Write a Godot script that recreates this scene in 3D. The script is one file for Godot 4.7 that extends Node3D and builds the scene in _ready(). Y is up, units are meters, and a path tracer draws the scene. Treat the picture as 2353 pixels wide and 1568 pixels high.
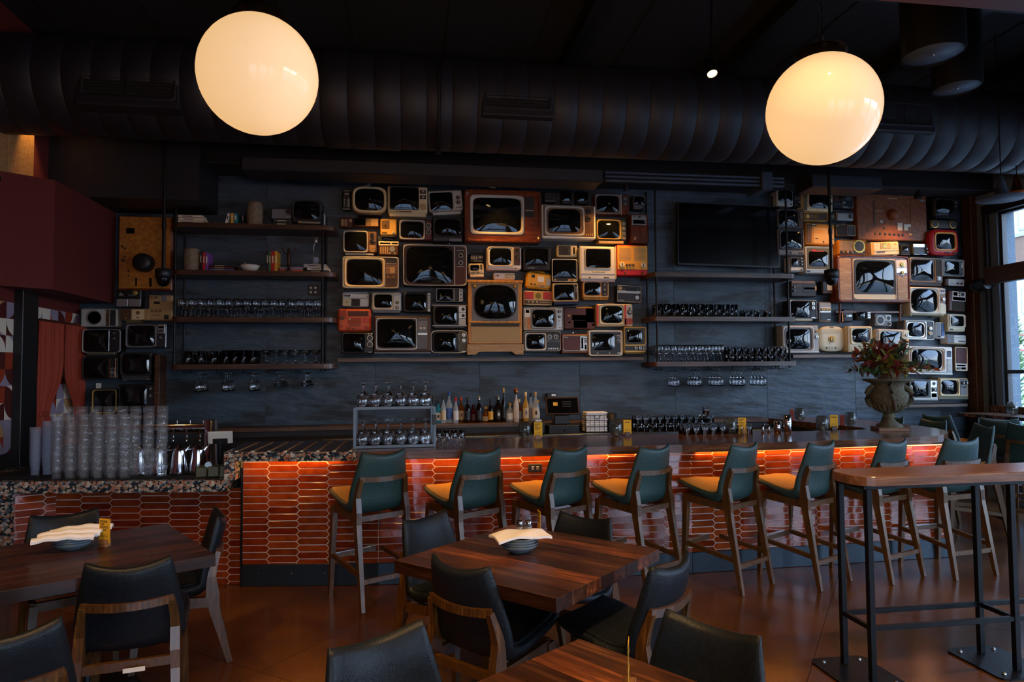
extends Node3D
# An old bar room: a curved tiled bar, a wall of vintage televisions, two globe lamps, dining tables.
# x runs along the television wall, y is up, z runs towards the viewer. Metres.

const WALL := -8.0
const TAU_ := PI * 2.0
var M := {}
var used := {}
var rng := RandomNumberGenerator.new()

class MB:
	var st := SurfaceTool.new()
	func _init() -> void:
		st.begin(Mesh.PRIMITIVE_TRIANGLES)
	func v(p: Vector3, s: int) -> void:
		st.set_smooth_group(s)
		st.add_vertex(p)
	func tri(a: Vector3, b: Vector3, c: Vector3, out: Vector3, s := -1) -> void:
		var n := (b - a).cross(c - a)
		if n.length_squared() < 1e-16:
			return
		if n.dot(out) > 0.0:
			v(a, s); v(c, s); v(b, s)
		else:
			v(a, s); v(b, s); v(c, s)
	func quad(a: Vector3, b: Vector3, c: Vector3, d: Vector3, out: Vector3, s := -1) -> void:
		tri(a, b, c, out, s)
		tri(a, c, d, out, s)
	# a box with chamfered edges
	func box(c: Vector3, size: Vector3, bev := 0.0, t := Transform3D()) -> MB:
		var h := size * 0.5
		var b := minf(bev, minf(h.x, minf(h.y, h.z)) * 0.9)
		for a in 3:
			var i := (a + 1) % 3
			var j := (a + 2) % 3
			for sg in [-1.0, 1.0]:
				var p: Array[Vector3] = []
				for k in [[-1, -1], [1, -1], [1, 1], [-1, 1]]:
					var q := Vector3.ZERO
					q[a] = h[a] * sg
					q[i] = (h[i] - b) * k[0]
					q[j] = (h[j] - b) * k[1]
					p.append(t * (c + q))
				var o := Vector3.ZERO
				o[a] = sg
				quad(p[0], p[1], p[2], p[3], t.basis * o)
		if b <= 0.0:
			return self
		for a in 3:
			var i := (a + 1) % 3
			var j := (a + 2) % 3
			for si in [-1.0, 1.0]:
				for sj in [-1.0, 1.0]:
					var p: Array[Vector3] = []
					for k in [[-1, 0], [1, 0], [1, 1], [-1, 1]]:
						var q := Vector3.ZERO
						q[a] = (h[a] - b) * k[0]
						q[i] = (h[i] - (b if k[1] else 0.0)) * si
						q[j] = (h[j] - (0.0 if k[1] else b)) * sj
						p.append(t * (c + q))
					var o := Vector3.ZERO
					o[i] = si
					o[j] = sj
					quad(p[0], p[1], p[2], p[3], t.basis * o)
		for x in [-1.0, 1.0]:
			for y in [-1.0, 1.0]:
				for z in [-1.0, 1.0]:
					var o := Vector3(x, y, z)
					tri(t * (c + Vector3(h.x * x, (h.y - b) * y, (h.z - b) * z)), t * (c + Vector3((h.x - b) * x, h.y * y, (h.z - b) * z)), t * (c + Vector3((h.x - b) * x, (h.y - b) * y, h.z * z)), t.basis * o)
		return self
	func cube(lo: Vector3, hi: Vector3, bev := 0.0) -> MB:
		return box((lo + hi) * 0.5, (hi - lo).abs(), bev)
	# profile of (radius, height), up the outside and down the inside
	func lathe(p: Array, n := 16, t := Transform3D(), s := 0, sx := 1.0, sz := 1.0) -> MB:
		for i in p.size() - 1:
			var a: Vector2 = p[i]
			var b: Vector2 = p[i + 1]
			var d := b - a
			for k in n:
				var f := TAU * k / n
				var g := TAU * (k + 1) / n
				var m := (f + g) * 0.5
				var cf := Vector3(cos(f) * sx, 0, sin(f) * sz)
				var cg := Vector3(cos(g) * sx, 0, sin(g) * sz)
				var out := t.basis * Vector3(cos(m) * d.y, -d.x, sin(m) * d.y)
				quad(t * (cf * a.x + Vector3.UP * a.y), t * (cg * a.x + Vector3.UP * a.y), t * (cg * b.x + Vector3.UP * b.y), t * (cf * b.x + Vector3.UP * b.y), out, s)
		return self
	# a bar or tube along points; half sizes per point (Vector2), n sides
	func sweep(p: Array, half: Array, n := 4, s := -1, up := Vector3.UP) -> MB:
		var rings: Array = []
		for i in p.size():
			var d: Vector3 = (p[mini(i + 1, p.size() - 1)] - p[maxi(i - 1, 0)]).normalized()
			var x := d.cross(up)
			if x.length() < 0.05:
				x = d.cross(Vector3.FORWARD)
			x = x.normalized()
			var y := x.cross(d).normalized()
			var h: Vector2 = half[mini(i, half.size() - 1)]
			var r: Array = []
			for k in n:
				var f := TAU * (k + 0.5) / n
				var m := 1.41421 if n == 4 else 1.0
				r.append(p[i] + x * cos(f) * h.x * m + y * sin(f) * h.y * m)
			rings.append(r)
		for i in rings.size() - 1:
			for k in n:
				var l := (k + 1) % n
				var mid: Vector3 = (rings[i][k] + rings[i][l]) * 0.5 - p[i]
				quad(rings[i][k], rings[i][l], rings[i + 1][l], rings[i + 1][k], mid, s)
		for e in [0, rings.size() - 1]:
			var o: Vector3 = p[0] - p[1] if e == 0 else p[e] - p[e - 1]
			for k in n:
				tri(p[e], rings[e][k], rings[e][(k + 1) % n], o, -1)
		return self
	func tube(p: Array, r: float, n := 8) -> MB:
		return sweep(p, [Vector2(r, r)], n, 1)
	# a flat polygon (x, y) given thickness along z from z0 to z1
	func slab(poly: PackedVector2Array, z0: float, z1: float, t := Transform3D(), cham := 0.0) -> MB:
		var idx := Geometry2D.triangulate_polygon(poly)
		var top := poly
		if cham > 0.0:
			var o := Geometry2D.offset_polygon(poly, -cham, Geometry2D.JOIN_MITER)
			if o.size() == 1 and o[0].size() == poly.size():
				top = o[0]
				var best := 0
				for k in top.size():
					if top[k].distance_squared_to(poly[0]) < top[best].distance_squared_to(poly[0]):
						best = k
				var turned := PackedVector2Array()
				for k in top.size():
					turned.append(top[(best + k) % top.size()])
				top = turned
				idx = Geometry2D.triangulate_polygon(top)
			else:
				cham = 0.0
		for k in range(0, idx.size(), 3):
			tri(t * Vector3(top[idx[k]].x, top[idx[k]].y, z1), t * Vector3(top[idx[k + 1]].x, top[idx[k + 1]].y, z1), t * Vector3(top[idx[k + 2]].x, top[idx[k + 2]].y, z1), t.basis * Vector3.BACK)
			if cham == 0.0:
				tri(t * Vector3(poly[idx[k]].x, poly[idx[k]].y, z0), t * Vector3(poly[idx[k + 1]].x, poly[idx[k + 1]].y, z0), t * Vector3(poly[idx[k + 2]].x, poly[idx[k + 2]].y, z0), t.basis * Vector3.FORWARD)
		var ccw := not Geometry2D.is_polygon_clockwise(poly)
		for k in poly.size():
			var a := poly[k]
			var b := poly[(k + 1) % poly.size()]
			var c := top[k]
			var d := top[(k + 1) % poly.size()]
			var o := Vector3(b.y - a.y, a.x - b.x, 0) * (1.0 if ccw else -1.0)
			quad(t * Vector3(a.x, a.y, z0), t * Vector3(b.x, b.y, z0), t * Vector3(b.x, b.y, z1 - cham), t * Vector3(a.x, a.y, z1 - cham), t.basis * o)
			if cham > 0.0:
				quad(t * Vector3(a.x, a.y, z1 - cham), t * Vector3(b.x, b.y, z1 - cham), t * Vector3(d.x, d.y, z1), t * Vector3(c.x, c.y, z1), t.basis * (o + Vector3.BACK * o.length()))
		return self
	# strips between outlines of equal length, each a list of points
	func skin(rows: Array, centre: Vector3, s := 2) -> MB:
		for i in rows.size() - 1:
			var n: int = rows[i].size()
			for k in n:
				var l := (k + 1) % n
				var mid: Vector3 = (rows[i][k] + rows[i + 1][l]) * 0.5
				quad(rows[i][k], rows[i][l], rows[i + 1][l], rows[i + 1][k], mid - centre, s)
		return self
	func done() -> ArrayMesh:
		st.generate_normals()
		return st.commit()

func numbered(called: String) -> String:
	used[called] = used.get(called, -1) + 1
	return called if used[called] == 0 else "%s_%03d" % [called, used[called]]

func tag(o: Node, label: String, category: String, group := "") -> Node:
	o.set_meta("label", label)
	o.set_meta("category", category)
	if group:
		o.set_meta("group", group)
	return o

func thing(called: String, label: String, category: String, at := Vector3.ZERO, turn := 0.0, group := "") -> Node3D:
	var o := Node3D.new()
	o.name = numbered(called)
	add_child(o)
	o.position = at
	o.rotation.y = turn
	tag(o, label, category, group)
	return o

func part(called: String, mesh: Mesh, m: Material, parent: Node, label := "") -> MeshInstance3D:
	var o := MeshInstance3D.new()
	o.name = called
	o.mesh = mesh
	o.material_override = m
	parent.add_child(o, true)
	if label:
		o.set_meta("label", label)
	return o

func solo(called: String, mesh: Mesh, m: Material, label: String, category: String, at := Vector3.ZERO, turn := 0.0, group := "") -> MeshInstance3D:
	var o := part(numbered(called), mesh, m, self)
	o.position = at
	o.rotation.y = turn
	tag(o, label, category, group)
	return o

func struct(called: String, mesh: Mesh, m: Material) -> MeshInstance3D:
	var o := part(numbered(called), mesh, m, self)
	o.set_meta("kind", "structure")
	return o

func copy(o: Node3D, called: String, at: Vector3, turn := 0.0) -> Node3D:
	var c: Node3D = o.duplicate()
	c.name = numbered(called)
	add_child(c)
	c.position = at
	c.rotation.y = turn
	return c

# ---------------------------------------------------------------- materials
func plain(c: Color, rough := 0.6, metal := 0.0, spec := 0.5) -> StandardMaterial3D:
	var m := StandardMaterial3D.new()
	m.albedo_color = c
	m.roughness = rough
	m.metallic = metal
	m.metallic_specular = spec
	return m

func glassy(c: Color, alpha := 0.06, rough := 0.02) -> StandardMaterial3D:
	var m := plain(Color(c.r, c.g, c.b, alpha), rough)
	m.transparency = BaseMaterial3D.TRANSPARENCY_ALPHA
	return m

func glow(c: Color, e: float) -> StandardMaterial3D:
	var m := plain(Color(0.8, 0.8, 0.8), 0.3)
	m.emission_enabled = true
	m.emission = c
	m.emission_energy_multiplier = e
	return m

func noise_image(seed_: int, freq: float, octaves: int, w: int, h: int, kind := FastNoiseLite.TYPE_SIMPLEX_SMOOTH) -> Image:
	var n := FastNoiseLite.new()
	n.seed = seed_
	n.noise_type = kind
	n.frequency = freq
	n.fractal_octaves = octaves
	var im := n.get_seamless_image(w, h)
	im.convert(Image.FORMAT_L8)
	return im

# noise through a list of [position, colour] stops
func ramp_texture(seed_: int, freq: float, octaves: int, stops: Array, size := 384, kind := FastNoiseLite.TYPE_SIMPLEX_SMOOTH) -> ImageTexture:
	var im := noise_image(seed_, freq, octaves, size, size, kind)
	var g := Gradient.new()
	var off := PackedFloat32Array()
	var col := PackedColorArray()
	for s in stops:
		off.append(s[0])
		col.append(s[1])
	g.offsets = off
	g.colors = col
	var lut: Array = []
	for k in 256:
		lut.append(g.sample(k / 255.0))
	var src := im.get_data()
	var out := PackedByteArray()
	out.resize(src.size() * 3)
	for k in src.size():
		var c: Color = lut[src[k]]
		out[k * 3] = int(c.r * 255.0)
		out[k * 3 + 1] = int(c.g * 255.0)
		out[k * 3 + 2] = int(c.b * 255.0)
	return ImageTexture.create_from_image(Image.create_from_data(size, size, false, Image.FORMAT_RGB8, out))

func mapped(tex: Texture2D, scale: Vector3, rough := 0.5, world := false, spec := 0.5) -> StandardMaterial3D:
	var m := plain(Color.WHITE, rough, 0.0, spec)
	m.albedo_texture = tex
	m.uv1_triplanar = true
	m.uv1_world_triplanar = world
	m.uv1_triplanar_sharpness = 4.0
	m.uv1_scale = scale
	return m

# grain along x, y or z of the mesh
func grain(tex: Texture2D, axis: int, rough := 0.4, offset := 0.0, long := 0.5, across := 5.0) -> StandardMaterial3D:
	var s := Vector3(across, across, across)
	s[axis] = long
	var m := mapped(tex, s, rough)
	m.uv1_offset = Vector3(offset, offset * 1.7, offset * 0.6)
	return m

func wood_texture(seed_: int, dark: Color, mid: Color, light: Color) -> ImageTexture:
	return ramp_texture(seed_, 0.011, 5, [[0.0, dark], [0.32, dark.lerp(mid, 0.5)], [0.5, mid], [0.62, mid.lerp(dark, 0.45)], [0.72, mid.lerp(light, 0.5)], [1.0, light]])

func terrazzo_texture(seed_: int, base: Color, palette: Array, count: int, size := 512) -> ImageTexture:
	var im := Image.create_empty(size, size, false, Image.FORMAT_RGB8)
	im.fill(base)
	var r := RandomNumberGenerator.new()
	r.seed = seed_
	for n in count:
		var big := 1.0 - float(n) / count
		var rad := lerpf(3.0, 30.0, pow(big, 2.2)) * r.randf_range(0.7, 1.2)
		var c := Vector2(r.randf() * size, r.randf() * size)
		var col: Color = palette[r.randi() % palette.size()]
		col = col.lerp(Color.WHITE if r.randf() > 0.5 else Color.BLACK, r.randf() * 0.14)
		var sides := r.randi_range(5, 8)
		var spin := r.randf() * TAU
		var squash := r.randf_range(0.6, 1.0)
		var planes: Array = []
		for k in sides:
			var f := spin + TAU * k / sides + r.randf_range(-0.25, 0.25)
			planes.append(Vector3(cos(f), sin(f), rad * r.randf_range(0.72, 1.0)))
		for y in range(-int(rad), int(rad) + 1):
			for x in range(-int(rad), int(rad) + 1):
				var ok := true
				for p in planes:
					if x * p.x + (y / squash) * p.y > p.z:
						ok = false
						break
				if ok:
					im.set_pixel(posmod(int(c.x) + x, size), posmod(int(c.y) + y, size), col)
	return ImageTexture.create_from_image(im)

func bump(m: StandardMaterial3D, seed_: int, freq: float, strength: float) -> StandardMaterial3D:
	var im := noise_image(seed_, freq, 4, 256, 256)
	im.bump_map_to_normal_map(strength)
	m.normal_enabled = true
	m.normal_scale = 1.0
	m.normal_texture = ImageTexture.create_from_image(im)
	return m

func hexa(s: String) -> Color:
	return Color.html(s)

func make_materials() -> void:
	# plain coats and plastics, by everyday colour name: colour, roughness, metallic
	var coats := {
		"black": ["121214", 0.45, 0.0], "matte_black": ["0e0e10", 0.85, 0.0], "dark": ["1d1d20", 0.5, 0.0], "charcoal": ["2b2c30", 0.55, 0.0], "grey": ["6c6c6e", 0.5, 0.0],
		"pale": ["a9a8a3", 0.45, 0.0], "white": ["d8d4ca", 0.5, 0.0], "cream": ["cdbb92", 0.5, 0.0], "ivory": ["d9cca8", 0.5, 0.0], "tan": ["a8875a", 0.55, 0.0], "gold": ["c09a50", 0.4, 0.3],
		"yellow": ["d79a26", 0.5, 0.0], "orange": ["c4481a", 0.35, 0.0], "red": ["b3191c", 0.35, 0.0], "maroon": ["4a1512", 0.5, 0.0], "brown": ["4a2f1c", 0.5, 0.0], "rust": ["8d3117", 0.5, 0.0],
		"olive": ["4f4a2c", 0.5, 0.0], "blue": ["3b5f9c", 0.5, 0.0], "navy": ["1b2340", 0.5, 0.0], "green": ["3f6b3c", 0.5, 0.0], "purple": ["7a3f8c", 0.5, 0.0], "pink": ["e22a6a", 0.5, 0.0],
		"silver": ["b4b4b2", 0.3, 0.8], "chrome": ["d6d6d8", 0.12, 1.0], "steel": ["a7a9ab", 0.25, 1.0], "brass": ["b08d4a", 0.25, 1.0], "iron": ["17181a", 0.4, 0.6], "copper": ["a8643a", 0.3, 1.0],
		"cloth": ["a98d63", 0.9, 0.0], "dark_cloth": ["3a332c", 0.9, 0.0], "paper": ["cfc9ba", 0.85, 0.0], "card": ["b07b35", 0.85, 0.0], "lilac": ["8a7f93", 0.6, 0.0], "teal": ["2f7f92", 0.4, 0.0],
	}
	for k in coats:
		M[k] = plain(hexa(coats[k][0]), coats[k][1], coats[k][2])
	M.screen = plain(hexa("0b0d0e"), 0.04, 0.0, 0.55)
	M.tumbler = glassy(Color(0.9, 0.93, 0.95), 0.03, 0.02)
	M.thin_glass = glassy(Color(0.92, 0.95, 0.97), 0.03, 0.02)
	M.smoke = plain(hexa("16130f"), 0.12)
	M.glass = glassy(Color(1, 1, 1), 0.0, 0.0)
	M.glass.refraction_enabled = true
	M.glass.refraction_scale = 0.05
	M.clear_plastic = glassy(Color(0.85, 0.9, 1.0), 0.2, 0.12)
	M.pane = glassy(Color(0.9, 0.95, 0.97), 0.04)
	M.smoked = glassy(Color(0.25, 0.26, 0.22), 0.4, 0.05)
	var walnut := wood_texture(11, hexa("2a170c"), hexa("4c2c17"), hexa("6a4226"))
	var bar_wood := wood_texture(12, hexa("40271a"), hexa("6a4630"), hexa("866048"))
	var red_wood := wood_texture(23, hexa("26130a"), hexa("4a2a17"), hexa("6a4326"))
	var oak := wood_texture(37, hexa("5a3a1e"), hexa("7d5430"), hexa("9a6c42"))
	var honey := wood_texture(41, hexa("a8671c"), hexa("c07f2a"), hexa("d69a44"))
	var cherry := wood_texture(43, hexa("421a0a"), hexa("6b2f12"), hexa("87441c"))
	var pale_wood := wood_texture(47, hexa("8f6a42"), hexa("ad8455"), hexa("c29c6c"))
	for k in 3:
		M["walnut_%d" % k] = grain(bar_wood, 0, 0.18, k * 0.37, 0.35, 4.0)
		M["table_%d" % k] = grain(red_wood, 0, 0.3, k * 0.41, 0.4, 4.5)
		M["table_%d" % k].albedo_color = [Color(1, 1, 1), Color(0.74, 0.71, 0.68), Color(1.35, 1.25, 1.15)][k]
		M["dark_table_%d" % k] = grain(walnut, 0, 0.35, k * 0.29, 0.4, 4.5)
		M["dark_table_%d" % k].albedo_color = [Color(0.78, 0.74, 0.72), Color(0.66, 0.62, 0.6), Color(0.88, 0.82, 0.78)][k]
	M.walnut_edge = grain(wood_texture(13, hexa("4a3524"), hexa("6b4e38"), hexa("86664c")), 0, 0.3, 0.2, 0.3, 5.0)
	M.table_edge = grain(wood_texture(17, hexa("3a2616"), hexa("5a3d28"), hexa("755540")), 0, 0.4, 0.2, 0.5, 7.0)
	M.leg_wood = grain(wood_texture(19, hexa("33210f"), hexa("543616"), hexa("6e4c24")), 1, 0.32, 0.1, 0.8, 9.0)
	M.shelf_wood = grain(wood_texture(29, hexa("2c1a10"), hexa("4b3022"), hexa("66483a")), 0, 0.35, 0.3, 0.35, 6.0)
	M.oak = grain(oak, 0, 0.4, 0.1, 0.6, 6.0)
	M.honey = grain(honey, 1, 0.35, 0.1, 0.8, 6.0)
	M.cherry = grain(cherry, 0, 0.3, 0.1, 0.7, 6.0)
	M.teak = grain(cherry, 1, 0.3, 0.5, 0.7, 6.0)
	M.pale_wood = grain(pale_wood, 0, 0.5, 0.2, 0.7, 6.0)
	M.dark_wood = grain(walnut, 0, 0.4, 0.6, 0.7, 7.0)
	M.hardboard = mapped(ramp_texture(53, 0.02, 4, [[0.0, hexa("8a5214")], [0.5, hexa("a5661c")], [1.0, hexa("bd7d2c")]]), Vector3(2, 2, 2), 0.6)
	M.brown_board = mapped(ramp_texture(59, 0.02, 4, [[0.0, hexa("5e2f12")], [0.5, hexa("7a3f18")], [1.0, hexa("925224")]]), Vector3(2, 2, 2), 0.55)
	for k in 3:
		var st := ramp_texture(61 + k, 0.006, 5, [[0.0, hexa("171f26")], [0.26, hexa("1f2930")], [0.34, hexa("2d3b46")], [0.5, hexa("344451")], [0.66, hexa("384957")], [0.76, hexa("31404c")], [1.0, hexa("3c4f5e")]], 384)
		M["slate_%d" % k] = bump(mapped(st, Vector3(0.3, 1.5, 0.3), 0.5), 71 + k, 0.03, 1.5)
	M.floor = mapped(ramp_texture(81, 0.006, 6, [[0.0, hexa("3a2212")], [0.3, hexa("492c17")], [0.5, hexa("523319")], [0.7, hexa("5a381b")], [1.0, hexa("664222")]], 768), Vector3(0.3, 0.3, 0.3), 0.16, true)
	M.floor.roughness_texture = ramp_texture(83, 0.012, 5, [[0.0, Color(0.7, 0.7, 0.7)], [0.5, Color(0.95, 0.95, 0.95)], [1.0, Color(1, 1, 1)]], 256)
	M.floor.roughness = 0.3
	var chips := [hexa("b9ab92"), hexa("c7bda8"), hexa("a8694a"), hexa("b98568"), hexa("8a9a9c"), hexa("4f7080"), hexa("2c4450"), hexa("1c2a30"), hexa("9a7d60"), hexa("d2c8b6"), hexa("37534e"), hexa("c0795a")]
	M.terrazzo = mapped(terrazzo_texture(91, hexa("232c32"), chips, 900), Vector3(2.1, 2.1, 2.1), 0.22)
	M.terrazzo_top = mapped(ramp_texture(93, 0.03, 4, [[0.0, hexa("1a0f08")], [0.5, hexa("3a2415")], [0.7, hexa("5a3a20")], [1.0, hexa("2a1a10")]], 256), Vector3(0.8, 2.0, 5.0), 0.25)
	var glaze := ["86300f", "933812", "7c2a0c", "9b4015", "823511"]
	for k in 5:
		M["tile_%d" % k] = bump(mapped(ramp_texture(101 + k, 0.02, 3, [[0.0, hexa(glaze[k]).darkened(0.16)], [0.5, hexa(glaze[k])], [1.0, hexa(glaze[k]).lightened(0.07)]], 128), Vector3(3, 3, 3), 0.09, true), 111 + k, 0.012, 0.35)
		M["tile_%d" % k].clearcoat_enabled = true
		M["tile_%d" % k].clearcoat = 0.6
		M["tile_%d" % k].clearcoat_roughness = 0.05
	M.grout = plain(hexa("d8c4b4"), 0.9)
	M.kick = plain(hexa("39444c"), 0.32, 0.7)
	M.green_leather = bump(mapped(ramp_texture(121, 0.05, 3, [[0.0, hexa("17302f")], [0.5, hexa("1d3a38")], [1.0, hexa("244441")]], 256), Vector3(3, 3, 3), 0.5), 122, 0.12, 0.7)
	M.mustard_leather = bump(mapped(ramp_texture(123, 0.05, 3, [[0.0, hexa("b07f34")], [0.5, hexa("bd8c40")], [1.0, hexa("c8984c")]], 256), Vector3(3, 3, 3), 0.55), 124, 0.12, 0.6)
	M.black_leather = bump(mapped(ramp_texture(125, 0.05, 3, [[0.0, hexa("0f1419")], [0.5, hexa("141a20")], [1.0, hexa("1a2128")]], 256), Vector3(3, 3, 3), 0.42), 126, 0.15, 0.7)
	M.black_leather.metallic_specular = 0.35
	M.floor.roughness = 0.22
	M.duct = plain(hexa("1b1b20"), 0.55, 0.1)
	M.ceiling = plain(hexa("131417"), 0.9)
	M.wall_grey = bump(plain(hexa("56646e"), 0.8), 131, 0.06, 1.0)
	M.wall_grey.uv1_triplanar = true
	M.red_wall = plain(hexa("5a1410"), 0.8)
	M.velvet = plain(hexa("8a2a0e"), 0.75)
	M.velvet.rim_enabled = true
	M.velvet.rim = 0.4
	M.napkin = plain(hexa("e6e4e2"), 0.9)
	M.plate = plain(hexa("5b6871"), 0.22)
	M.stone = bump(mapped(ramp_texture(141, 0.02, 5, [[0.0, hexa("3a3226")], [0.4, hexa("5a4c3a")], [0.6, hexa("57583f")], [1.0, hexa("73654e")]], 256), Vector3(4, 4, 4), 0.85), 142, 0.05, 3.0)
	M.pavement = mapped(ramp_texture(151, 0.03, 4, [[0.0, hexa("77787a")], [1.0, hexa("97989a")]], 128), Vector3(0.5, 0.5, 0.5), 0.9)
	M.facade = plain(hexa("b5aca4"), 0.9)
	M.facade_grey = plain(hexa("8c9092"), 0.8)
	M.far_glass = plain(hexa("aebfc8"), 0.1)
	M.brick = mapped(ramp_texture(153, 0.05, 3, [[0.0, hexa("5a4232")], [0.5, hexa("6a5040")], [1.0, hexa("7a6050")]], 256), Vector3(1, 4, 1), 0.9)
	M.needle = plain(hexa("4f7a3a"), 0.8)
	M.needle.backlight_enabled = true
	M.needle.backlight = Color(0.15, 0.22, 0.08)
	M.bulb = glow(Color(1.0, 0.82, 0.55), 6.0)
	M.globe = glow(Color(1.0, 0.8, 0.55), 0.8)
	M.globe.roughness = 0.06
	M.globe.albedo_color = Color(0.9, 0.86, 0.8)
	M.led = glow(Color(1.0, 0.7, 0.36), 2.0)
	M.oak_ledge = grain(wood_texture(31, hexa("3a2416"), hexa("5c3c26"), hexa("775238")), 0, 0.4, 0.4, 0.35, 6.0)
	M.flat_screen = plain(hexa("060708"), 0.12, 0.0, 0.6)
	M.dark_terrazzo = mapped(terrazzo_texture(95, hexa("120d0b"), [hexa("4a2c1c"), hexa("6b4228"), hexa("8a6040"), hexa("2a1c14"), hexa("3a4a4e")], 700, 384), Vector3(2.4, 2.4, 2.4), 0.3)
	M.card_yellow = plain(hexa("e0a81c"), 0.7)
	M.ink = plain(hexa("191510"), 0.8)
	M.high_top = grain(wood_texture(33, hexa("5a3a22"), hexa("80573a"), hexa("9c7250")), 0, 0.25, 0.15, 0.4, 5.0)
	M.copper_card = plain(hexa("c8621a"), 0.6)
	M.rack_metal = plain(hexa("5a6168"), 0.4, 0.5)
	M.bark = bump(plain(hexa("5a4a3a"), 0.9), 145, 0.08, 4.0)
	M.bark.uv1_triplanar = true
	for k in {"leaf_red": "6a1a18", "leaf_rust": "a8481a", "leaf_green": "4a6a42", "leaf_olive": "7d7a26", "leaf_dark": "33402a"}.keys():
		M[k] = plain(hexa({"leaf_red": "6a1a18", "leaf_rust": "a8481a", "leaf_green": "4a6a42", "leaf_olive": "7d7a26", "leaf_dark": "33402a"}[k]), 0.6)
		M[k].backlight_enabled = true
		M[k].backlight = hexa({"leaf_red": "6a1a18", "leaf_rust": "a8481a", "leaf_green": "4a6a42", "leaf_olive": "7d7a26", "leaf_dark": "33402a"}[k]).darkened(0.5)
	M.green_glass = plain(hexa("10180f"), 0.06)
	M.teal_glass = plain(hexa("2a86a0"), 0.06)
	M.pale_glass = glassy(Color(0.8, 0.84, 0.84), 0.3)
	M.amber_glass = plain(hexa("5a300c"), 0.06)
	M.dark_glass = plain(hexa("150d08"), 0.05)
	M.ruby_glass = plain(hexa("35080a"), 0.05)
	M.white_glass = plain(hexa("b8b4b4"), 0.2)
	M.honey_glass = plain(hexa("b08a3c"), 0.1)
	M.bronze = plain(hexa("4a3226"), 0.35, 0.6)
	M.olive_box = plain(hexa("4c4a1e"), 0.35)
	M.clay = mapped(ramp_texture(147, 0.04, 4, [[0.0, hexa("5f5344")], [0.5, hexa("7d6d59")], [1.0, hexa("94826a")]], 128), Vector3(3, 12, 3), 0.9)
	M.brass_dark = plain(hexa("2a2010"), 0.25, 0.8)
	M.black_metal = plain(hexa("0f1013"), 0.6, 0.2)
	M.maroon_metal = plain(hexa("3a1f22"), 0.6)
	M.pipe = plain(hexa("3a414c"), 0.5, 0.3)
	M.steel_dark = plain(hexa("2c3036"), 0.35, 0.6)
	M.blue_grey = plain(hexa("2e3a4a"), 0.6)
	M.dome = plain(hexa("08090b"), 0.05)
	M.dark_oak = grain(wood_texture(35, hexa("22120a"), hexa("3a2010"), hexa("53301a")), 2, 0.45, 0.1, 0.4, 6.0)

# ---------------------------------------------------------------- shape helpers
func rrect(w: float, h: float, r: float, n := 4) -> PackedVector2Array:
	var out := PackedVector2Array()
	for c in 4:
		var cx := (w * 0.5 - r) * (1.0 if c == 0 or c == 3 else -1.0)
		var cy := (h * 0.5 - r) * (1.0 if c < 2 else -1.0)
		for k in n + 1:
			var f := PI * 0.5 * (c + float(k) / n)
			out.append(Vector2(cx + cos(f) * r, cy + sin(f) * r))
	return out

# a superellipse outline: p 2 is an ellipse, p 12 nearly a rectangle
func outline(c: Vector2, hw: float, hh: float, p: float, z: float, n := 28) -> Array:
	var out: Array = []
	for k in n:
		var f := TAU * (k + 0.5) / n
		var x := signf(cos(f)) * pow(absf(cos(f)), 2.0 / p)
		var y := signf(sin(f)) * pow(absf(sin(f)), 2.0 / p)
		out.append(Vector3(c.x + hw * x, c.y + hh * y, z))
	return out

func screen_mesh(c: Vector2, hw: float, hh: float, p: float, z: float, bulge: float) -> ArrayMesh:
	var m := MB.new()
	var rows: Array = []
	for r in [1.0, 0.85, 0.6, 0.3, 0.02]:
		rows.append(outline(c, hw * r, hh * r, lerpf(2.2, p, r), z + bulge * (1.0 - r * r)))
	m.skin(rows, Vector3(c.x, c.y, z - 3.0), 3)
	return m.done()

func ring_mesh(c: Vector2, hw: float, hh: float, t: float, p: float, pi_: float, z: float, proud: float) -> ArrayMesh:
	var m := MB.new()
	var b := minf(0.006, t * 0.3)
	var rows := [outline(c, hw, hh, p, z), outline(c, hw, hh, p, z + proud - b), outline(c, hw - b, hh - b, p, z + proud), outline(c, hw - t * 0.55, hh - t * 0.55, lerpf(p, pi_, 0.5), z + proud), outline(c, hw - t, hh - t, pi_, z - 0.002)]
	for i in rows.size() - 1:
		var n: int = rows[i].size()
		for k in n:
			var l := (k + 1) % n
			var mid: Vector3 = (rows[i][k] + rows[i + 1][l]) * 0.5
			var away := Vector3(mid.x - c.x, mid.y - c.y, 0)
			var out := away if i == 0 else away.normalized() * (0.3 if i == 1 else (0.0 if i == 2 else -0.6)) + Vector3.BACK
			m.quad(rows[i][k], rows[i][l], rows[i + 1][l], rows[i + 1][k], out, -1)
	return m.done()

func disc(r: float, z0: float, z1: float, c: Vector2, n := 16, bev := 0.15) -> ArrayMesh:
	var h := z1 - z0
	var b := minf(h * 0.4, r * bev)
	var t := Transform3D(Basis(Vector3.RIGHT, Vector3.BACK, Vector3.DOWN), Vector3(c.x, c.y, z0))
	t = Transform3D(Basis(Vector3(1, 0, 0), Vector3(0, 0, 1), Vector3(0, -1, 0)), Vector3(c.x, c.y, z0))
	return MB.new().lathe([Vector2(r, 0), Vector2(r, h - b), Vector2(r - b, h), Vector2(0, h)], n, t, -1).done()

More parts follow.
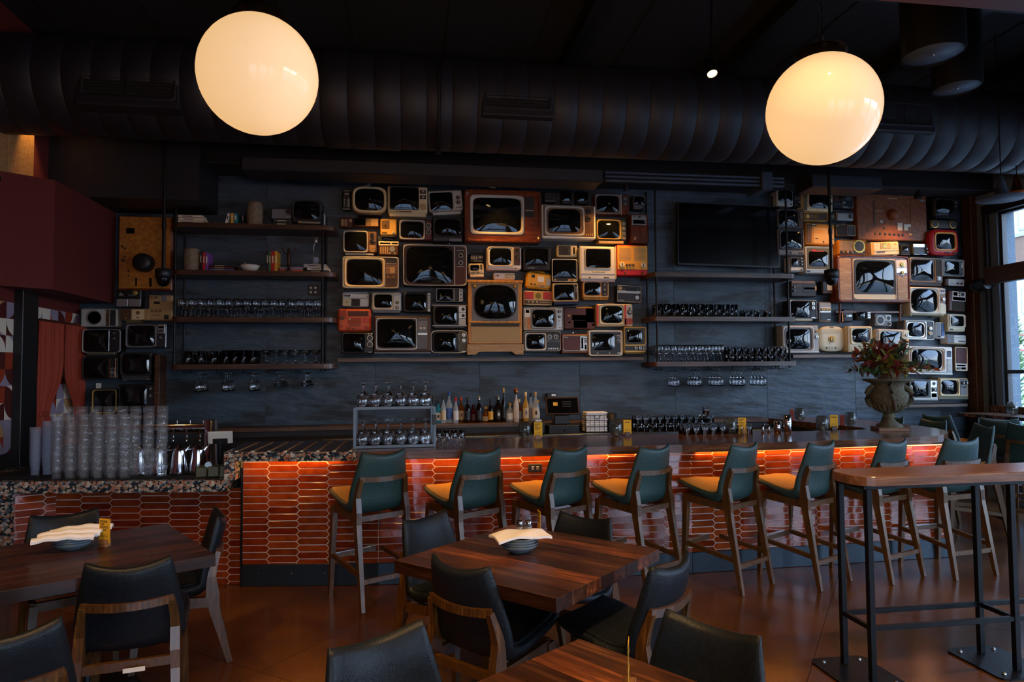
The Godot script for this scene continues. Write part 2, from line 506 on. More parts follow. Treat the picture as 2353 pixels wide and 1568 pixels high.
# ---------------------------------------------------------------- a set on the wall
# b: centre x, centre y, width, height, depth of its front from the wall. marks: parts of the front in fractions of width and height, y down:
# S screen (x0 y0 x1 y1 squareness bulge), R rim (x0 y0 x1 y1 width squareness colour), P panel (x0 y0 x1 y1 colour), K knob (x y radius colour), O dial ring (x y radius colour),
# G grille of slats (x0 y0 x1 y1 count colour), C grille of columns, B row of buttons (x0 y0 x1 y1 count colour), N foot (x0 x1 height colour), A aerial (x0 y0 x1 y1), H carrying handle (x0 x1 height colour), L lettering bar
func dev(b: Array, called: String, label: String, coat: String, marks: String, tilt := 0.0, corner := 0.012, round_ := 0.0, group := "") -> Node3D:
	var w: float = b[2]
	var h: float = b[3]
	var d: float = b[4]
	var cat := "television" if "television" in called or "monitor" in called else "radio" if "radio" in called else "record player" if "player" in called else "telephone" if "phone" in called else "speaker" if "speaker" in called else "wall panel" if "panel" in called else "appliance"
	var o := thing(called, label, cat, Vector3(b[0], b[1], WALL + 0.001), 0.0, group)
	o.rotation.z = deg_to_rad(tilt)
	if round_ > 0.0:
		var rows: Array = []
		for k in [[0.9, 0.0], [0.97, 0.35], [1.0, 0.7], [1.0, 0.92], [0.965, 1.0], [0.6, 1.01], [0.02, 1.01]]:
			rows.append(outline(Vector2.ZERO, w * 0.5 * k[0], h * 0.5 * k[0], round_, d * k[1], 36))
		part("cabinet", MB.new().skin(rows, Vector3(0, 0, d * 0.4), 4).done(), M[coat], o)
	else:
		part("cabinet", MB.new().box(Vector3(0, 0, d * 0.5), Vector3(w, h, d), corner).done(), M[coat], o)
	for mark in marks.split(";", false):
		var a := mark.strip_edges().split(" ", false)
		if a.is_empty():
			continue
		var f: Array = []
		for k in range(1, a.size()):
			f.append(a[k].to_float() if a[k].is_valid_float() else 0.0)
		var last := a[a.size() - 1]
		var m: Material = M[last] if M.has(last) else M.dark
		var at := func(x: float, y: float) -> Vector2: return Vector2((x - 0.5) * w, (0.5 - y) * h)
		var p0: Vector2 = at.call(f[0], f[1]) if f.size() > 1 else Vector2.ZERO
		var p1: Vector2 = at.call(f[2], f[3]) if f.size() > 3 else p0
		var c := (p0 + p1) * 0.5
		var hw := absf(p1.x - p0.x) * 0.5
		var hh := absf(p1.y - p0.y) * 0.5
		match a[0]:
			"S":
				var p: float = f[4] if f.size() > 4 else 6.0
				var bulge: float = f[5] if f.size() > 5 else 0.02
				part("screen", screen_mesh(c, hw, hh, p, d + 0.001, bulge), M.screen, o)
			"R":
				part("bezel", ring_mesh(c, hw, hh, f[4] * h, maxf(f[5] * 1.4, 10.0) if round_ == 0.0 else f[5], f[5], d, 0.012), m, o)
			"P":
				part("panel", MB.new().box(Vector3(c.x, c.y, d), Vector3(hw * 2, hh * 2, 0.008), 0.002).done(), m, o)
			"Q":
				part("side_panel", MB.new().box(Vector3(c.x, c.y, d * 0.5), Vector3(hw * 2, hh * 2, d + 0.03), 0.006).done(), m, o)
			"L":
				part("lettering", MB.new().box(Vector3(c.x, c.y, d + 0.003), Vector3(hw * 2, hh * 2, 0.006)).done(), m, o)
			"K":
				var kn := part("knob", disc(f[2] * h, d, d + 0.022, p0, 14), m, o)
				part("pointer", MB.new().box(Vector3(p0.x, p0.y, d + 0.023), Vector3(f[2] * h * 0.28, f[2] * h * 1.3, 0.006), 0.0).done(), M.black if last in ["silver", "white", "chrome", "ivory", "pale", "brass", "gold", "cream"] else M.silver, kn)
			"O":
				var rg := part("dial", disc(f[2] * h, d, d + 0.008, p0, 20), m, o)
				part("dial_face", disc(f[2] * h * 0.74, d + 0.008, d + 0.011, p0, 18), M.dark, rg)
			"D":
				part("dial_face", disc(f[2] * h, d, d + 0.007, p0, 20), m, o)
			"G", "C":
				var n := int(f[4])
				for k in n:
					var g := MB.new()
					if a[0] == "G":
						g.box(Vector3(c.x, p0.y + (p1.y - p0.y) * (k + 0.5) / n, d + 0.002), Vector3(hw * 2, hh * 1.1 / n, 0.008))
					else:
						g.box(Vector3(p0.x + (p1.x - p0.x) * (k + 0.5) / n, c.y, d + 0.002), Vector3(hw * 1.1 / n, hh * 2, 0.008))
					part("grille_slat", g.done(), m, o)
			"B":
				var n := int(f[4])
				for k in n:
					var vertical := hh > hw
					var q := Vector2(c.x, p0.y + (p1.y - p0.y) * (k + 0.5) / n) if vertical else Vector2(p0.x + (p1.x - p0.x) * (k + 0.5) / n, c.y)
					var sz := Vector3(hw * 2, hh * 1.2 / n, 0.014) if vertical else Vector3(hw * 1.2 / n, hh * 2, 0.014)
					part("button", MB.new().box(Vector3(q.x, q.y, d + 0.004), sz, 0.001).done(), m, o)
			"N":
				part("stand", MB.new().box(Vector3(((f[0] + f[1]) * 0.5 - 0.5) * w, -h * 0.5 - f[2] * h * 0.5, d * 0.5 + 0.005), Vector3((f[1] - f[0]) * w, f[2] * h, d * 0.9), 0.004).done(), m, o)
			"A":
				part("aerial", MB.new().tube([Vector3(p0.x, p0.y, d * 0.5), Vector3(p1.x, p1.y, d * 0.45)], 0.004, 6).done(), M.chrome, o)
			"H":
				var x0: float = (f[0] - 0.5) * w
				var x1: float = (f[1] - 0.5) * w
				var top: float = h * 0.5 + f[2] * h
				part("handle", MB.new().sweep([Vector3(x0, h * 0.5 - 0.005, d * 0.6), Vector3(x0 + 0.01, top, d * 0.6), Vector3(x1 - 0.01, top, d * 0.6), Vector3(x1, h * 0.5 - 0.005, d * 0.6)], [Vector2(0.007, 0.007)], 6).done(), m, o)
	return o

# ---------------------------------------------------------------- chairs and stools: front towards -z
func shell_point(t: float, s: float, k: Dictionary, inset := 0.0) -> Array:
	var pr: Array = k.profile
	var f := t * (pr.size() - 1)
	var i := mini(int(f), pr.size() - 2)
	var u := f - i
	var p_1: Vector3 = pr[maxi(i - 1, 0)]
	var p0: Vector3 = pr[i]
	var p1: Vector3 = pr[i + 1]
	var p2: Vector3 = pr[mini(i + 2, pr.size() - 1)]
	var p := p0.cubic_interpolate(p1, p_1, p2, u)
	var e := 0.01
	var q := p0.cubic_interpolate(p1, p_1, p2, minf(u + e, 1.0)) - p0.cubic_interpolate(p1, p_1, p2, maxf(u - e, 0.0))
	var n := Vector3(0, q.x, -q.y).normalized() # the profile holds (z, y, half width); n points towards the sitter
	var wrap := lerpf(0.012, 0.045, smoothstep(0.35, 0.75, t))
	var pos := Vector3(s * (p.z - inset), p.y + (0.02 * s * s * smoothstep(0.8, 1.0, t)), p.x) + n * wrap * s * s
	return [pos, n]

func shell(k: Dictionary, t0: float, t1: float, lo: float, hi: float, inset: float, belly := 0.0) -> ArrayMesh:
	var m := MB.new()
	var nt := 26
	var ns := 12
	var rows: Array = []
	for i in nt + 1:
		var t := lerpf(t0, t1, float(i) / nt)
		var under: Array = []
		var over: Array = []
		var fade := sqrt(clampf(minf(i, nt - i) / 2.0, 0.0, 1.0))
		var deep := lo - belly * exp(-pow((t - 0.47) / 0.17, 2.0))
		for j in ns + 1:
			var s := sin((-1.0 + 2.0 * j / ns) * PI * 0.5)
			var g := shell_point(t, s, k, inset)
			var ed := sqrt(clampf((1.0 - absf(s)) * 9.0, 0.0, 1.0))
			var soft := 0.25 + 0.75 * ed * (0.3 + 0.7 * fade)
			var mid_ := hi - (hi - lo) * 0.5
			under.append(g[0] + g[1] * lerpf(mid_, deep, soft))
			over.append(g[0] + g[1] * lerpf(mid_, hi, soft))
		over.reverse()
		rows.append(under + over)
	var mid: Array = []
	for r in rows:
		var c := Vector3.ZERO
		for p in r:
			c += p
		mid.append(c / r.size())
	for i in nt:
		var n: int = rows[i].size()
		for j in n:
			var l := (j + 1) % n
			var g := shell_point(lerpf(t0, t1, (i + 0.5) / nt), 0.0, k)
			var out: Vector3 = -g[1] if j < ns else (g[1] if j > ns and j < n - 1 else (Vector3.RIGHT if j == ns else Vector3.LEFT))
			m.quad(rows[i][j], rows[i][l], rows[i + 1][l], rows[i + 1][j], out, 1)
	for e in [0, nt]:
		var o: Vector3 = mid[0] - mid[1] if e == 0 else mid[nt] - mid[nt - 1]
		for j in ns:
			m.quad(rows[e][j], rows[e][j + 1], rows[e][rows[e].size() - 2 - j], rows[e][rows[e].size() - 1 - j], o, 1)
	return m.done()

func make_chair(called: String, label: String, cat: String, tall: bool, group: String) -> Node3D:
	var o := thing(called, label, cat, Vector3.ZERO, 0.0, group)
	var y := 0.715 if tall else 0.44
	var k := {"profile": [Vector3(-0.28, y + 0.04, 0.2), Vector3(-0.2, y + 0.022, 0.225), Vector3(-0.05, y - 0.012, 0.232), Vector3(0.08, y - 0.025, 0.232), Vector3(0.155, y + 0.005, 0.232), Vector3(0.195, y + 0.1, 0.228), Vector3(0.235, y + 0.23, 0.205), Vector3(0.272, y + 0.355, 0.175)]}
	if tall:
		part("shell", shell(k, 0.0, 1.0, -0.005, 0.034, 0.0, 0.045), M.green_leather, o)
		part("seat_pad", shell(k, 0.02, 0.53, 0.02, 0.042, 0.02), M.mustard_leather, o)
	else:
		part("shell", shell(k, 0.0, 1.0, -0.008, 0.042, 0.0, 0.02), M.black_leather, o)
		part("seat_pad", shell(k, 0.03, 0.5, 0.03, 0.05, 0.025), M.black_leather, o)
	for s in [-1.0, 1.0]:
		part("leg", MB.new().sweep([Vector3(s * 0.19, y - 0.045, -0.19), Vector3(s * 0.196, y - 0.11, -0.195), Vector3(s * 0.21, 0.0, -0.225)], [Vector2(0.022, 0.026), Vector2(0.021, 0.023), Vector2(0.015, 0.015)], 4, -1, Vector3.FORWARD).done(), M.leg_wood, o)
		var up: Array = []
		for t in [0.815, 0.74, 0.66]:
			var g := shell_point(t, s * 0.84, k)
			up.append(g[0] - g[1] * 0.022)
		up.append_array([Vector3(s * 0.197, y - 0.045, 0.185), Vector3(s * 0.2, y - 0.13, 0.195), Vector3(s * 0.212, 0.0, 0.3 if tall else 0.28)])
		part("leg", MB.new().sweep(up, [Vector2(0.015, 0.014), Vector2(0.017, 0.018), Vector2(0.02, 0.026), Vector2(0.021, 0.036), Vector2(0.02, 0.028), Vector2(0.014, 0.015)], 4, -1, Vector3.FORWARD).done(), M.leg_wood, o)
		part("side_rail", MB.new().sweep([Vector3(s * 0.19, y - 0.06, -0.18), Vector3(s * 0.196, y - 0.085, 0.19)], [Vector2(0.016, 0.028)]).done(), M.leg_wood, o)
	part("front_rail", MB.new().sweep([Vector3(-0.19, y - 0.055, -0.19), Vector3(0.19, y - 0.055, -0.19)], [Vector2(0.016, 0.024)]).done(), M.leg_wood, o)
	part("rear_rail", MB.new().sweep([Vector3(-0.19, y - 0.09, 0.19), Vector3(0.19, y - 0.09, 0.19)], [Vector2(0.014, 0.02)]).done(), M.leg_wood, o)
	var arc: Array = []
	for i in 9:
		var g := shell_point(0.815, (-1.0 + 0.25 * i) * 0.88, k)
		arc.append(g[0] - g[1] * 0.019)
	part("back_rail", MB.new().sweep(arc, [Vector2(0.012, 0.018)]).done(), M.leg_wood, o)
	if tall:
		for s in [-1.0, 1.0]:
			part("stretcher", MB.new().sweep([Vector3(s * 0.203, 0.3, -0.21), Vector3(s * 0.208, 0.24, 0.262)], [Vector2(0.011, 0.017)]).done(), M.leg_wood, o)
		part("stretcher", MB.new().sweep([Vector3(-0.208, 0.2, 0.27), Vector3(0.208, 0.2, 0.27)], [Vector2(0.011, 0.017)]).done(), M.leg_wood, o)
		var fr := part("foot_rest", MB.new().sweep([Vector3(-0.203, 0.29, -0.212), Vector3(0.203, 0.29, -0.212)], [Vector2(0.014, 0.018)]).done(), M.leg_wood, o)
		part("foot_plate", MB.new().box(Vector3(0, 0.311, -0.214), Vector3(0.37, 0.006, 0.036), 0.001).done(), M.steel, fr)
	return o

# ---------------------------------------------------------------- glassware, open profiles with thickness
func glass_mesh(kind: String) -> ArrayMesh:
	var p: Array
	match kind:
		"wine": p = [Vector2(0, 0), Vector2(0.034, 0), Vector2(0.034, 0.003), Vector2(0.006, 0.008), Vector2(0.004, 0.03), Vector2(0.004, 0.078), Vector2(0.012, 0.088), Vector2(0.034, 0.11), Vector2(0.041, 0.14), Vector2(0.038, 0.175), Vector2(0.032, 0.2), Vector2(0.03, 0.2), Vector2(0.036, 0.175), Vector2(0.039, 0.14), Vector2(0.03, 0.112), Vector2(0, 0.094)]
		"balloon": p = [Vector2(0, 0), Vector2(0.038, 0), Vector2(0.038, 0.003), Vector2(0.006, 0.008), Vector2(0.0045, 0.03), Vector2(0.0045, 0.07), Vector2(0.014, 0.082), Vector2(0.042, 0.108), Vector2(0.05, 0.14), Vector2(0.046, 0.175), Vector2(0.037, 0.2), Vector2(0.035, 0.2), Vector2(0.044, 0.175), Vector2(0.048, 0.14), Vector2(0.038, 0.11), Vector2(0, 0.088)]
		"coupe": p = [Vector2(0, 0), Vector2(0.034, 0), Vector2(0.034, 0.003), Vector2(0.006, 0.008), Vector2(0.004, 0.03), Vector2(0.004, 0.085), Vector2(0.02, 0.1), Vector2(0.046, 0.13), Vector2(0.05, 0.15), Vector2(0.048, 0.15), Vector2(0.043, 0.132), Vector2(0, 0.096)]
		"pint": p = [Vector2(0, 0), Vector2(0.03, 0), Vector2(0.044, 0.15), Vector2(0.041, 0.15), Vector2(0.027, 0.012), Vector2(0, 0.012)]
		"rocks": p = [Vector2(0, 0), Vector2(0.036, 0), Vector2(0.041, 0.088), Vector2(0.038, 0.088), Vector2(0.033, 0.016), Vector2(0, 0.014)]
		"tumbler": p = [Vector2(0, 0), Vector2(0.03, 0), Vector2(0.034, 0.012), Vector2(0.035, 0.05), Vector2(0.042, 0.056), Vector2(0.044, 0.11), Vector2(0.041, 0.11), Vector2(0.039, 0.06), Vector2(0.03, 0.05), Vector2(0.028, 0.012), Vector2(0, 0.012)]
		"shot": p = [Vector2(0, 0), Vector2(0.026, 0), Vector2(0.026, 0.008), Vector2(0.033, 0.03), Vector2(0.022, 0.055), Vector2(0.03, 0.085), Vector2(0.028, 0.085), Vector2(0.02, 0.055), Vector2(0.03, 0.03), Vector2(0, 0.014)]
		"mug": p = [Vector2(0, 0), Vector2(0.04, 0), Vector2(0.042, 0.14), Vector2(0.038, 0.14), Vector2(0.036, 0.015), Vector2(0, 0.015)]
		"votive": p = [Vector2(0, 0), Vector2(0.034, 0.002), Vector2(0.056, 0.03), Vector2(0.062, 0.06), Vector2(0.058, 0.1), Vector2(0.046, 0.15), Vector2(0.043, 0.15), Vector2(0.055, 0.1), Vector2(0.059, 0.06), Vector2(0.052, 0.032), Vector2(0, 0.008)]
	var m := MB.new().lathe(p, 14)
	if kind == "mug":
		m.tube([Vector3(0.04, 0.12, 0), Vector3(0.075, 0.115, 0), Vector3(0.085, 0.07, 0), Vector3(0.07, 0.03, 0), Vector3(0.04, 0.025, 0)], 0.006, 6)
	return m.done()

var glasses := {}
func glass(kind: String, at: Vector3, label: String, group: String, inverted := false, called := "", mat: Material = null) -> void:
	if not glasses.has(kind):
		glasses[kind] = glass_mesh(kind)
	var name_: String = called if called else {"wine": "wine_glass", "balloon": "balloon_glass", "coupe": "coupe_glass", "pint": "pint_glass", "rocks": "rocks_glass", "tumbler": "tumbler", "shot": "shot_glass", "mug": "glass_mug"}[kind]
	var o := solo(name_, glasses[kind], mat if mat else M.glass, label, "glass", at, rng.randf() * TAU, group)
	if inverted:
		var hi: float = glasses[kind].get_aabb().end.y
		o.rotation.x = PI
		o.position.y += hi

func _ready() -> void:
	rng.seed = 20240611
	make_camera_and_light()
	make_materials()
	make_room()
	make_outside()
	make_bar()
	make_racks()
	make_wall_sets()
	make_stools()
	make_tables()
	make_high_table()
	make_bar_ware()
	make_shelf_ware()
	make_ceiling()

func make_camera_and_light() -> void:
	var cam := Camera3D.new()
	cam.name = "camera"
	cam.fov = 53.106
	cam.position = Vector3(0, 1.68, 0)
	cam.rotation_order = EULER_ORDER_YXZ
	cam.rotation_degrees = Vector3(2.5, -8.5, -0.45)
	cam.near = 0.05
	cam.far = 200.0
	add_child(cam)
	cam.current = true
	var env := Environment.new()
	env.background_mode = Environment.BG_SKY
	var sky := Sky.new()
	var sm := ProceduralSkyMaterial.new()
	sm.sky_top_color = Color(0.62, 0.77, 0.97)
	sm.sky_horizon_color = Color(0.82, 0.9, 0.98)
	sm.ground_horizon_color = Color(0.6, 0.62, 0.62)
	sm.ground_bottom_color = Color(0.4, 0.41, 0.42)
	sm.sky_energy_multiplier = 1.0
	sm.energy_multiplier = 1.0
	sky.sky_material = sm
	env.sky = sky
	env.background_energy_multiplier = 12.0
	env.tonemap_mode = Environment.TONE_MAPPER_LINEAR
	env.tonemap_exposure = 1.0
	env.sdfgi_enabled = true
	env.ssao_enabled = true
	env.ssil_enabled = true
	var we := WorldEnvironment.new()
	we.name = "environment"
	we.environment = env
	add_child(we)

func spot(at: Vector3, to: Vector3, c: Color, e: float, angle: float, size := 0.03, blend := 0.6) -> void:
	var l := SpotLight3D.new()
	l.name = "spot_beam"
	l.light_color = c
	l.light_energy = e
	l.spot_angle = angle
	l.spot_angle_attenuation = blend
	l.spot_range = 14.0
	l.spot_attenuation = 2.0
	l.light_size = size
	l.shadow_enabled = true
	add_child(l, true)
	l.look_at_from_position(at, to, Vector3.UP if absf((to - at).normalized().y) < 0.98 else Vector3.FORWARD)

func omni(at: Vector3, c: Color, e: float, size: float) -> void:
	var l := OmniLight3D.new()
	l.name = "lamp_light"
	l.light_color = c
	l.light_energy = e
	l.omni_range = 16.0
	l.omni_attenuation = 2.0
	l.light_size = size
	l.shadow_enabled = true
	l.position = at
	add_child(l, true)

func area(at: Vector3, to: Vector3, size: Vector2, c: Color, e: float) -> void:
	var l := AreaLight3D.new()
	l.name = "strip_light"
	l.light_color = c
	l.light_energy = e
	l.area_size = size
	l.area_range = 10.0
	l.shadow_enabled = true
	add_child(l, true)
	l.look_at_from_position(at, to, Vector3.UP if absf((to - at).normalized().y) < 0.98 else Vector3.FORWARD)

# ---------------------------------------------------------------- the room
const LEFT := -3.55
const RIGHT := 7.3
const NEAR := 4.5
const TOP := 4.95

func make_room() -> void:
	# stained concrete floor, saw-cut into large slabs that run askew to the walls
	var fl := struct("floor", MB.new().cube(Vector3(LEFT - 0.3, -0.3, WALL - 0.3), Vector3(RIGHT + 0.3, -0.006, NEAR + 0.3)).done(), M.dark)
	var room := PackedVector2Array([Vector2(LEFT, WALL), Vector2(RIGHT, WALL), Vector2(RIGHT, NEAR), Vector2(LEFT, NEAR)])
	var turn := Transform2D(deg_to_rad(38.0), Vector2(2.95, -4.55))
	for i in range(-5, 6):
		for j in range(-5, 6):
			var sq := PackedVector2Array()
			for k in [[0, 0], [1, 0], [1, 1], [0, 1]]:
				sq.append(turn * (Vector2(i + k[0], j + k[1]) * 2.7 + Vector2(0.002 if k[0] == 0 else -0.002, 0.002 if k[1] == 0 else -0.002)))
			for cut in Geometry2D.intersect_polygons(sq, room):
				part("slab", MB.new().slab(cut, -0.006, 0.0, Transform3D(Basis(Vector3.RIGHT, Vector3.BACK, Vector3.UP), Vector3.ZERO)).done(), M.floor, fl)
	struct("ceiling", MB.new().cube(Vector3(LEFT - 0.3, TOP, WALL - 0.3), Vector3(RIGHT + 0.3, TOP + 0.2, NEAR + 0.3)).done(), M.ceiling)
	# television wall, faced with wide slate panels
	var back := struct("wall_back", MB.new().cube(Vector3(LEFT - 0.3, 0, WALL - 0.25), Vector3(RIGHT + 0.3, TOP, WALL - 0.006)).done(), M.matte_black)
	var x := LEFT
	var n := 0
	while x < RIGHT - 0.1:
		var x1 := minf(-0.397 + 1.205 * (floor((x + 0.001 + 0.397) / 1.205) + 1.0), RIGHT)
		for r in 4:
			var y0: float = [0.0, 1.03, 1.86, 2.9][r]
			var y1: float = [1.03, 1.86, 2.9, 3.9][r]
			part("slate_panel", MB.new().cube(Vector3(x + 0.0015, y0 + 0.0015, WALL - 0.006), Vector3(x1 - 0.0015, y1 - 0.0015, WALL), 0.001).done(), M["slate_%d" % ((n * 2 + r * 7) % 3)], back)
		n += 1
		x = x1
	# wall behind the viewer with its four shop windows
	var holes := [[-1.3, 1.9], [1.2, 1.9], [3.7, 1.9]]
	var near := MB.new()
	near.cube(Vector3(LEFT - 0.3, 0, NEAR), Vector3(RIGHT + 0.3, 0.1, NEAR + 0.25))
	near.cube(Vector3(LEFT - 0.3, 2.45, NEAR), Vector3(RIGHT + 0.3, TOP, NEAR + 0.25))
	var px := LEFT - 0.3
	for h in holes:
		near.cube(Vector3(px, 0.1, NEAR), Vector3(h[0], 2.45, NEAR + 0.25))
		px = h[0] + h[1]
	near.cube(Vector3(px, 0.1, NEAR), Vector3(RIGHT + 0.3, 2.45, NEAR + 0.25))
	struct("wall_front", near.done(), M.charcoal)
	var wn := 1
	for h in holes:
		window_at(wn, Vector3(h[0], 0.1, NEAR + 0.1), Vector3.RIGHT, h[1], 2.35, [0.5], [0.72])
		wn += 1
	# window wall on the right
	var rw := MB.new()
	rw.cube(Vector3(RIGHT, 0, WALL - 0.25), Vector3(RIGHT + 0.25, TOP, -7.52))
	rw.cube(Vector3(RIGHT, 3.64, -7.52), Vector3(RIGHT + 0.25, TOP, NEAR + 0.25))
	rw.cube(Vector3(RIGHT, 0, -7.52), Vector3(RIGHT + 0.25, 0.25, NEAR + 0.25))
	var bays := [[-7.52, 2.3], [-5.0, 2.3], [-2.48, 2.3], [0.04, 2.3]]
	for b in bays:
		rw.cube(Vector3(RIGHT, 0.25, b[0] + b[1]), Vector3(RIGHT + 0.25, 3.64, b[0] + b[1] + (0.22 if b[0] < 0.0 else 2.5)))
		window_at(wn, Vector3(RIGHT + 0.06, 0.25, b[0]), Vector3.BACK, b[1], 3.39, [0.5], [0.404, 0.77])
		wn += 1
	struct("wall_right", rw.done(), M.wall_grey)
	struct("trim_1", MB.new().cube(Vector3(RIGHT - 0.09, 0, -7.97), Vector3(RIGHT + 0.01, TOP, -7.82), 0.006).done(), M.dark_wood)
	struct("trim_2", MB.new().cube(Vector3(RIGHT - 0.05, 0.2, -7.69), Vector3(RIGHT + 0.01, 3.72, -7.63), 0.004).done(), M.black)
	struct("trim_3", MB.new().cube(Vector3(RIGHT - 0.06, 3.62, -7.69), Vector3(RIGHT + 0.01, 3.74, NEAR), 0.004).done(), M.black)
	# left wall: papered, with a red soffit above and a dark post
	var left := struct("wall_left", MB.new().cube(Vector3(LEFT - 0.25, 0, WALL - 0.25), Vector3(LEFT, TOP, NEAR + 0.25)).done(), M.red_wall)
	# shaped wallpaper pieces in the booth
	var shades := ["paper", "lilac", "maroon", "tan", "rust", "paper", "maroon", "lilac"]
	var cell := 0.15
	for i in 12:
		for j in 9:
			var a := Vector2(-8.0 + i * cell, 0.98 + j * cell)
			if a.y > 2.22:
				continue
			var pts := PackedVector2Array()
			var flip := rng.randi() % 4
			for k in 9:
				var f := PI * 0.5 * k / 8.0
				pts.append(Vector2(cos(f), sin(f)) * cell)
			pts.append(Vector2.ZERO)
			var q := Transform2D(PI * 0.5 * flip, Vector2.ZERO)
			var fin := PackedVector2Array()
			for p in pts:
				fin.append(q * (p - Vector2(cell, cell) * 0.5) + a + Vector2(cell, cell) * 0.5)
			var t := Transform3D(Basis(Vector3.BACK, Vector3.UP, Vector3.RIGHT), Vector3(LEFT, 0, 0))
			part("paper_shape", MB.new().slab(PackedVector2Array([a, a + Vector2(cell, 0), a + Vector2(cell, cell), a + Vector2(0, cell)]), 0.0, 0.001, t).done(), M[shades[(i * 3 + j * 5 + flip) % 8]], left)
			part("paper_shape", MB.new().slab(fin, 0.001, 0.002, t).done(), M[shades[(i * 5 + j * 2 + flip * 3 + 1) % 8]], left)
	struct("trim_4", MB.new().cube(Vector3(LEFT, 0, -7.02), Vector3(LEFT + 0.08, 2.46, -6.76), 0.005).done(), M.black)
	struct("trim_5", MB.new().cube(Vector3(LEFT, 0.0, -8.0), Vector3(LEFT + 0.03, 0.98, -6.3), 0.005).done(), M.matte_black)
	var sof := PackedVector2Array([Vector2(LEFT, WALL), Vector2(-3.2, WALL), Vector2(-3.2, -6.7), Vector2(-3.45, -6.5), Vector2(LEFT, -6.42)])
	var flat := Transform3D(Basis(Vector3.RIGHT, Vector3.BACK, Vector3.UP), Vector3.ZERO)
	struct("wall_left_soffit", MB.new().slab(sof, 2.45, 3.45, flat).done(), M.red_wall)
	struct("ceiling_left_bulkhead", MB.new().cube(Vector3(LEFT, 3.45, WALL), Vector3(-2.13, TOP, -7.3)).done(), M.duct)
	struct("ceiling_back_bulkhead", MB.new().cube(Vector3(-2.13, 3.9, WALL), Vector3(RIGHT, TOP, -7.55)).done(), M.ceiling)
	# lit wooden panels high on the left
	for k in 3:
		var z := -6.98 + k * 0.42
		struct("trim_6", MB.new().cube(Vector3(LEFT, 3.4, z), Vector3(LEFT + 0.03, 4.3, z + 0.41), 0.004).done(), M.pale_wood)
	struct("ceiling_left_shelf", MB.new().cube(Vector3(LEFT, 3.36, -7.3), Vector3(LEFT + 0.04, 3.4, -5.6)).done(), M.black)
	spot(Vector3(LEFT + 0.14, 4.25, -6.85), Vector3(LEFT + 0.03, 3.5, -6.78), Color(1.0, 0.75, 0.42), 0.9, 40.0)
	var dl := thing("recessed_downlight", "warm downlight above the wooden panel at the upper left", "lamp", Vector3(LEFT + 0.14, 4.26, -6.85))
	part("housing", MB.new().lathe([Vector2(0.0, 0.06), Vector2(0.05, 0.06), Vector2(0.05, 0), Vector2(0.042, 0), Vector2(0.042, 0.02), Vector2(0, 0.02)], 14).done(), M.iron, dl)
	part("bulb", MB.new().lathe([Vector2(0, 0.004), Vector2(0.036, 0.004), Vector2(0.036, 0.016), Vector2(0, 0.016)], 12).done(), M.bulb, dl)
	part("arm", MB.new().cube(Vector3(-0.14, 0.03, -0.01), Vector3(-0.04, 0.05, 0.01)).done(), M.iron, dl)
	# velvet booth curtains on a rail
	var rail := solo("curtain_rail", MB.new().tube([Vector3(LEFT + 0.07, 2.2, -8.0), Vector3(LEFT + 0.07, 2.2, -7.02)], 0.014, 8).done(), M.copper, "copper curtain rail across the booth opening", "rail")
	for c in [[-7.98, -7.54, -7.9, "dark orange velvet curtain tied back beside the television wall"], [-7.5, -7.04, -7.14, "dark orange velvet curtain tied back beside the black post"]]:
		var m := MB.new()
		var cols := 40
		var rows: Array = []
		for i in 15:
			var u := i / 14.0
			var y := lerpf(2.19, 0.95, u)
			var pinch := exp(-pow((u - 0.72) / 0.2, 2.0))
			var row: Array = []
			for j in cols:
				var s := float(j) / (cols - 1)
				var zz := lerpf(lerpf(c[0], c[1], s), c[2] + (s - 0.5) * 0.16, pinch * 0.85)
				var xx := LEFT + 0.07 + sin(s * 34.0 + u * 1.2) * 0.022 * (1.0 - 0.5 * pinch) + 0.008 * sin(s * 13.0)
				row.append(Vector3(xx, y, zz))
			rows.append(row)
		for i in rows.size() - 1:
			for j in cols - 1:
				m.quad(rows[i][j], rows[i][j + 1], rows[i + 1][j + 1], rows[i + 1][j], Vector3.RIGHT, 1)
				m.quad(rows[i][j] - Vector3(0.006, 0, 0), rows[i][j + 1] - Vector3(0.006, 0, 0), rows[i + 1][j + 1] - Vector3(0.006, 0, 0), rows[i + 1][j] - Vector3(0.006, 0, 0), Vector3.LEFT, 2)
		var cu := thing("velvet_curtain", c[3], "curtain", Vector3.ZERO, 0.0, "booth curtains")
		part("cloth", m.done(), M.velvet, cu)
		part("tie_band", MB.new().box(Vector3(LEFT + 0.07, 1.3, c[2]), Vector3(0.06, 0.05, 0.15), 0.012).done(), M.velvet, cu)
	rail.set_meta("group", "booth fittings")

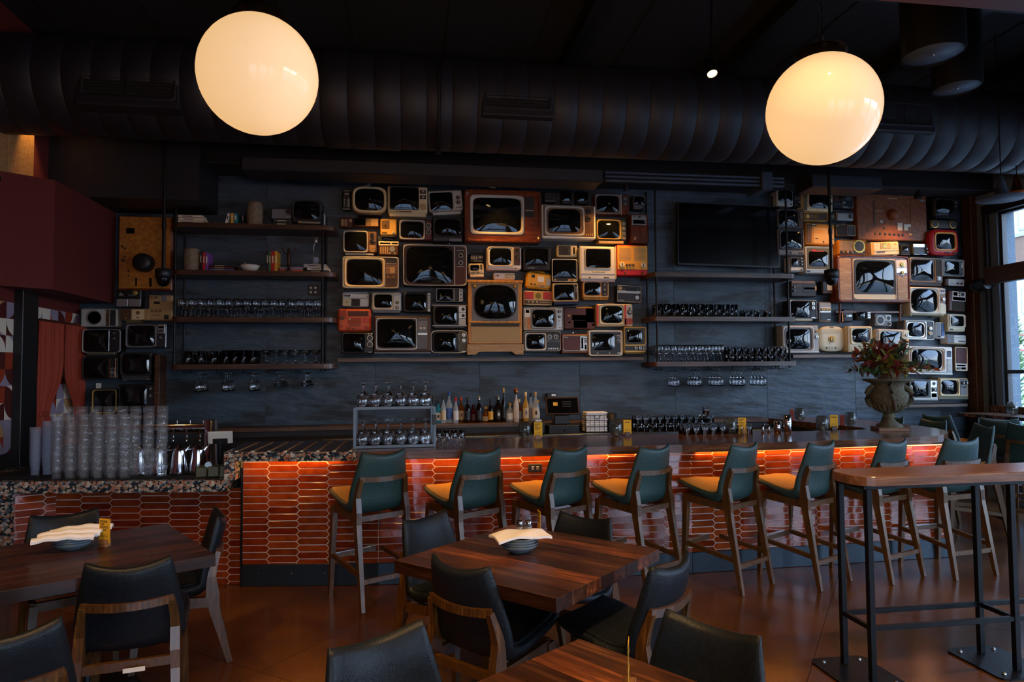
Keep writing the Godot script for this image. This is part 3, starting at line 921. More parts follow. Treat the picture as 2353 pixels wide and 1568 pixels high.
func window_at(n: int, at: Vector3, along: Vector3, w: float, h: float, ups: Array, bars: Array) -> void:
	var fr := MB.new()
	var t := Transform3D(Basis(along, Vector3.UP, along.cross(Vector3.UP)), at)
	var e := 0.045
	fr.box(Vector3(w * 0.5, e * 0.5, 0), Vector3(w, e, 0.07), 0.004, t)
	fr.box(Vector3(w * 0.5, h - e * 0.5, 0), Vector3(w, e, 0.07), 0.004, t)
	fr.box(Vector3(e * 0.5, h * 0.5, 0), Vector3(e, h, 0.07), 0.004, t)
	fr.box(Vector3(w - e * 0.5, h * 0.5, 0), Vector3(e, h, 0.07), 0.004, t)
	for u in ups:
		fr.box(Vector3(w * u, h * 0.5, 0), Vector3(e, h, 0.06), 0.004, t)
	for b in bars:
		fr.box(Vector3(w * 0.5, h * b, 0), Vector3(w, e, 0.065), 0.004, t)
	var o := struct("window_%d" % n, fr.done(), M.black)
	var xs := [0.0] + ups + [1.0]
	var ys := [0.0] + bars + [1.0]
	for i in xs.size() - 1:
		for j in ys.size() - 1:
			part("pane", MB.new().box(Vector3(w * (xs[i] + xs[i + 1]) * 0.5, h * (ys[j] + ys[j + 1]) * 0.5, 0), Vector3(w * (xs[i + 1] - xs[i]) - e, h * (ys[j + 1] - ys[j]) - e, 0.006), 0.0, t).done(), M.pane, o)

func make_outside() -> void:
	struct("floor_outside_pavement", MB.new().cube(Vector3(-40, -0.5, -60), Vector3(60, -0.32, 40)).done(), M.pavement)
	var b := thing("shop_building", "pale building with white windows and a brick band across the street", "building", Vector3(20, -0.32, -14))
	part("wall", MB.new().cube(Vector3(0, 0, -16), Vector3(6, 12, 12)).done(), M.facade, b)
	part("brick_band", MB.new().cube(Vector3(-0.06, 5.35, -16), Vector3(0.0, 6.3, 12)).done(), M.brick, b)
	part("sill_band", MB.new().cube(Vector3(-0.12, 6.3, -16), Vector3(0.0, 6.42, 12)).done(), M.facade_grey, b)
	for y in [2.52, 3.02]:
		part("red_stripe", MB.new().cube(Vector3(-0.05, y, -16), Vector3(0.0, y + 0.05, 12)).done(), M.red, b)
	for i in 14:
		for r in 2:
			var z := -15.5 + i * 1.95
			var y: float = [3.72, 6.5][r]
			var hh: float = [0.85, 2.2][r]
			var wn := part("window", MB.new().cube(Vector3(-0.04, y, z), Vector3(0.02, y + hh, z + 1.75)).done(), M.facade_grey, b)
			part("pane", MB.new().cube(Vector3(-0.05, y + 0.06, z + 0.06), Vector3(-0.03, y + hh * 0.5 - 0.03, z + 0.84)).done(), M.far_glass, wn)
			part("pane", MB.new().cube(Vector3(-0.05, y + 0.06, z + 0.9), Vector3(-0.03, y + hh * 0.5 - 0.03, z + 1.69)).done(), M.far_glass, wn)
			part("pane", MB.new().cube(Vector3(-0.05, y + hh * 0.5 + 0.03, z + 0.06), Vector3(-0.03, y + hh - 0.06, z + 0.84)).done(), M.far_glass, wn)
			part("pane", MB.new().cube(Vector3(-0.05, y + hh * 0.5 + 0.03, z + 0.9), Vector3(-0.03, y + hh - 0.06, z + 1.69)).done(), M.far_glass, wn)
	for i in 9:
		part("shop_window", MB.new().cube(Vector3(-0.05, 0.4, -15 + i * 3.0), Vector3(0.02, 2.0, -12.6 + i * 3.0)).done(), M.far_glass, b)
	# narrow evergreen beside the window
	for tr in [[10.933, -11.072, 2.6, "narrow young evergreen tree outside the window"], [12.6, -5.4, 3.0, "bushy evergreen tree outside, farther along the windows"], [12.2, -1.5, 2.7, "evergreen tree outside, opposite the high table"]]:
		var tree := thing("evergreen_tree", tr[3], "tree", Vector3(tr[0], -0.32, tr[1]))
		part("trunk", MB.new().sweep([Vector3(0, 0, 0), Vector3(0.02, tr[2] * 0.5, 0), Vector3(0, tr[2], 0)], [Vector2(0.04, 0.04), Vector2(0.025, 0.025), Vector2(0.005, 0.005)], 6).done(), M.brown, tree)
		var m := MB.new()
		for k in 900:
			var u := rng.randf()
			var rad := (1.0 - u) * 0.75 + 0.05
			var f := rng.randf() * TAU
			var rr := rad * sqrt(rng.randf())
			var p := Vector3(cos(f) * rr, 0.25 + u * (tr[2] + 0.1), sin(f) * rr)
			var d := Vector3(cos(f), rng.randf_range(0.2, 0.9), sin(f)).normalized() * rng.randf_range(0.12, 0.24)
			var sd := Vector3(-sin(f), rng.randf_range(-0.4, 0.4), cos(f)) * 0.03
			m.tri(p - sd, p + sd, p + d, Vector3.UP)
		part("foliage", m.done(), M.needle, tree)

# ---------------------------------------------------------------- the bar
const LAY := Basis(Vector3.RIGHT, Vector3.BACK, Vector3.UP)   # polygons of (x, z), thickness along y

func plan(points: Array) -> PackedVector2Array:
	var p := PackedVector2Array()
	for v in points:
		p.append(Vector2(v[0], v[1]))
	return p

var tile_mesh: ArrayMesh
var tile_budget := 0

# long six-sided tiles laid in columns on the face that runs from a to b; each joint recessed
func tile_face(a: Vector2, b: Vector2, y0: float, y1: float, parent: Node3D, rest: MB) -> void:
	var len := a.distance_to(b)
	var dir := (b - a) / len
	var t := Transform3D(Basis(Vector3(dir.x, 0, dir.y), Vector3.UP, Vector3(dir.x, 0, dir.y).cross(Vector3.UP)), Vector3(a.x, 0, a.y))
	var pitch := 0.236
	var row := 0.0545
	var tip := 0.024
	var g := 0.0032
	var face := PackedVector2Array([Vector2(0.002, y0), Vector2(len - 0.002, y0), Vector2(len - 0.002, y1), Vector2(0.002, y1)])
	part("grout", MB.new().slab(PackedVector2Array([Vector2(0, y0), Vector2(len, y0), Vector2(len, y1), Vector2(0, y1)]), -0.012, 0.0, t).done(), M.grout, parent)
	var cols := int(len / pitch) + 2
	var rows := int((y1 - y0) / row) + 2
	for i in cols:
		for j in rows:
			var c := Vector2((i + 0.35) * pitch, y1 - (j + (0.5 if i % 2 else 0.0)) * row)
			var w := pitch * 0.5
			var hx := PackedVector2Array([c + Vector2(-w - tip * 0.5 + g * 1.3, 0), c + Vector2(-w + tip * 0.5 + g * 0.5, -row * 0.5 + g), c + Vector2(w - tip * 0.5 - g * 0.5, -row * 0.5 + g), c + Vector2(w + tip * 0.5 - g * 1.3, 0), c + Vector2(w - tip * 0.5 - g * 0.5, row * 0.5 - g), c + Vector2(-w + tip * 0.5 + g * 0.5, row * 0.5 - g)])
			for cut in Geometry2D.intersect_polygons(hx, face):
				var area_ := 0.0
				for k in cut.size():
					area_ += cut[k].cross(cut[(k + 1) % cut.size()])
				if absf(area_) * 0.5 < 0.00015:
					continue
				var whole: bool = absf(area_) * 0.5 > pitch * row * 0.82
				var lean := Basis.from_euler(Vector3(rng.randf_range(-0.014, 0.014), rng.randf_range(-0.01, 0.01), 0))
				var at := t * Transform3D(lean, Vector3(c.x, c.y, 0))
				if tile_budget > 0:
					tile_budget -= 1
					var mesh: ArrayMesh
					if whole:
						if tile_mesh == null:
							var own := PackedVector2Array()
							for p in hx:
								own.append(p - c)
							tile_mesh = MB.new().slab(own, -0.002, 0.005, Transform3D(), 0.0014).done()
						mesh = tile_mesh
					else:
						var own := PackedVector2Array()
						for p in cut:
							own.append(p - c)
						mesh = MB.new().slab(own, -0.002, 0.005, Transform3D(), 0.0014).done()
					part("tile", mesh, M["tile_%d" % (rng.randi() % 5)], parent).transform = at
				else:
					var own := PackedVector2Array()
					for p in cut:
						own.append(p - c)
					rest.slab(own, -0.002, 0.005, at, 0.0014)

func make_bar() -> void:
	var bar := thing("bar_counter", "long wooden-topped bar counter faced with glossy orange-red tiles", "bar counter")
	var line := [Vector2(-1.31, -5.71), Vector2(-0.25, -5.56), Vector2(2.3, -5.43), Vector2(4.72, -5.49), Vector2(4.76, -6.9)]
	part("body", MB.new().slab(plan([[-1.31, -5.725], [-0.25, -5.575], [2.3, -5.445], [4.705, -5.505], [4.74, -7.98], [4.5, -7.98], [4.3, -5.95], [2.3, -5.9], [-1.31, -6.1]]), 0.005, 1.004, Transform3D(LAY, Vector3.ZERO)).done(), M.matte_black, bar)
	var rest := MB.new()
	tile_budget = 300
	for k in 4:
		tile_face(line[k], line[k + 1], 0.172, 1.0, bar, rest)
	var more := part("tile", rest.done(), M.tile_1, bar)
	more.set_meta("kind", "stuff")
	for k in 4:
		var a: Vector2 = line[k]
		var b: Vector2 = line[k + 1]
		var d := (b - a).normalized()
		var t := Transform3D(Basis(Vector3(d.x, 0, d.y), Vector3.UP, Vector3(d.x, 0, d.y).cross(Vector3.UP)), Vector3(a.x, 0, a.y))
		var len := a.distance_to(b)
		var kp := part("kick_plate", MB.new().box(Vector3(len * 0.5, 0.086, 0.002), Vector3(len, 0.168, 0.012), 0.002, t).done(), M.kick, bar, "blue-grey metal kick plate")
		for i in int(len / 0.26):
			part("screw", MB.new().lathe([Vector2(0.005, 0), Vector2(0.004, 0.003), Vector2(0, 0.003)], 8, t * Transform3D(Basis(Vector3.RIGHT, PI * 0.5), Vector3(0.13 + i * 0.26, 0.1, 0.008))).done(), M.steel, kp)
	part("corner_trim", MB.new().cube(Vector3(-1.325, 0.0, -5.73), Vector3(-1.311, 0.93, -5.70)).done(), M.iron, bar)
	part("corner_trim", MB.new().cube(Vector3(-1.327, 0.93, -5.73), Vector3(-1.311, 1.0, -5.70)).done(), M.brass, bar, "brass corner strip")
	# wooden top in two lengths, the right one sweeping round into the wing
	var left_top := plan([[-0.405, -5.37], [0.9, -5.325], [2.178, -5.29], [2.178, -6.2], [-0.405, -6.22]])
	var curve: Array = [[2.182, -5.29], [3.4, -5.34], [4.3, -5.42]]
	for k in 13:
		var f := PI * 0.5 * k / 12.0
		curve.append([4.3 + 0.98 * sin(f), -5.42 - 1.1 * (1.0 - cos(f)) - 0.03 * sin(f)])
	curve.append_array([[5.3, -7.985], [4.36, -7.985], [4.58, -6.42], [4.5, -6.25], [4.35, -6.2], [2.182, -6.2]])
	part("top_board", MB.new().slab(left_top, 1.006, 1.07, Transform3D(LAY, Vector3.ZERO), 0.004).done(), M.walnut_0, bar)
	part("top_board", MB.new().slab(plan(curve), 1.006, 1.07, Transform3D(LAY, Vector3.ZERO), 0.004).done(), M.walnut_1, bar)
	# terrazzo pass at the left end with brass strips let into the top
	part("terrazzo_top", MB.new().slab(plan([[-1.42, -5.565], [-0.409, -5.375], [-0.409, -6.25], [-1.42, -6.35]]), 0.998, 1.07, Transform3D(LAY, Vector3.ZERO), 0.003).done(), M.terrazzo, bar, "multicoloured terrazzo slab")
	part("terrazzo_inlay", MB.new().slab(plan([[-1.40, -5.60], [-0.43, -5.415], [-0.43, -6.22], [-1.40, -6.32]]), 1.07, 1.0715, Transform3D(LAY, Vector3.ZERO)).done(), M.terrazzo_top, bar)
	for k in 8:
		var x0 := -1.33 + k * 0.125
		part("brass_strip", MB.new().sweep([Vector3(x0, 1.0725, -5.585 + (x0 + 1.4) * 0.185), Vector3(x0 + 0.02, 1.0725, -6.25 + (x0 + 1.4) * 0.05)], [Vector2(0.008, 0.0025)]).done(), M.pale_wood, bar)
		part("strip_end", MB.new().lathe([Vector2(0.014, 0), Vector2(0.014, 0.006), Vector2(0, 0.008)], 10, Transform3D(Basis(), Vector3(x0, 1.0705, -5.582 + (x0 + 1.4) * 0.185))).done(), M.ivory, bar)
	part("terrazzo_end", MB.new().cube(Vector3(-1.42, 0.852, -6.3), Vector3(-1.335, 0.998, -5.57), 0.003).done(), M.terrazzo, bar)
	var out := part("power_outlet", MB.new().box(Vector3(1.000, 0.891, -5.482), Vector3(0.112, 0.068, 0.012), 0.004, Transform3D()).done(), M.dark, bar, "dark power outlet plate")
	for k in 2:
		part("socket", MB.new().box(Vector3(1.000 - 0.02 + k * 0.04, 0.891, -5.474), Vector3(0.022, 0.028, 0.004), 0.001).done(), M.silver, out)
	# light strip under the front edge
	for s in [[-1.3, -5.665, -0.3, -5.525], [-0.2, -5.51, 2.25, -5.39], [2.35, -5.39, 4.68, -5.445]]:
		var a := Vector3(s[0], 0.998, s[1])
		var b := Vector3(s[2], 0.998, s[3])
		part("light_strip", MB.new().sweep([a, b], [Vector2(0.006, 0.004)]).done(), M.led, bar)
		var mid := (a + b) * 0.5 - Vector3(0, 0.008, 0)
		area(mid, mid + Vector3(0, -1, -0.25), Vector2(a.distance_to(b), 0.012), Color(1.0, 0.7, 0.36), 0.2 * a.distance_to(b))
	# lower terrazzo service counter to the left
	var low := thing("service_counter", "low terrazzo-topped service counter with dark red tiles at the left", "counter")
	part("top_slab", MB.new().slab(plan([[-3.54, -5.915], [-3.02, -5.84], [-1.40, -5.60], [-1.425, -6.65], [-3.54, -6.9]]), 0.76, 0.85, Transform3D(LAY, Vector3.ZERO), 0.003).done(), M.terrazzo, low)
	part("end_slab", MB.new().slab(plan([[-3.54, -5.915], [-3.03, -5.842], [-3.05, -5.95], [-3.54, -6.0]]), 0.0, 0.758, Transform3D(LAY, Vector3.ZERO), 0.0).done(), M.terrazzo, low)
	part("body", MB.new().slab(plan([[-3.04, -5.95], [-2.8, -6.02], [-1.332, -5.81], [-1.332, -6.6], [-3.04, -6.8]]), 0.004, 0.758, Transform3D(LAY, Vector3.ZERO)).done(), M.matte_black, low)
	tile_budget = 300
	var unused := MB.new()
	tile_face(Vector2(-2.8, -5.99), Vector2(-1.331, -5.775), 0.0, 0.758, low, unused)
	tile_face(Vector2(-3.045, -5.86), Vector2(-2.801, -5.99), 0.0, 0.758, low, unused)
	# back counter against the wall: ledge, cooler fronts
	var bc := thing("back_counter", "dark back counter with a wooden ledge and steel cooler edge behind the bar", "counter")
	part("body", MB.new().cube(Vector3(-2.05, 0.0, -7.99), Vector3(4.25, 0.9, -7.35)).done(), M.matte_black, bc)
	part("worktop", MB.new().cube(Vector3(-2.05, 0.9, -7.99), Vector3(4.25, 0.985, -7.34), 0.003).done(), M.black, bc)
	part("steel_edge", MB.new().cube(Vector3(-0.9, 0.925, -7.34), Vector3(4.2, 0.985, -7.3), 0.003).done(), M.steel, bc)
	part("riser", MB.new().cube(Vector3(-2.05, 0.985, -7.99), Vector3(4.25, 1.045, -7.72)).done(), M.dark, bc)
	part("ledge", MB.new().cube(Vector3(-2.05, 1.045, -7.99), Vector3(4.25, 1.09, -7.68), 0.003).done(), M.oak_ledge, bc, "walnut ledge")

# ---------------------------------------------------------------- pipe racks on the wall
func make_racks() -> void:
	var units := [
		[-2.5, -0.81, -2.46, -0.945, [3.282, 2.775, 2.275, 1.773], 3.45, "walnut shelf rack on black pipes with books, vases and wine glasses", 0.11],
		[2.79, 4.62, 2.86, 4.52, [2.82, 2.3, 1.768], 3.86, "walnut shelf rack on black pipes below the wide flat television", 0.06]]
	for u in units:
		var o := thing("shelf_rack", u[6], "shelf rack", Vector3(0, 0, 0))
		for y in u[4]:
			var w: float = u[1] - u[0]
			var p := PackedVector2Array([Vector2(u[0], -7.99), Vector2(u[0], -7.7)])
			for k in 7:
				var f := PI * 0.5 * k / 6.0
				p.append(Vector2(u[0] + u[7] * (1.0 - cos(f)), -7.7 + 0.1 * sin(f)))
			for k in 7:
				var f := PI * 0.5 * k / 6.0
				p.append(Vector2(u[1] - u[7] * (1.0 - sin(f)), -7.7 + 0.1 * cos(f)))
			p.append(Vector2(u[1], -7.99))
			part("shelf", MB.new().slab(p, y - 0.052, y, Transform3D(LAY, Vector3.ZERO), 0.003).done(), M.shelf_wood, o)
		var low: float = u[4][u[4].size() - 1] - 0.075
		for x in [u[2], u[3]]:
			for z in [-7.64, -7.95]:
				var ps := part("post", MB.new().tube([Vector3(x, low, z), Vector3(x, u[5], z)], 0.013, 10).done(), M.iron, o)
				for y in u[4]:
					part("collar", MB.new().tube([Vector3(x, y + 0.001, z), Vector3(x, y + 0.014, z)], 0.021, 10).done(), M.iron, ps)
		for k in 6:
			var x: float = lerpf(u[0] + 0.16, u[1] - 0.16, k / 5.0)
			part("glass_rail", MB.new().sweep([Vector3(x, low - 0.012, -7.95), Vector3(x, low - 0.012, -7.62)], [Vector2(0.03, 0.003)]).done(), M.iron, o)
			part("rail_hanger", MB.new().cube(Vector3(x - 0.006, low - 0.01, -7.8), Vector3(x + 0.006, low + 0.025, -7.78)).done(), M.iron, o)
	var ledge := [[-0.8, 2.75, 1.83, "walnut ledge under the middle block of televisions"], [4.66, 6.0, 1.85, "walnut ledge under the cream sets behind the flower urn"], [6.0, 7.05, 1.215, "walnut ledge under the two lowest televisions by the window"]]
	for l in ledge:
		solo("wall_ledge", MB.new().cube(Vector3(l[0], l[2] - 0.04, WALL), Vector3(l[1], l[2], WALL + 0.2), 0.003).done(), M.shelf_wood, l[3], "ledge")
	# wooden niche round the sets at the far left
	solo("niche_board", MB.new().cube(Vector3(-2.7, 1.24, WALL), Vector3(-2.65, 1.88, WALL + 0.22), 0.003).done(), M.dark_wood, "upright wooden board beside the dark television niche", "board")
	solo("niche_board", MB.new().cube(Vector3(-3.5, 1.205, WALL), Vector3(-2.65, 1.239, WALL + 0.22), 0.003).done(), M.dark_wood, "flat wooden board under the yellow-framed television", "board")

# ---------------------------------------------------------------- the sets on the television wall
func make_wall_sets() -> void:
	sets_middle()
	sets_right()
	sets_left()

func sets_middle() -> void:
	dev([-0.714, 3.641, 0.097, 0.240, 0.12], "equaliser_radio", "narrow black tuner with silver sliders, top left of the middle block", "black", "P .1 .05 .95 .1 silver; B .2 .45 .35 .85 5 silver; C .6 .45 .9 .85 3 silver; L .3 .2 .8 .27 silver; P .05 .93 .95 .98 silver")
	dev([-0.454, 3.633, 0.388, 0.315, 0.17], "oval_television", "television with rounded tan surround, second from top left of the middle block", "tan", "R .02 .02 .98 .96 .09 4 cream; S .07 .08 .93 .9 3.4 .03; N .15 .85 .05 dark", 0, 0.012, 4.0)
	dev([-0.026, 3.646, 0.448, 0.312, 0.18], "portable_television", "cream television with two dark dials and a round grille, top row", "cream", "S .07 .06 .77 .86 9 .02; R .05 .04 .79 .89 .03 9 dark; P .81 .12 .97 .27 dark; P .81 .32 .97 .47 dark; K .89 .19 .05 silver; K .89 .4 .05 silver; D .89 .75 .12 tan; L .3 .93 .6 .97 brown; N .04 .96 .12 cream; B .2 .94 .4 .97 3 brown")
	dev([0.406, 3.648, 0.396, 0.254, 0.16], "tilted_television", "silver television tilted up to the right, beside the large wooden console", "silver", "S .05 .1 .71 .92 9 .018; R .02 .04 .74 .97 .04 9 pale; P .75 .06 .98 .95 pale; K .87 .38 .09 dark; K .87 .6 .09 dark; B .79 .8 .95 .86 4 dark; N .1 .92 .12 pale", 4.5)
	dev([1.070, 3.479, 0.894, 0.613, 0.20], "console_television", "large reddish wooden console television with a pink sticker, top centre", "cherry", "R 0 0 1 1 .05 12 teak; R .07 .1 .78 .86 .06 9 pale; S .11 .15 .74 .81 6 .03; P .79 .12 .91 .36 black; P .79 .39 .91 .5 black; P .79 .52 .92 .86 cherry; L .8 .375 .91 .385 silver; P .085 .15 .11 .23 pink")
	dev([-0.715, 3.385, 0.145, 0.120, 0.10], "small_radio", "small maroon radio with a tan square mesh grille and round dial", "maroon", "C .06 .25 .55 .85 5 tan; K .82 .35 .15 tan; P 0 .93 1 .99 brown")
	dev([-0.491, 3.389, 0.282, 0.110, 0.11], "table_radio", "low radio with a dark window and pale cloth panel beside the gold clock radio", "dark_wood", "P .05 .1 .46 .85 screen; C .5 .1 .63 .9 3 tan; P .66 .1 .97 .9 cloth; C .68 .15 .95 .85 6 tan")
	dev([-0.240, 3.333, 0.186, 0.191, 0.14], "gold_clock_radio", "upright gold radio with a round brass dial, lit from above", "gold", "P .08 .1 .55 .62 brown; D .3 .45 .12 brass; K .78 .85 .08 ivory; D .3 .45 .05 gold; L .1 .8 .4 .88 brown; N .05 .95 .1 dark; P .4 -.05 .5 .02 brass; A .2 1.12 .7 1.16")
	dev([0.067, 3.301, 0.370, 0.236, 0.17], "maroon_television", "maroon television with two white ringed dials right of its screen", "maroon", "R 0 .02 .78 .98 .07 6 pale; S .04 .1 .74 .9 5 .025; O .89 .28 .13 silver; O .89 .58 .13 silver; K .89 .28 .07 dark; K .89 .58 .07 dark")
	dev([0.432, 3.315, 0.350, 0.288, 0.17], "wrapped_television", "black television with crumpled clear plastic round its foot", "black", "R .02 .02 .98 .82 .05 5 dark; S .07 .08 .93 .76 4 .028; P .02 .84 .5 .97 charcoal; P .55 .86 .95 .98 grey; A .05 .85 .6 1.02; A .3 .8 .9 .98")
	dev([-0.556, 3.146, 0.370, 0.252, 0.18], "brown_television", "brown television with a pale screen rim and two chrome dials", "brown", "R 0 0 .73 .97 .05 8 pale; S .03 .05 .7 .92 7 .022; P .75 .03 .99 .5 brown; K .86 .18 .09 chrome; K .86 .42 .09 chrome; G .78 .62 .96 .86 5 tan; L .8 .88 .94 .93 gold; N .05 .9 .08 pale", 0, 0.02)
	dev([-0.240, 3.086, 0.225, 0.160, 0.15], "record_radio", "brown radio with a cream top strip and one round silver dial", "brown", "P 0 0 1 .3 ivory; P .05 .08 .6 .22 cream; P .65 .08 .97 .22 dark; D .68 .55 .2 silver; K .56 .86 .06 ivory; K .8 .86 .06 ivory; C .06 .4 .5 .9 4 tan")
	dev([-0.436, 2.799, 0.625, 0.360, 0.20], "tabletop_television", "wide pale-rimmed television with a tan speaker box, below the brown television", "walnut_edge", "R 0 0 1 1 .04 12 pale; R .03 .03 .75 .97 .07 7 cream; S .08 .09 .7 .9 6 .03; P .77 .05 .96 .2 dark; L .77 .2 .96 .21 pale; P .78 .32 .93 .52 tan; C .79 .34 .84 .5 3 brown; P .77 .54 .96 .96 brown; K .8 .64 .025 gold; K .85 .66 .02 gold; K .9 .64 .025 gold")
	dev([0.285, 2.892, 0.722, 0.470, 0.20], "large_television", "big black-screened television with a white trim and two ringed dials", "maroon", "R 0 0 1 1 .025 12 pale; R .03 .03 .79 .98 .02 9 dark; S .05 .05 .78 .95 6 .035; P .8 .02 .815 .98 pale; P .83 .05 .97 .5 dark; K .9 .26 .055 silver; K .9 .44 .055 silver; K .9 .26 .04 dark; K .9 .44 .04 dark; C .84 .55 .96 .93 8 maroon; L .84 .12 .96 .13 silver; L .84 .52 .96 .53 silver")
	dev([0.768, 3.003, 0.163, 0.102, 0.12], "cassette_radio", "small black cassette radio with silver keys above the little cream television", "black", "B .05 .4 .55 .55 4 silver; B .05 .62 .55 .72 4 silver; K .72 .5 .14 silver; K .9 .5 .1 silver; L .3 .9 .9 .95 silver")
	dev([0.761, 2.869, 0.183, 0.132, 0.13], "toy_television", "little cream portable television leaning beside the yellow console", "cream", "R .06 .1 .75 .75 .08 6 ivory; S .12 .16 .69 .69 5 .012; P .77 .12 .88 .6 dark; K .3 .86 .05 dark; K .62 .86 .05 dark; P .05 .72 .95 .75 ivory; N .1 .98 .2 ivory", 2.0, 0.02)
	dev([1.084, 2.993, 0.404, 0.275, 0.18], "white_television", "white television with two chrome dials, directly above the yellow console", "white", "R .02 .03 .76 .86 .05 7 cream; S .08 .09 .71 .81 5 .025; P .78 .04 .97 .8 brown; K .875 .19 .09 chrome; K .875 .44 .09 chrome; G .8 .56 .95 .78 4 brown; K .83 .93 .025 dark", 0, 0.02)
	dev([1.090, 2.787, 0.252, 0.082, 0.13], "clock_radio", "low white clock radio standing on the yellow console", "ivory", "P .03 .1 .5 .9 white; P .54 .08 .97 .42 cream; L .56 .3 .95 .36 dark; K .2 .45 .12 dark; K .6 .72 .06 dark; K .74 .72 .06 dark; K .88 .72 .06 dark")
	dev([1.479, 2.993, 0.328, 0.278, 0.16], "black_monitor", "plain black television with a row of low buttons, above the yellow telephone radio", "black", "R .03 .05 .92 .82 .03 9 dark; S .06 .08 .89 .79 8 .02; L .15 .88 .4 .91 silver; B .6 .87 .9 .92 5 charcoal")
	dev([1.651, 3.747, 0.153, 0.136, 0.10], "dark_radio", "dim black radio high up right of the wooden console, silver strip at its foot", "black", "G .1 .1 .9 .6 5 dark; P .1 .82 .95 .9 silver; K .85 .7 .07 silver")
	dev([1.860, 3.751, 0.139, 0.174, 0.10], "mini_television", "small dark television in the top row, left one of a pair", "black", "R .04 .04 .96 .8 .04 8 charcoal; S .08 .08 .92 .76 7 .01; P .1 .86 .9 .94 charcoal")
	dev([2.050, 3.751, 0.156, 0.164, 0.10], "mini_television", "small dark television in the top row, right one of a pair", "black", "R .04 .04 .96 .8 .04 8 charcoal; S .08 .08 .92 .76 7 .01; P .1 .86 .9 .94 charcoal")
	dev([1.857, 3.432, 0.653, 0.399, 0.19], "white_sided_television", "wide television with white sides and a slatted wooden speaker panel", "white", "P .03 .02 .97 .93 walnut_edge; R .05 .03 .79 .92 .07 7 pale; S .1 .1 .73 .84 5 .03; K .86 .18 .08 dark; K .86 .4 .08 dark; K .86 .18 .05 chrome; K .86 .4 .05 chrome; C .8 .54 .95 .82 6 dark_wood; B .8 .86 .95 .9 4 gold")
	dev([2.395, 3.667, 0.426, 0.253, 0.17], "wood_sided_television", "television with pale rim and narrow wooden dial strip, under a lamp", "teak", "R 0 .03 .74 .98 .08 6 grey; S .05 .1 .69 .9 5 .024; P .77 .1 .97 .6 dark; K .87 .25 .07 silver; K .87 .5 .06 silver; G .78 .66 .96 .95 5 teak; L .75 0 .77 1 pale", 0, 0.012)
	dev([2.383, 3.354, 0.376, 0.257, 0.17], "lit_television", "television in the pool of lamp light, gold rim and four small dials", "olive", "R .02 .03 .8 .95 .05 7 gold; S .06 .08 .76 .9 6 .026; K .9 .22 .08 silver; K .9 .44 .08 silver; B .86 .58 .95 .75 4 silver; P .86 .88 .96 .93 silver; N .08 .9 .14 tan", 0, 0.02)
	dev([2.749, 3.706, 0.159, 0.181, 0.12], "small_grey_television", "small grey television leaning in the top right corner of the middle block", "dark", "R .05 .03 .95 .68 .04 5 grey; S .1 .08 .9 .63 5 .012; P .08 .76 .8 .84 grey; B .1 .9 .6 .95 4 silver", -5.0, 0.015)
	dev([2.732, 3.376, 0.223, 0.359, 0.17], "wooden_stereo_radio", "tall wooden radio with a silver tuner strip at its top, beside the shelf posts", "teak", "P .06 .04 .88 .38 silver; K .2 .1 .06 silver; K .5 .1 .04 dark; K .8 .1 .05 silver; P .14 .2 .84 .34 black; K .78 .27 .03 silver; R 0 .4 1 1 .02 12 brown; P .18 .78 .3 .88 tan")
	dev([1.848, 3.098, 0.249, 0.146, 0.13], "square_clock_radio", "cream clock radio with a black square clock face", "cream", "P .08 .08 .66 .86 dark; D .38 .48 .3 black; P .34 .28 .4 .5 ivory; L .4 .46 .56 .52 ivory; P .7 .08 .95 .9 ivory; P .78 .18 .88 .75 maroon", 0, 0.012)
	dev([2.208, 2.950, 0.447, 0.406, 0.18], "white_video_television", "squarish white television with a tape slot under its screen", "white", "R .15 .07 .86 .66 .02 12 cream; S .17 .09 .84 .64 11 .008; P .35 .73 .7 .77 cream; L .04 .82 .96 .825 grey; K .27 .93 .02 dark; B .65 .91 .8 .94 4 dark; N .03 .97 .05 lilac; P .0 0 .03 .95 cream; P .97 0 1 .95 cream", 0, 0.02)
	dev([2.636, 2.992, 0.390, 0.373, 0.17], "yellow_red_radio", "yellow record player radio in a red case with two white knobs", "red", "P .02 .03 .98 .8 yellow; G .08 .1 .45 .52 9 tan; G .55 .1 .92 .52 9 tan; K .16 .66 .09 ivory; K .83 .66 .09 ivory; K .32 .66 .04 brown; K .42 .66 .04 brown; K .52 .66 .04 brown; P .24 .88 .3 .96 brass; P .78 .88 .84 .96 brass", 0, 0.012)
	dev([1.805, 2.859, 0.305, 0.269, 0.16], "frameless_television", "square television with a thin white frame, left of the white video television", "dark", "R 0 0 1 1 .03 12 white; S .04 .05 .95 .84 10 .018; P .04 .87 .6 .97 black; P .63 .87 .96 .97 tan; K .8 .92 .03 dark; K .12 .92 .04 tan")
	dev([1.499, 2.736, 0.302, 0.190, 0.14], "yellow_phone_radio", "yellow portable telephone set tilted beside the console top", "yellow", "P .2 .16 .33 .34 black; P .44 .22 .7 .58 white; P .8 .3 .97 .75 pale; K .22 .75 .05 dark; K .36 .75 .05 dark; P .46 .7 .8 .92 tan; K .6 .82 .035 black; K .7 .82 .035 black; K .92 .9 .04 black; H .15 .75 .1 yellow", -6.0, 0.02)
	dev([1.489, 2.533, 0.338, 0.164, 0.14], "red_cream_radio", "red and cream table radio with a gold square dial, under the yellow telephone", "cream", "P .03 .06 .33 .6 red; P .68 .06 .97 .6 red; P .34 .04 .67 .64 gold; D .5 .35 .22 brass; P .03 .68 .97 .93 brown; K .15 .8 .07 cream; K .3 .8 .07 cream; K .45 .8 .07 cream; L .55 .79 .92 .82 gold; N .05 .12 .06 dark; N .9 .97 .06 dark", -1.0)
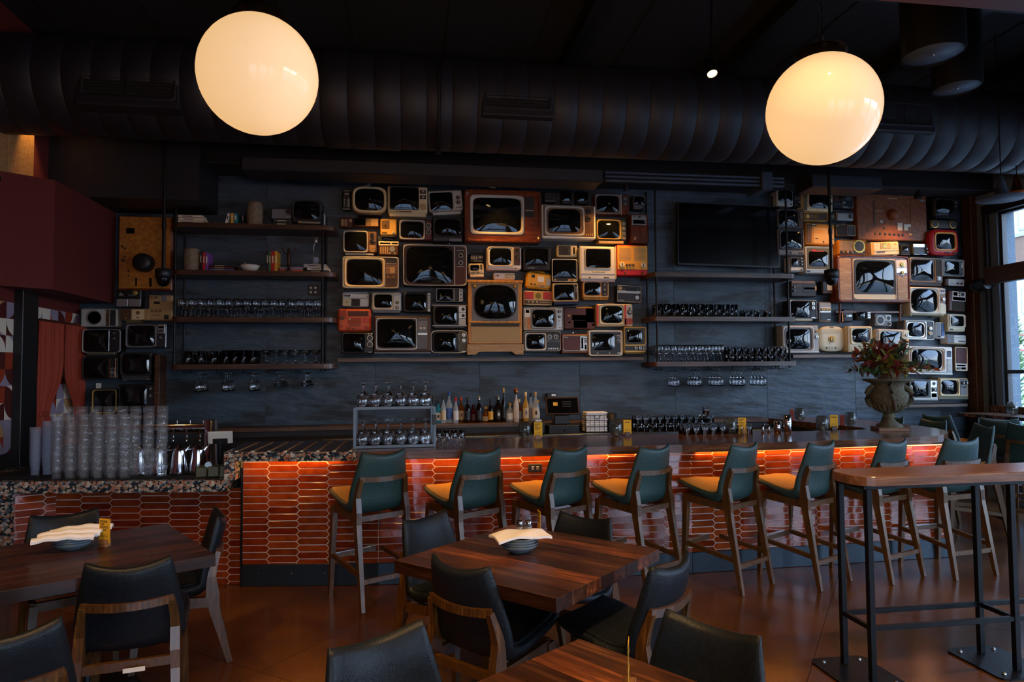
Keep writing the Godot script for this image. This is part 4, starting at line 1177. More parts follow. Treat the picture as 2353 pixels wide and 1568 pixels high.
	dev([1.812, 2.597, 0.310, 0.221, 0.17], "tan_rimmed_television", "black-screened television in a tan case with a blue-grey foot", "tan", "R .02 .02 .98 .97 .04 12 cream; S .06 .08 .84 .92 8 .02; P .86 .08 .96 .9 dark; B .89 .2 .94 .5 4 silver; N .04 .98 .14 navy", 1.2)
	dev([2.183, 2.633, 0.319, 0.202, 0.16], "honey_television", "small television in a honey wood case with a dark dial panel", "honey", "R .02 .02 .98 .92 .04 11 cream; S .06 .06 .68 .82 6 .02; P .72 .06 .94 .86 dark; K .83 .2 .06 silver; K .83 .5 .06 silver; K .83 .75 .05 silver; L .1 .88 .66 .91 silver; N .03 .97 .08 honey")
	dev([2.605, 2.592, 0.299, 0.200, 0.12], "chrome_radio", "black and chrome portable radio with a round silver knob, near the shelf posts", "black", "R 0 0 1 1 .04 11 silver; P .03 .3 .97 .46 silver; P .06 .06 .2 .26 tan; P .35 .14 .8 .34 chrome; D .84 .7 .13 silver; L .06 .88 .3 .91 silver; A .1 -.02 .12 -.14; A .95 -.02 .96 -.16; H .1 .95 .05 chrome", -2.0)
	dev([1.541, 2.282, 0.471, 0.270, 0.18], "stickered_television", "silver television with a square sticker left of its screen", "pale", "R 0 0 1 1 .025 12 silver; P .03 .06 .17 .42 white; P .05 .1 .15 .25 copper; P .03 .45 .1 .95 tan; P .1 .45 .18 .95 copper; R .19 .05 .81 .93 .04 8 grey; S .22 .1 .78 .85 6 .025; P .83 .05 .97 .95 silver; K .9 .18 .07 dark; K .9 .4 .06 dark; B .87 .55 .92 .8 5 chrome; P .85 .86 .96 .9 dark")
	var op := dev([1.985, 2.297, 0.376, 0.263, 0.14], "opened_radio", "opened brown wooden radio showing its inside, with a loose aerial", "dark_wood", "P .02 .05 .98 .97 maroon; P .7 .05 .97 .7 card; P .72 .1 .92 .55 tan; P .25 .35 .72 .6 card; P .3 .6 .75 .95 black; K .15 .4 .05 tan; P .13 .65 .22 .74 paper; P .9 .75 .97 .85 paper; A .02 .15 .62 .36; P .4 -.02 .9 .06 card")
	dev([2.405, 2.331, 0.444, 0.264, 0.18], "red_speaker_television", "cream television with red speaker cloth and one ringed dial", "cream", "P .0 .04 .05 .95 red; R .07 .02 .76 .95 .05 7 pale; S .12 .09 .72 .86 4.5 .03; P .77 .03 .82 .97 red; P .82 .03 .98 .62 pale; O .91 .36 .12 dark; K .91 .36 .07 silver; K .91 .18 .04 dark; P .77 .64 .99 .92 rust; H .25 .55 .03 tan", 0, 0.014)
	dev([1.523, 2.022, 0.439, 0.229, 0.18], "black_dial_television", "black television with white trim and two ringed dials beside the console foot", "black", "R 0 0 1 1 .03 12 pale; R .04 .08 .61 .96 .05 6 white; S .09 .15 .56 .88 4.5 .025; O .71 .28 .12 silver; O .88 .28 .12 silver; K .71 .28 .07 dark; K .88 .28 .07 dark; R .64 .44 .96 .54 .015 12 silver; B .65 .84 .95 .92 5 silver; N .03 .97 .08 dark")
	dev([1.923, 1.992, 0.331, 0.231, 0.16], "wooden_mesh_radio", "wooden radio with a dark brown mesh front and silver tuning strip", "cherry", "R .04 .08 .97 .86 .04 9 pale; P .08 .13 .66 .8 maroon; L .12 .17 .24 .2 ivory; P .68 .1 .94 .83 silver; P .72 .18 .8 .75 dark; P .71 .42 .8 .46 brass; B .84 .2 .92 .45 3 dark; P .84 .55 .92 .8 grey; D .43 -.06 .04 silver; K .85 .95 .02 gold")
	dev([2.285, 1.998, 0.409, 0.298, 0.19], "teal_screen_television", "white-framed television with a greenish screen and two small dials", "white", "R 0 0 1 1 .04 12 white; P .05 .06 .95 .96 black; S .07 .1 .8 .8 8 .02; O .88 .24 .07 silver; O .88 .42 .07 silver; K .88 .24 .04 dark; K .88 .42 .04 dark; K .25 .9 .025 silver; K .6 .9 .025 silver; L .85 .88 .95 .91 silver; L .1 .84 .5 .845 grey")
	dev([2.653, 2.034, 0.270, 0.312, 0.17], "gold_television", "upright gold-rimmed television with dials below its screen, at the ledge's right end", "gold", "R 0 0 1 .68 .025 12 gold; P .05 .05 .95 .66 dark; S .1 .1 .84 .6 5 .025; P .04 .72 .96 .9 dark; K .52 .81 .06 silver; K .72 .81 .06 silver; K .52 .81 .035 dark; K .72 .81 .035 dark; B .85 .74 .93 .88 3 silver; N .05 .95 .04 olive", 0, 0.015)
	dev([-0.609, 2.498, 0.298, 0.158, 0.13], "white_cassette_radio", "white cassette radio with three silver panels, left edge of the middle block", "pale", "P .02 .1 .98 .36 white; P .04 .14 .3 .32 dark; K .1 .22 .06 silver; K .2 .22 .06 silver; K .93 .24 .04 dark; P .03 .44 .33 .96 cream; K .18 .7 .04 dark; P .35 .44 .66 .96 dark_cloth; P .68 .44 .98 .96 white; A .1 -.04 .95 -.1", -1.5)
	dev([-0.264, 2.476, 0.330, 0.208, 0.17], "silver_dial_television", "silver television with two black dials and a blue-grey foot", "pale", "R .02 .02 .98 .98 .03 12 silver; R .05 .05 .72 .92 .05 8 cream; S .09 .12 .69 .85 6 .024; P .75 .04 .97 .95 silver; O .86 .56 .1 dark; O .86 .83 .1 dark; K .86 .56 .06 chrome; K .86 .83 .06 chrome; B .78 .12 .94 .16 3 grey; N .04 .96 .12 grey")
	dev([0.080, 2.473, 0.320, 0.234, 0.16], "slider_television", "black television with a silver slider strip right of its screen", "dark", "R .03 .05 .85 .97 .05 6 charcoal; S .07 .1 .82 .92 6 .025; P .87 .05 .97 .97 silver; B .89 .12 .95 .85 6 grey")
	dev([0.451, 2.558, 0.310, 0.156, 0.14], "small_silver_television", "small silver-rimmed television above the grey-dial television", "dark", "R 0 0 1 1 .05 12 silver; S .05 .08 .62 .92 10 .01; P .65 .05 .68 .95 silver; P .7 .1 .83 .9 dark; P .85 .05 .98 .95 silver; K .92 .2 .06 dark; K .92 .46 .06 dark; K .92 .76 .07 rust; P .1 .64 .17 .8 gold")
	dev([-0.618, 2.264, 0.368, 0.255, 0.16], "orange_toy_radio", "orange-red toy tape player with a handle, far left of the middle block", "orange", "P .05 .05 .26 .45 rust; K .13 .42 .07 dark; P .3 .1 .92 .32 maroon; P .3 .4 .7 .66 rust; P .75 .38 .95 .6 red; L .34 .44 .38 .48 ivory; G .33 .7 .68 .78 2 maroon; D .12 .78 .06 rust; P .24 .8 .4 .95 rust; K .5 .9 .05 maroon; P .78 .76 .95 .95 rust; B .42 .84 .74 .9 5 red; H .3 .7 .06 maroon", 0, 0.02)
	dev([0.448, 2.318, 0.388, 0.245, 0.18], "grey_dial_television", "television with a tall grey dial column, above the white-outlined set", "dark", "P -.01 0 1.01 .04 silver; P -.01 .96 1.01 1 silver; R .02 .05 .76 .95 .05 6 charcoal; S .07 .1 .73 .9 5 .026; P .77 .06 .98 .34 silver; P .77 .36 .98 .63 silver; P .77 .65 .98 .95 pale; O .9 .2 .08 dark; O .9 .5 .08 dark; N .05 .95 .1 dark")
	dev([-0.581, 2.004, 0.354, 0.235, 0.17], "bold_dial_television", "black television with two bold white dials, lowest at the left of the ledge", "dark", "R .02 .03 .74 .96 .03 10 charcoal; S .04 .06 .72 .92 8 .026; O .88 .26 .14 white; O .88 .56 .14 white; K .88 .26 .06 dark; K .88 .56 .06 dark; K .84 .06 .04 silver; K .93 .06 .04 silver; L .84 .92 .93 .95 silver; N .1 .9 .06 black")
	dev([-0.084, 2.105, 0.631, 0.404, 0.20], "grey_wood_television", "big television with silver rim in a dark brown case, low in the middle block", "brown", "R .03 .05 .76 .94 .035 12 silver; S .06 .09 .73 .88 8 .03; P .77 .05 .94 .45 grey; P .78 .09 .93 .12 dark; K .81 .25 .02 copper; B .79 .31 .92 .36 2 ivory; P .77 .46 .94 .53 silver; G .77 .55 .94 .92 14 grey; P .78 .93 .93 .95 dark; N 0 1 .05 grey")
	dev([0.442, 2.016, 0.417, 0.259, 0.18], "white_outlined_television", "black television outlined in white with rounded corners, beside the console foot", "black", "R 0 0 1 1 .03 7 white; R .05 .06 .72 .95 .03 5 dark; S .08 .1 .7 .9 4.5 .026; P .76 .06 .97 .96 olive; K .9 .2 .09 silver; K .9 .44 .09 silver; B .74 .12 .78 .42 4 grey; G .77 .6 .96 .9 7 olive; L .85 .92 .95 .94 silver", 0, 0.012, 9.0)
	# the tall honey-coloured console in the centre
	var b := [0.971, 2.295, 0.626, 0.855, 0.21]
	var o := thing("yellow_console_television", "tall honey-wood console television with a cloth front and cut-out feet, centre of the wall", "television", Vector3(b[0], b[1], WALL))
	var w: float = b[2]
	var h: float = b[3]
	var d: float = b[4]
	part("cabinet", MB.new().cube(Vector3(-w * 0.5, -h * 0.35, 0), Vector3(w * 0.5, h * 0.5, d), 0.006).done(), M.honey, o)
	part("top_board", MB.new().cube(Vector3(-w * 0.52, h * 0.47, 0), Vector3(w * 0.52, h * 0.505, d + 0.02), 0.006).done(), M.honey, o)
	part("base_board", MB.new().slab(PackedVector2Array([Vector2(-w * 0.52, -h * 0.5), Vector2(-w * 0.37, -h * 0.5), Vector2(-w * 0.3, -h * 0.46), Vector2(w * 0.3, -h * 0.46), Vector2(w * 0.37, -h * 0.5), Vector2(w * 0.52, -h * 0.5), Vector2(w * 0.52, -h * 0.36), Vector2(-w * 0.52, -h * 0.36)]), 0.0, d + 0.02).done(), M.pale_wood, o)
	part("mask", MB.new().box(Vector3(0, h * 0.205, d), Vector3(w * 0.86, h * 0.5, 0.012), 0.003).done(), M.grey, o)
	part("bezel", ring_mesh(Vector2(0.0, h * 0.21), w * 0.4, h * 0.235, 0.012, 3.0, 3.0, d + 0.004, 0.014), M.charcoal, o)
	part("screen", screen_mesh(Vector2(0.0, h * 0.21), w * 0.385, h * 0.225, 3.0, d + 0.006, 0.04), M.screen, o)
	for s in [-1.0, 1.0]:
		var kn := part("knob", disc(0.024, d, d + 0.03, Vector2(s * w * 0.37, h * 0.42), 16), M.brass, o)
		part("knob_cap", disc(0.011, d + 0.03, d + 0.036, Vector2(s * w * 0.37, h * 0.42), 12), M.tan, kn)
	part("rail", MB.new().box(Vector3(0, -h * 0.06, d), Vector3(w * 0.98, h * 0.025, 0.02), 0.004).done(), M.honey, o)
	part("speaker_cloth", MB.new().box(Vector3(0, -h * 0.21, d), Vector3(w * 0.9, h * 0.24, 0.01), 0.002).done(), M.cloth, o)
	part("cloth_band", MB.new().box(Vector3(0, -h * 0.1, d + 0.001), Vector3(w * 0.9, h * 0.045, 0.012), 0.002).done(), M.dark_cloth, o)
	part("lower_rail", MB.new().box(Vector3(0, -h * 0.345, d), Vector3(w * 0.98, h * 0.02, 0.02), 0.004).done(), M.pale_wood, o)

func sets_right() -> void:
	dev([4.632, 3.805, 0.222, 0.198, 0.16], "grey_monitor", "pale grey television at the top left of the right-hand block, behind a shelf post", "pale", "S .08 .02 .95 .72 6 .015; K .85 .88 .04 dark; P .05 .78 .95 .8 grey", 0, 0.012)
	dev([4.847, 3.799, 0.124, 0.166, 0.10], "tape_deck_radio", "narrow black tape deck with silver lettering, top row right", "black", "R 0 0 1 1 .04 12 charcoal; L .1 .15 .9 .2 silver; G .1 .25 .9 .45 4 grey; P .5 .55 .9 .68 silver; P .1 .85 .5 .9 silver")
	dev([5.076, 3.780, 0.397, 0.249, 0.17], "cream_box_television", "cream television turned slightly left, top row of the right-hand block", "ivory", "R .14 .04 .9 .92 .05 8 cream; S .18 .09 .86 .86 5 .022; P .0 .0 .12 1 olive; K .95 .3 .05 cream; K .95 .6 .05 dark", -1.5)
	dev([5.461, 3.803, 0.278, 0.174, 0.10], "stereo_receiver_radio", "dark stereo receiver with silver outline, behind a lamp head", "black", "R .45 0 1 .98 .04 12 silver; G .55 .12 .9 .4 5 grey; P .5 .5 .62 .65 silver; P .06 .15 .35 .5 maroon; P .52 .85 .75 .95 silver; L .06 .7 .4 .74 grey")
	dev([4.696, 3.555, 0.351, 0.241, 0.16], "wood_strip_television", "grey television with a wood dial strip just right of the flat screen", "grey", "R .02 .02 .8 .98 .05 8 charcoal; S .06 .08 .76 .9 6 .02; P .82 .04 .98 .96 brown; K .9 .2 .05 silver; B .85 .28 .96 .34 2 silver; K .9 .44 .05 silver")
	dev([5.060, 3.593, 0.327, 0.122, 0.13], "gold_dial_radio", "long gold radio with two round gold dials", "gold", "R 0 0 1 1 .08 11 gold; P .04 .12 .96 .88 brown; D .16 .5 .24 gold; D .5 .5 .2 brass; B .3 .35 .36 .6 2 silver; G .62 .25 .92 .75 4 dark")
	dev([5.304, 3.603, 0.096, 0.106, 0.10], "tiny_radio", "tiny dark radio behind the hanging pole", "dark", "P .15 .2 .85 .8 olive; K .5 .5 .15 silver")
	dev([5.474, 3.617, 0.235, 0.123, 0.12], "silver_portable_radio", "silver portable radio with one round black dial", "silver", "P .03 .04 .97 .25 dark; G .05 .35 .6 .9 6 pale; O .8 .55 .22 dark; K .8 .55 .1 silver")
	dev([5.109, 3.371, 0.392, 0.265, 0.14], "open_back_radio", "tan radio case seen from its open back, leaning in the right-hand block", "card", "P .04 .06 .2 .95 brown; P .25 .2 .98 .96 tan; P .16 .02 .36 .14 dark; L .2 .05 .32 .1 ivory; G .3 .3 .6 .5 3 card; K .6 .86 .03 maroon; L .32 .72 .42 .75 dark; L .88 .7 .96 .73 dark", -2.0)
	dev([4.696, 3.255, 0.356, 0.333, 0.17], "lamp_lit_television", "dark grey television with a squared rim beside the hanging pole", "grey", "R .03 .04 .95 .8 .06 9 charcoal; S .1 .1 .88 .74 7 .022; P .42 .86 .5 .95 dark; P .75 .88 .92 .93 dark", 0, 0.014)
	dev([5.471, 3.427, 0.265, 0.145, 0.12], "pocket_radio", "brown transistor radio with a silver-framed scale", "brown", "R 0 0 1 1 .03 11 tan; R .57 .06 .97 .97 .05 10 silver; P .66 .2 .88 .85 black; P .05 .12 .5 .9 dark_cloth; P .05 .08 .14 .22 silver; D .4 -.06 .05 silver")
	var bp := dev([6.133, 3.614, 0.994, 0.604, 0.12], "brown_back_panel", "large brown back panel of a television set with a round bump, lit from above", "brown_board", "P .23 .15 .26 .7 brown; P .44 .08 .58 .11 tan; P .26 .36 .36 .38 tan; D .34 .6 .035 silver; D .38 .74 .025 dark; P .57 .62 .64 .78 paper; P .66 .64 .76 .7 paper; P .66 .7 .72 .78 ivory; P .72 .84 .77 .88 copper; P .9 .1 .97 .14 silver; D .255 .86 .03 brown; D .32 .86 .03 dark; D .39 .86 .03 dark; D .455 .87 .03 dark; D .52 .87 .03 dark; D .585 .88 .03 dark; D .64 .88 .03 dark; P .76 .08 .765 .6 brown; P .55 .22 .75 .225 brown; P .55 .28 .75 .285 brown")
	part("tube_cover", MB.new().lathe([Vector2(0.075, 0), Vector2(0.07, 0.03), Vector2(0.05, 0.06), Vector2(0.02, 0.075), Vector2(0, 0.076)], 20, Transform3D(Basis(Vector3.RIGHT, PI * 0.5), Vector3(0.0, 0.03, 0.12))).done(), M.brown_board, bp)
	dev([6.878, 3.752, 0.328, 0.245, 0.15], "dark_round_television", "black rounded television at the top right corner near the window", "black", "R .02 .02 .98 .98 .05 5 charcoal; S .06 .06 .84 .78 4.5 .025; B .08 .84 .6 .9 6 silver; K .93 .2 .06 silver; K .93 .4 .05 silver; N .05 .95 .06 dark", -2.0, 0.02)
	dev([6.884, 3.544, 0.400, 0.126, 0.10], "twin_ring_speaker", "pair of brass-ringed speakers above the red television", "black", "O .17 .5 .44 brass; O .83 .5 .44 brass; D .17 .5 .26 black; D .83 .5 .26 black")
	dev([6.809, 3.290, 0.414, 0.334, 0.18], "red_television", "rounded red television with an orange screen rim, near the window", "red", "R .17 .1 .92 .82 .06 6 yellow; S .22 .16 .87 .76 6 .025; B .5 .88 .7 .93 3 dark; B .78 .88 .92 .93 3 dark; H .3 .6 .03 red", 0, 0.02, 5.0)
	dev([4.779, 2.984, 0.199, 0.186, 0.15], "slope_front_television", "small white-footed television behind the hanging pole end", "white", "P .03 .04 .92 .72 dark; S .06 .08 .58 .68 6 .012; K .74 .14 .06 silver; K .78 .34 .06 silver; K .78 .54 .06 silver; K .74 .9 .04 dark", 0, 0.016)
	dev([5.059, 3.037, 0.372, 0.334, 0.17], "red_label_television", "white-framed television with red stickers on its screen", "white", "R 0 0 1 .88 .025 12 white; P .06 .06 .94 .84 olive; S .1 .15 .86 .78 7 .02; P .05 .91 .18 .96 dark; L .25 .12 .4 .2 red; L .38 .17 .68 .25 red; L .45 .24 .64 .32 red")
	dev([5.537, 3.206, 0.379, 0.189, 0.15], "round_speaker_radio", "honey wood radio with a large round screen-like speaker at its right", "honey", "R 0 0 1 1 .03 10 honey; G .04 .08 .5 .66 8 tan; P .04 .72 .96 .95 dark; K .15 .83 .06 gold; K .3 .83 .07 honey; K .46 .83 .06 gold; O .74 .42 .46 brass; D .74 .42 .34 screen; P .06 .06 .1 .16 red")
	dev([5.996, 3.203, 0.416, 0.174, 0.14], "cream_tilted_radio", "cream clock radio tilted up to the right on the wooden console", "ivory", "P .02 .05 .14 .95 yellow; P .36 .06 .66 .52 gold; D .5 .28 .2 brass; P .68 .06 .97 .55 cream; L .15 .66 .97 .68 tan; B .22 .72 .5 .78 4 dark; D .86 .2 .06 tan; D .95 .78 .05 brass; N .15 .3 .08 grey; N .75 .9 .08 grey", 3.0, 0.014)
	dev([6.303, 3.192, 0.143, 0.147, 0.12], "mini_black_television", "very small black television between the cream radio and the grey box radio", "black", "R .06 .08 .94 .8 .06 6 charcoal; S .14 .16 .86 .72 5 .01; B .2 .86 .8 .92 4 grey")
	dev([6.510, 3.206, 0.237, 0.147, 0.13], "box_recorder_radio", "dark tape recorder with a pale lid strip left of the red television", "dark", "P .06 .04 .75 .34 silver; P .78 .04 .95 .34 grey; K .86 .46 .1 silver; K .9 .74 .1 silver; P .08 .45 .7 .9 black; P .1 .93 .9 .98 silver; L .45 .86 .6 .98 blue")
	var cs := dev([5.782, 2.801, 0.995, 0.590, 0.20], "wide_console_television", "wide teak console television with pale cloth wings and two brass dials", "teak", "R 0 0 1 1 .03 12 cherry; P .03 .06 .19 .95 pale_wood; P .2 .05 .215 .97 teak; R .21 .07 .81 .94 .02 12 ivory; P .23 .1 .8 .83 charcoal; S .24 .1 .79 .81 4.5 .035; P .22 .83 .8 .93 ivory; P .82 .08 .97 .26 white; P .82 .26 .97 .36 silver; K .9 .18 .045 brass; O .9 .36 .055 silver; K .9 .36 .035 brass; P .83 .42 .97 .95 pale_wood")
	part("stretcher", MB.new().box(Vector3(0, -0.41, 0.1), Vector3(0.95, 0.025, 0.03), 0.003).done(), M.teak, cs)
	for s in [-1.0, 1.0]:
		part("leg", MB.new().sweep([Vector3(s * 0.42, -0.31, 0.12), Vector3(s * 0.42, -0.56, 0.1)], [Vector2(0.018, 0.018), Vector2(0.011, 0.011)], 8).done(), M.teak, cs)
	dev([6.541, 2.926, 0.459, 0.320, 0.17], "striped_screen_television", "television with a pale striped reflection and tan rim, right of the wide console", "brown", "R 0 .02 .8 .97 .03 12 tan; S .05 .08 .74 .92 7 .025; P .82 .06 .98 .7 dark_cloth; R 0 0 1 1 .02 12 pale; B .84 .74 .97 .9 3 silver; N 0 1 .12 brown", -1.0)
	dev([6.951, 2.966, 0.309, 0.215, 0.15], "thin_rim_television", "small white-rimmed television at the right edge, above the white clock radio", "tan", "R 0 0 1 1 .03 12 white; P .06 .04 .96 .96 dark; S .08 .07 .82 .93 7 .02; B .87 .2 .93 .5 4 silver", -1.5)
	dev([6.989, 2.780, 0.278, 0.096, 0.13], "white_dial_radio", "low white-faced radio with two black knobs at the right edge", "brown", "P .16 .05 .98 .95 white; D .34 .4 .22 ivory; K .62 .62 .11 dark; K .82 .62 .11 dark; L .2 .7 .46 .74 grey", -2.0)
	dev([4.871, 2.676, 0.341, 0.197, 0.13], "wood_top_cassette_radio", "dark cassette recorder with a wood-grain top strip, right of the lower shelves", "charcoal", "P .02 .0 .94 .16 oak; P .5 .4 .93 .55 silver; P .48 .3 .96 .7 black; K .1 .4 .07 dark; K .1 .62 .07 black; P .94 .3 1 .6 copper; L .2 .3 .4 .34 grey", 0, 0.01)
	dev([5.200, 2.697, 0.149, 0.165, 0.12], "white_stripe_radio", "small dark radio with a white upright panel near the hanging pole", "dark", "P .45 .1 .92 .72 white; P .08 .1 .4 .72 black; P .08 .8 .92 .95 brown")
	dev([4.830, 2.413, 0.356, 0.233, 0.17], "twin_dial_television", "black television with two bold silver dials beside the right shelf rack", "dark", "R 0 0 1 1 .02 12 silver; S .03 .06 .73 .93 7 .022; P .76 .04 .97 .55 black; K .86 .2 .1 silver; K .86 .42 .1 silver; P .77 .58 .97 .97 dark; L .8 .92 .94 .95 silver; N .2 .85 .1 ivory")
	dev([5.164, 2.392, 0.166, 0.247, 0.12], "upright_portable_radio", "upright chrome-trimmed portable radio with three round knobs", "silver", "P .05 .05 .95 .28 pale; L .1 .3 .9 .33 yellow; K .24 .4 .08 ivory; K .5 .4 .08 ivory; K .78 .4 .08 ivory; P .06 .54 .94 .96 dark; L .6 .9 .85 .92 silver")
	dev([6.543, 2.529, 0.526, 0.357, 0.19], "cream_round_television", "cream television with a big bulging screen and wooden dial panel", "ivory", "R .0 .02 .8 .96 .05 5 white; S .04 .07 .76 .9 3.6 .045; P .81 .04 .97 .22 white; K .86 .12 .03 grey; K .92 .12 .03 grey; P .82 .24 .97 .56 oak; K .9 .43 .06 silver; P .82 .6 .98 .95 ivory; N .04 .06 .05 ivory; N .9 .92 .05 ivory", -1.0, 0.025)
	dev([7.005, 2.538, 0.246, 0.271, 0.14], "slanting_wood_radio", "slanting wooden radio with a white dial plate at the right edge", "maroon", "P .2 .04 .98 .5 white; P .25 .08 .5 .26 dark; D .8 .17 .09 dark; K .6 .12 .03 dark; K .6 .24 .03 dark; P .22 .3 .96 .48 grey; P .22 .52 .96 .98 dark_cloth", -4.0)
	dev([5.487, 2.346, 0.144, 0.160, 0.10], "small_deck_radio", "small dark tape deck below the wide console's left leg", "black", "G .1 .05 .9 .3 4 grey; P .5 .45 .85 .6 silver; K .3 .55 .08 silver; P .1 .75 .9 .9 charcoal; P -.1 .3 .0 1 copper")
	dev([5.687, 2.348, 0.199, 0.111, 0.12], "tiny_keyed_television", "tiny black television with grey keys under the wide console", "dark", "R .05 .08 .68 .95 .05 8 black; S .1 .14 .64 .88 6 .012; P .72 .05 .97 .95 grey; B .75 .12 .94 .85 4 silver", 1.0)
	dev([5.950, 2.287, 0.237, 0.155, 0.13], "camera_shaped_radio", "grey radio with one large and one small round speaker, below the wide console", "grey", "O .32 .52 .4 white; D .32 .52 .3 charcoal; P .62 .06 .96 .55 white; O .8 .32 .22 white; D .8 .32 .16 dark; O .88 .78 .15 silver; K .88 .78 .08 dark; H .2 .8 .08 dark", -2.0, 0.01)
	dev([4.775, 2.044, 0.488, 0.339, 0.19], "pale_rim_television", "pale-rimmed television with a deep stepped rim, just right of the lower shelf posts", "pale", "R .01 .03 .86 .97 .07 8 white; R .06 .08 .8 .92 .04 6 grey; S .1 .13 .76 .87 5 .03; P .87 .05 .98 .5 pale; K .93 .22 .05 gold; K .93 .42 .06 silver; P -.01 .95 1 1 white")
	dev([5.226, 2.049, 0.350, 0.317, 0.14], "cream_intercom_radio", "rounded cream set with one big gold knob, on the ledge behind the urn", "ivory", "P .08 .12 .92 .28 cream; O .5 .52 .16 gold; D .5 .52 .13 tan; K .5 .52 .1 gold; P .26 .82 .66 .9 navy; L .3 .84 .6 .88 ivory; P .42 .02 .58 .05 maroon; L .42 .66 .56 .72 white", 0, 0.02, 3.6)
	dev([5.574, 2.043, 0.346, 0.322, 0.20], "cream_upright_television", "cream upright television with a rounded screen, left of the flowers", "ivory", "R .1 .03 .95 .72 .06 6 ivory; S .18 .1 .88 .64 4 .03; P .0 .0 .08 1 tan; G .12 .78 .94 .93 5 cream", 0, 0.014)
	dev([6.040, 2.007, 0.443, 0.319, 0.19], "wood_cream_television", "cream and wood television half hidden behind the flowers", "cream", "P -.06 .02 .02 .98 oak; R .02 .03 .78 .96 .05 8 white; S .08 .1 .74 .88 6 .025; P .8 .04 .98 .96 ivory; K .9 .22 .06 silver; K .9 .44 .07 copper; G .83 .6 .96 .9 5 cream", -1.5)
	dev([6.422, 2.158, 0.400, 0.245, 0.17], "silver_curve_television", "silver-rimmed television with two ivory dials above the big white set", "silver", "R 0 0 1 1 .03 12 silver; R .03 .05 .73 .93 .06 6 pale; S .08 .12 .68 .85 4 .03; P .76 .05 .97 .95 dark; K .87 .4 .1 silver; K .87 .66 .1 ivory", -1.5)
	dev([6.777, 2.159, 0.132, 0.208, 0.11], "upright_scale_radio", "thin upright white radio with a blue scale strip", "white", "P .12 .06 .5 .95 grey; P .55 .06 .88 .85 blue; P .55 .06 .62 .85 silver; P .15 .85 .5 .92 dark", -2.0)
	dev([6.978, 2.255, 0.258, 0.225, 0.15], "ivory_small_television", "small ivory television at the right edge under the slanting wooden radio", "ivory", "R .08 .05 .98 .76 .05 9 white; S .16 .11 .9 .7 7 .015; P -.04 .04 .06 1 tan; P .1 .85 .3 .93 navy; L .4 .88 .9 .89 grey", -1.5, 0.014)
	dev([6.993, 2.043, 0.290, 0.113, 0.12], "white_tape_radio", "low grey and white radio with three small knobs at the right edge", "white", "P .02 .04 .38 .96 grey; K .62 .72 .06 dark; K .74 .72 .06 dark; K .86 .72 .06 dark; N .02 .98 .08 tan; L .42 .3 .95 .32 grey", -2.0)
	dev([6.546, 1.779, 0.628, 0.332, 0.20], "big_white_television", "big white television with a bright window reflection, behind the flowers", "white", "R .0 .01 .82 .97 .05 9 white; R .04 .08 .78 .92 .03 5 tan; S .07 .11 .75 .88 4.5 .045; P .84 .05 .98 .2 white; P .86 .15 .96 .38 navy; B .86 .44 .97 .95 10 pale; N 0 1 .06 white", -1.5)
	dev([7.037, 1.786, 0.189, 0.320, 0.13], "tall_wood_radio", "upright wood-framed radio with a brown mesh, right edge by the window", "dark_wood", "R .04 .02 .98 .98 .03 12 ivory; P .12 .06 .92 .64 maroon; P .1 .68 .94 .96 white; P .15 .72 .85 .8 grey; K .22 .88 .04 dark; K .36 .88 .04 dark; P .5 .83 .85 .93 olive", -1.5)
	dev([6.444, 1.396, 0.393, 0.259, 0.18], "chrome_foot_television", "black television with chrome dials on the low ledge behind the urn", "black", "R .0 .0 1 .9 .02 12 silver; S .05 .07 .68 .84 5 .03; P .75 .04 .98 .88 silver; P .77 .36 .97 .6 dark; O .87 .18 .1 white; O .87 .48 .11 silver; K .87 .48 .07 dark; P .77 .65 .97 .86 dark; P -.01 .9 1.01 .95 white; P -.01 .97 1.01 1 silver", -1.0)
	dev([6.868, 1.408, 0.417, 0.272, 0.18], "olive_television", "olive-rimmed television with two black dials, right end of the low ledge", "gold", "R .02 .02 .98 .85 .03 12 cream; R .05 .06 .68 .82 .03 6 silver; S .08 .1 .65 .78 4.5 .03; P .73 .05 .97 .82 grey; K .82 .22 .09 dark; K .94 .22 .09 dark; P .74 .4 .96 .44 silver; K .88 .44 .02 dark; P -.01 .86 1 1 olive", -1.0)

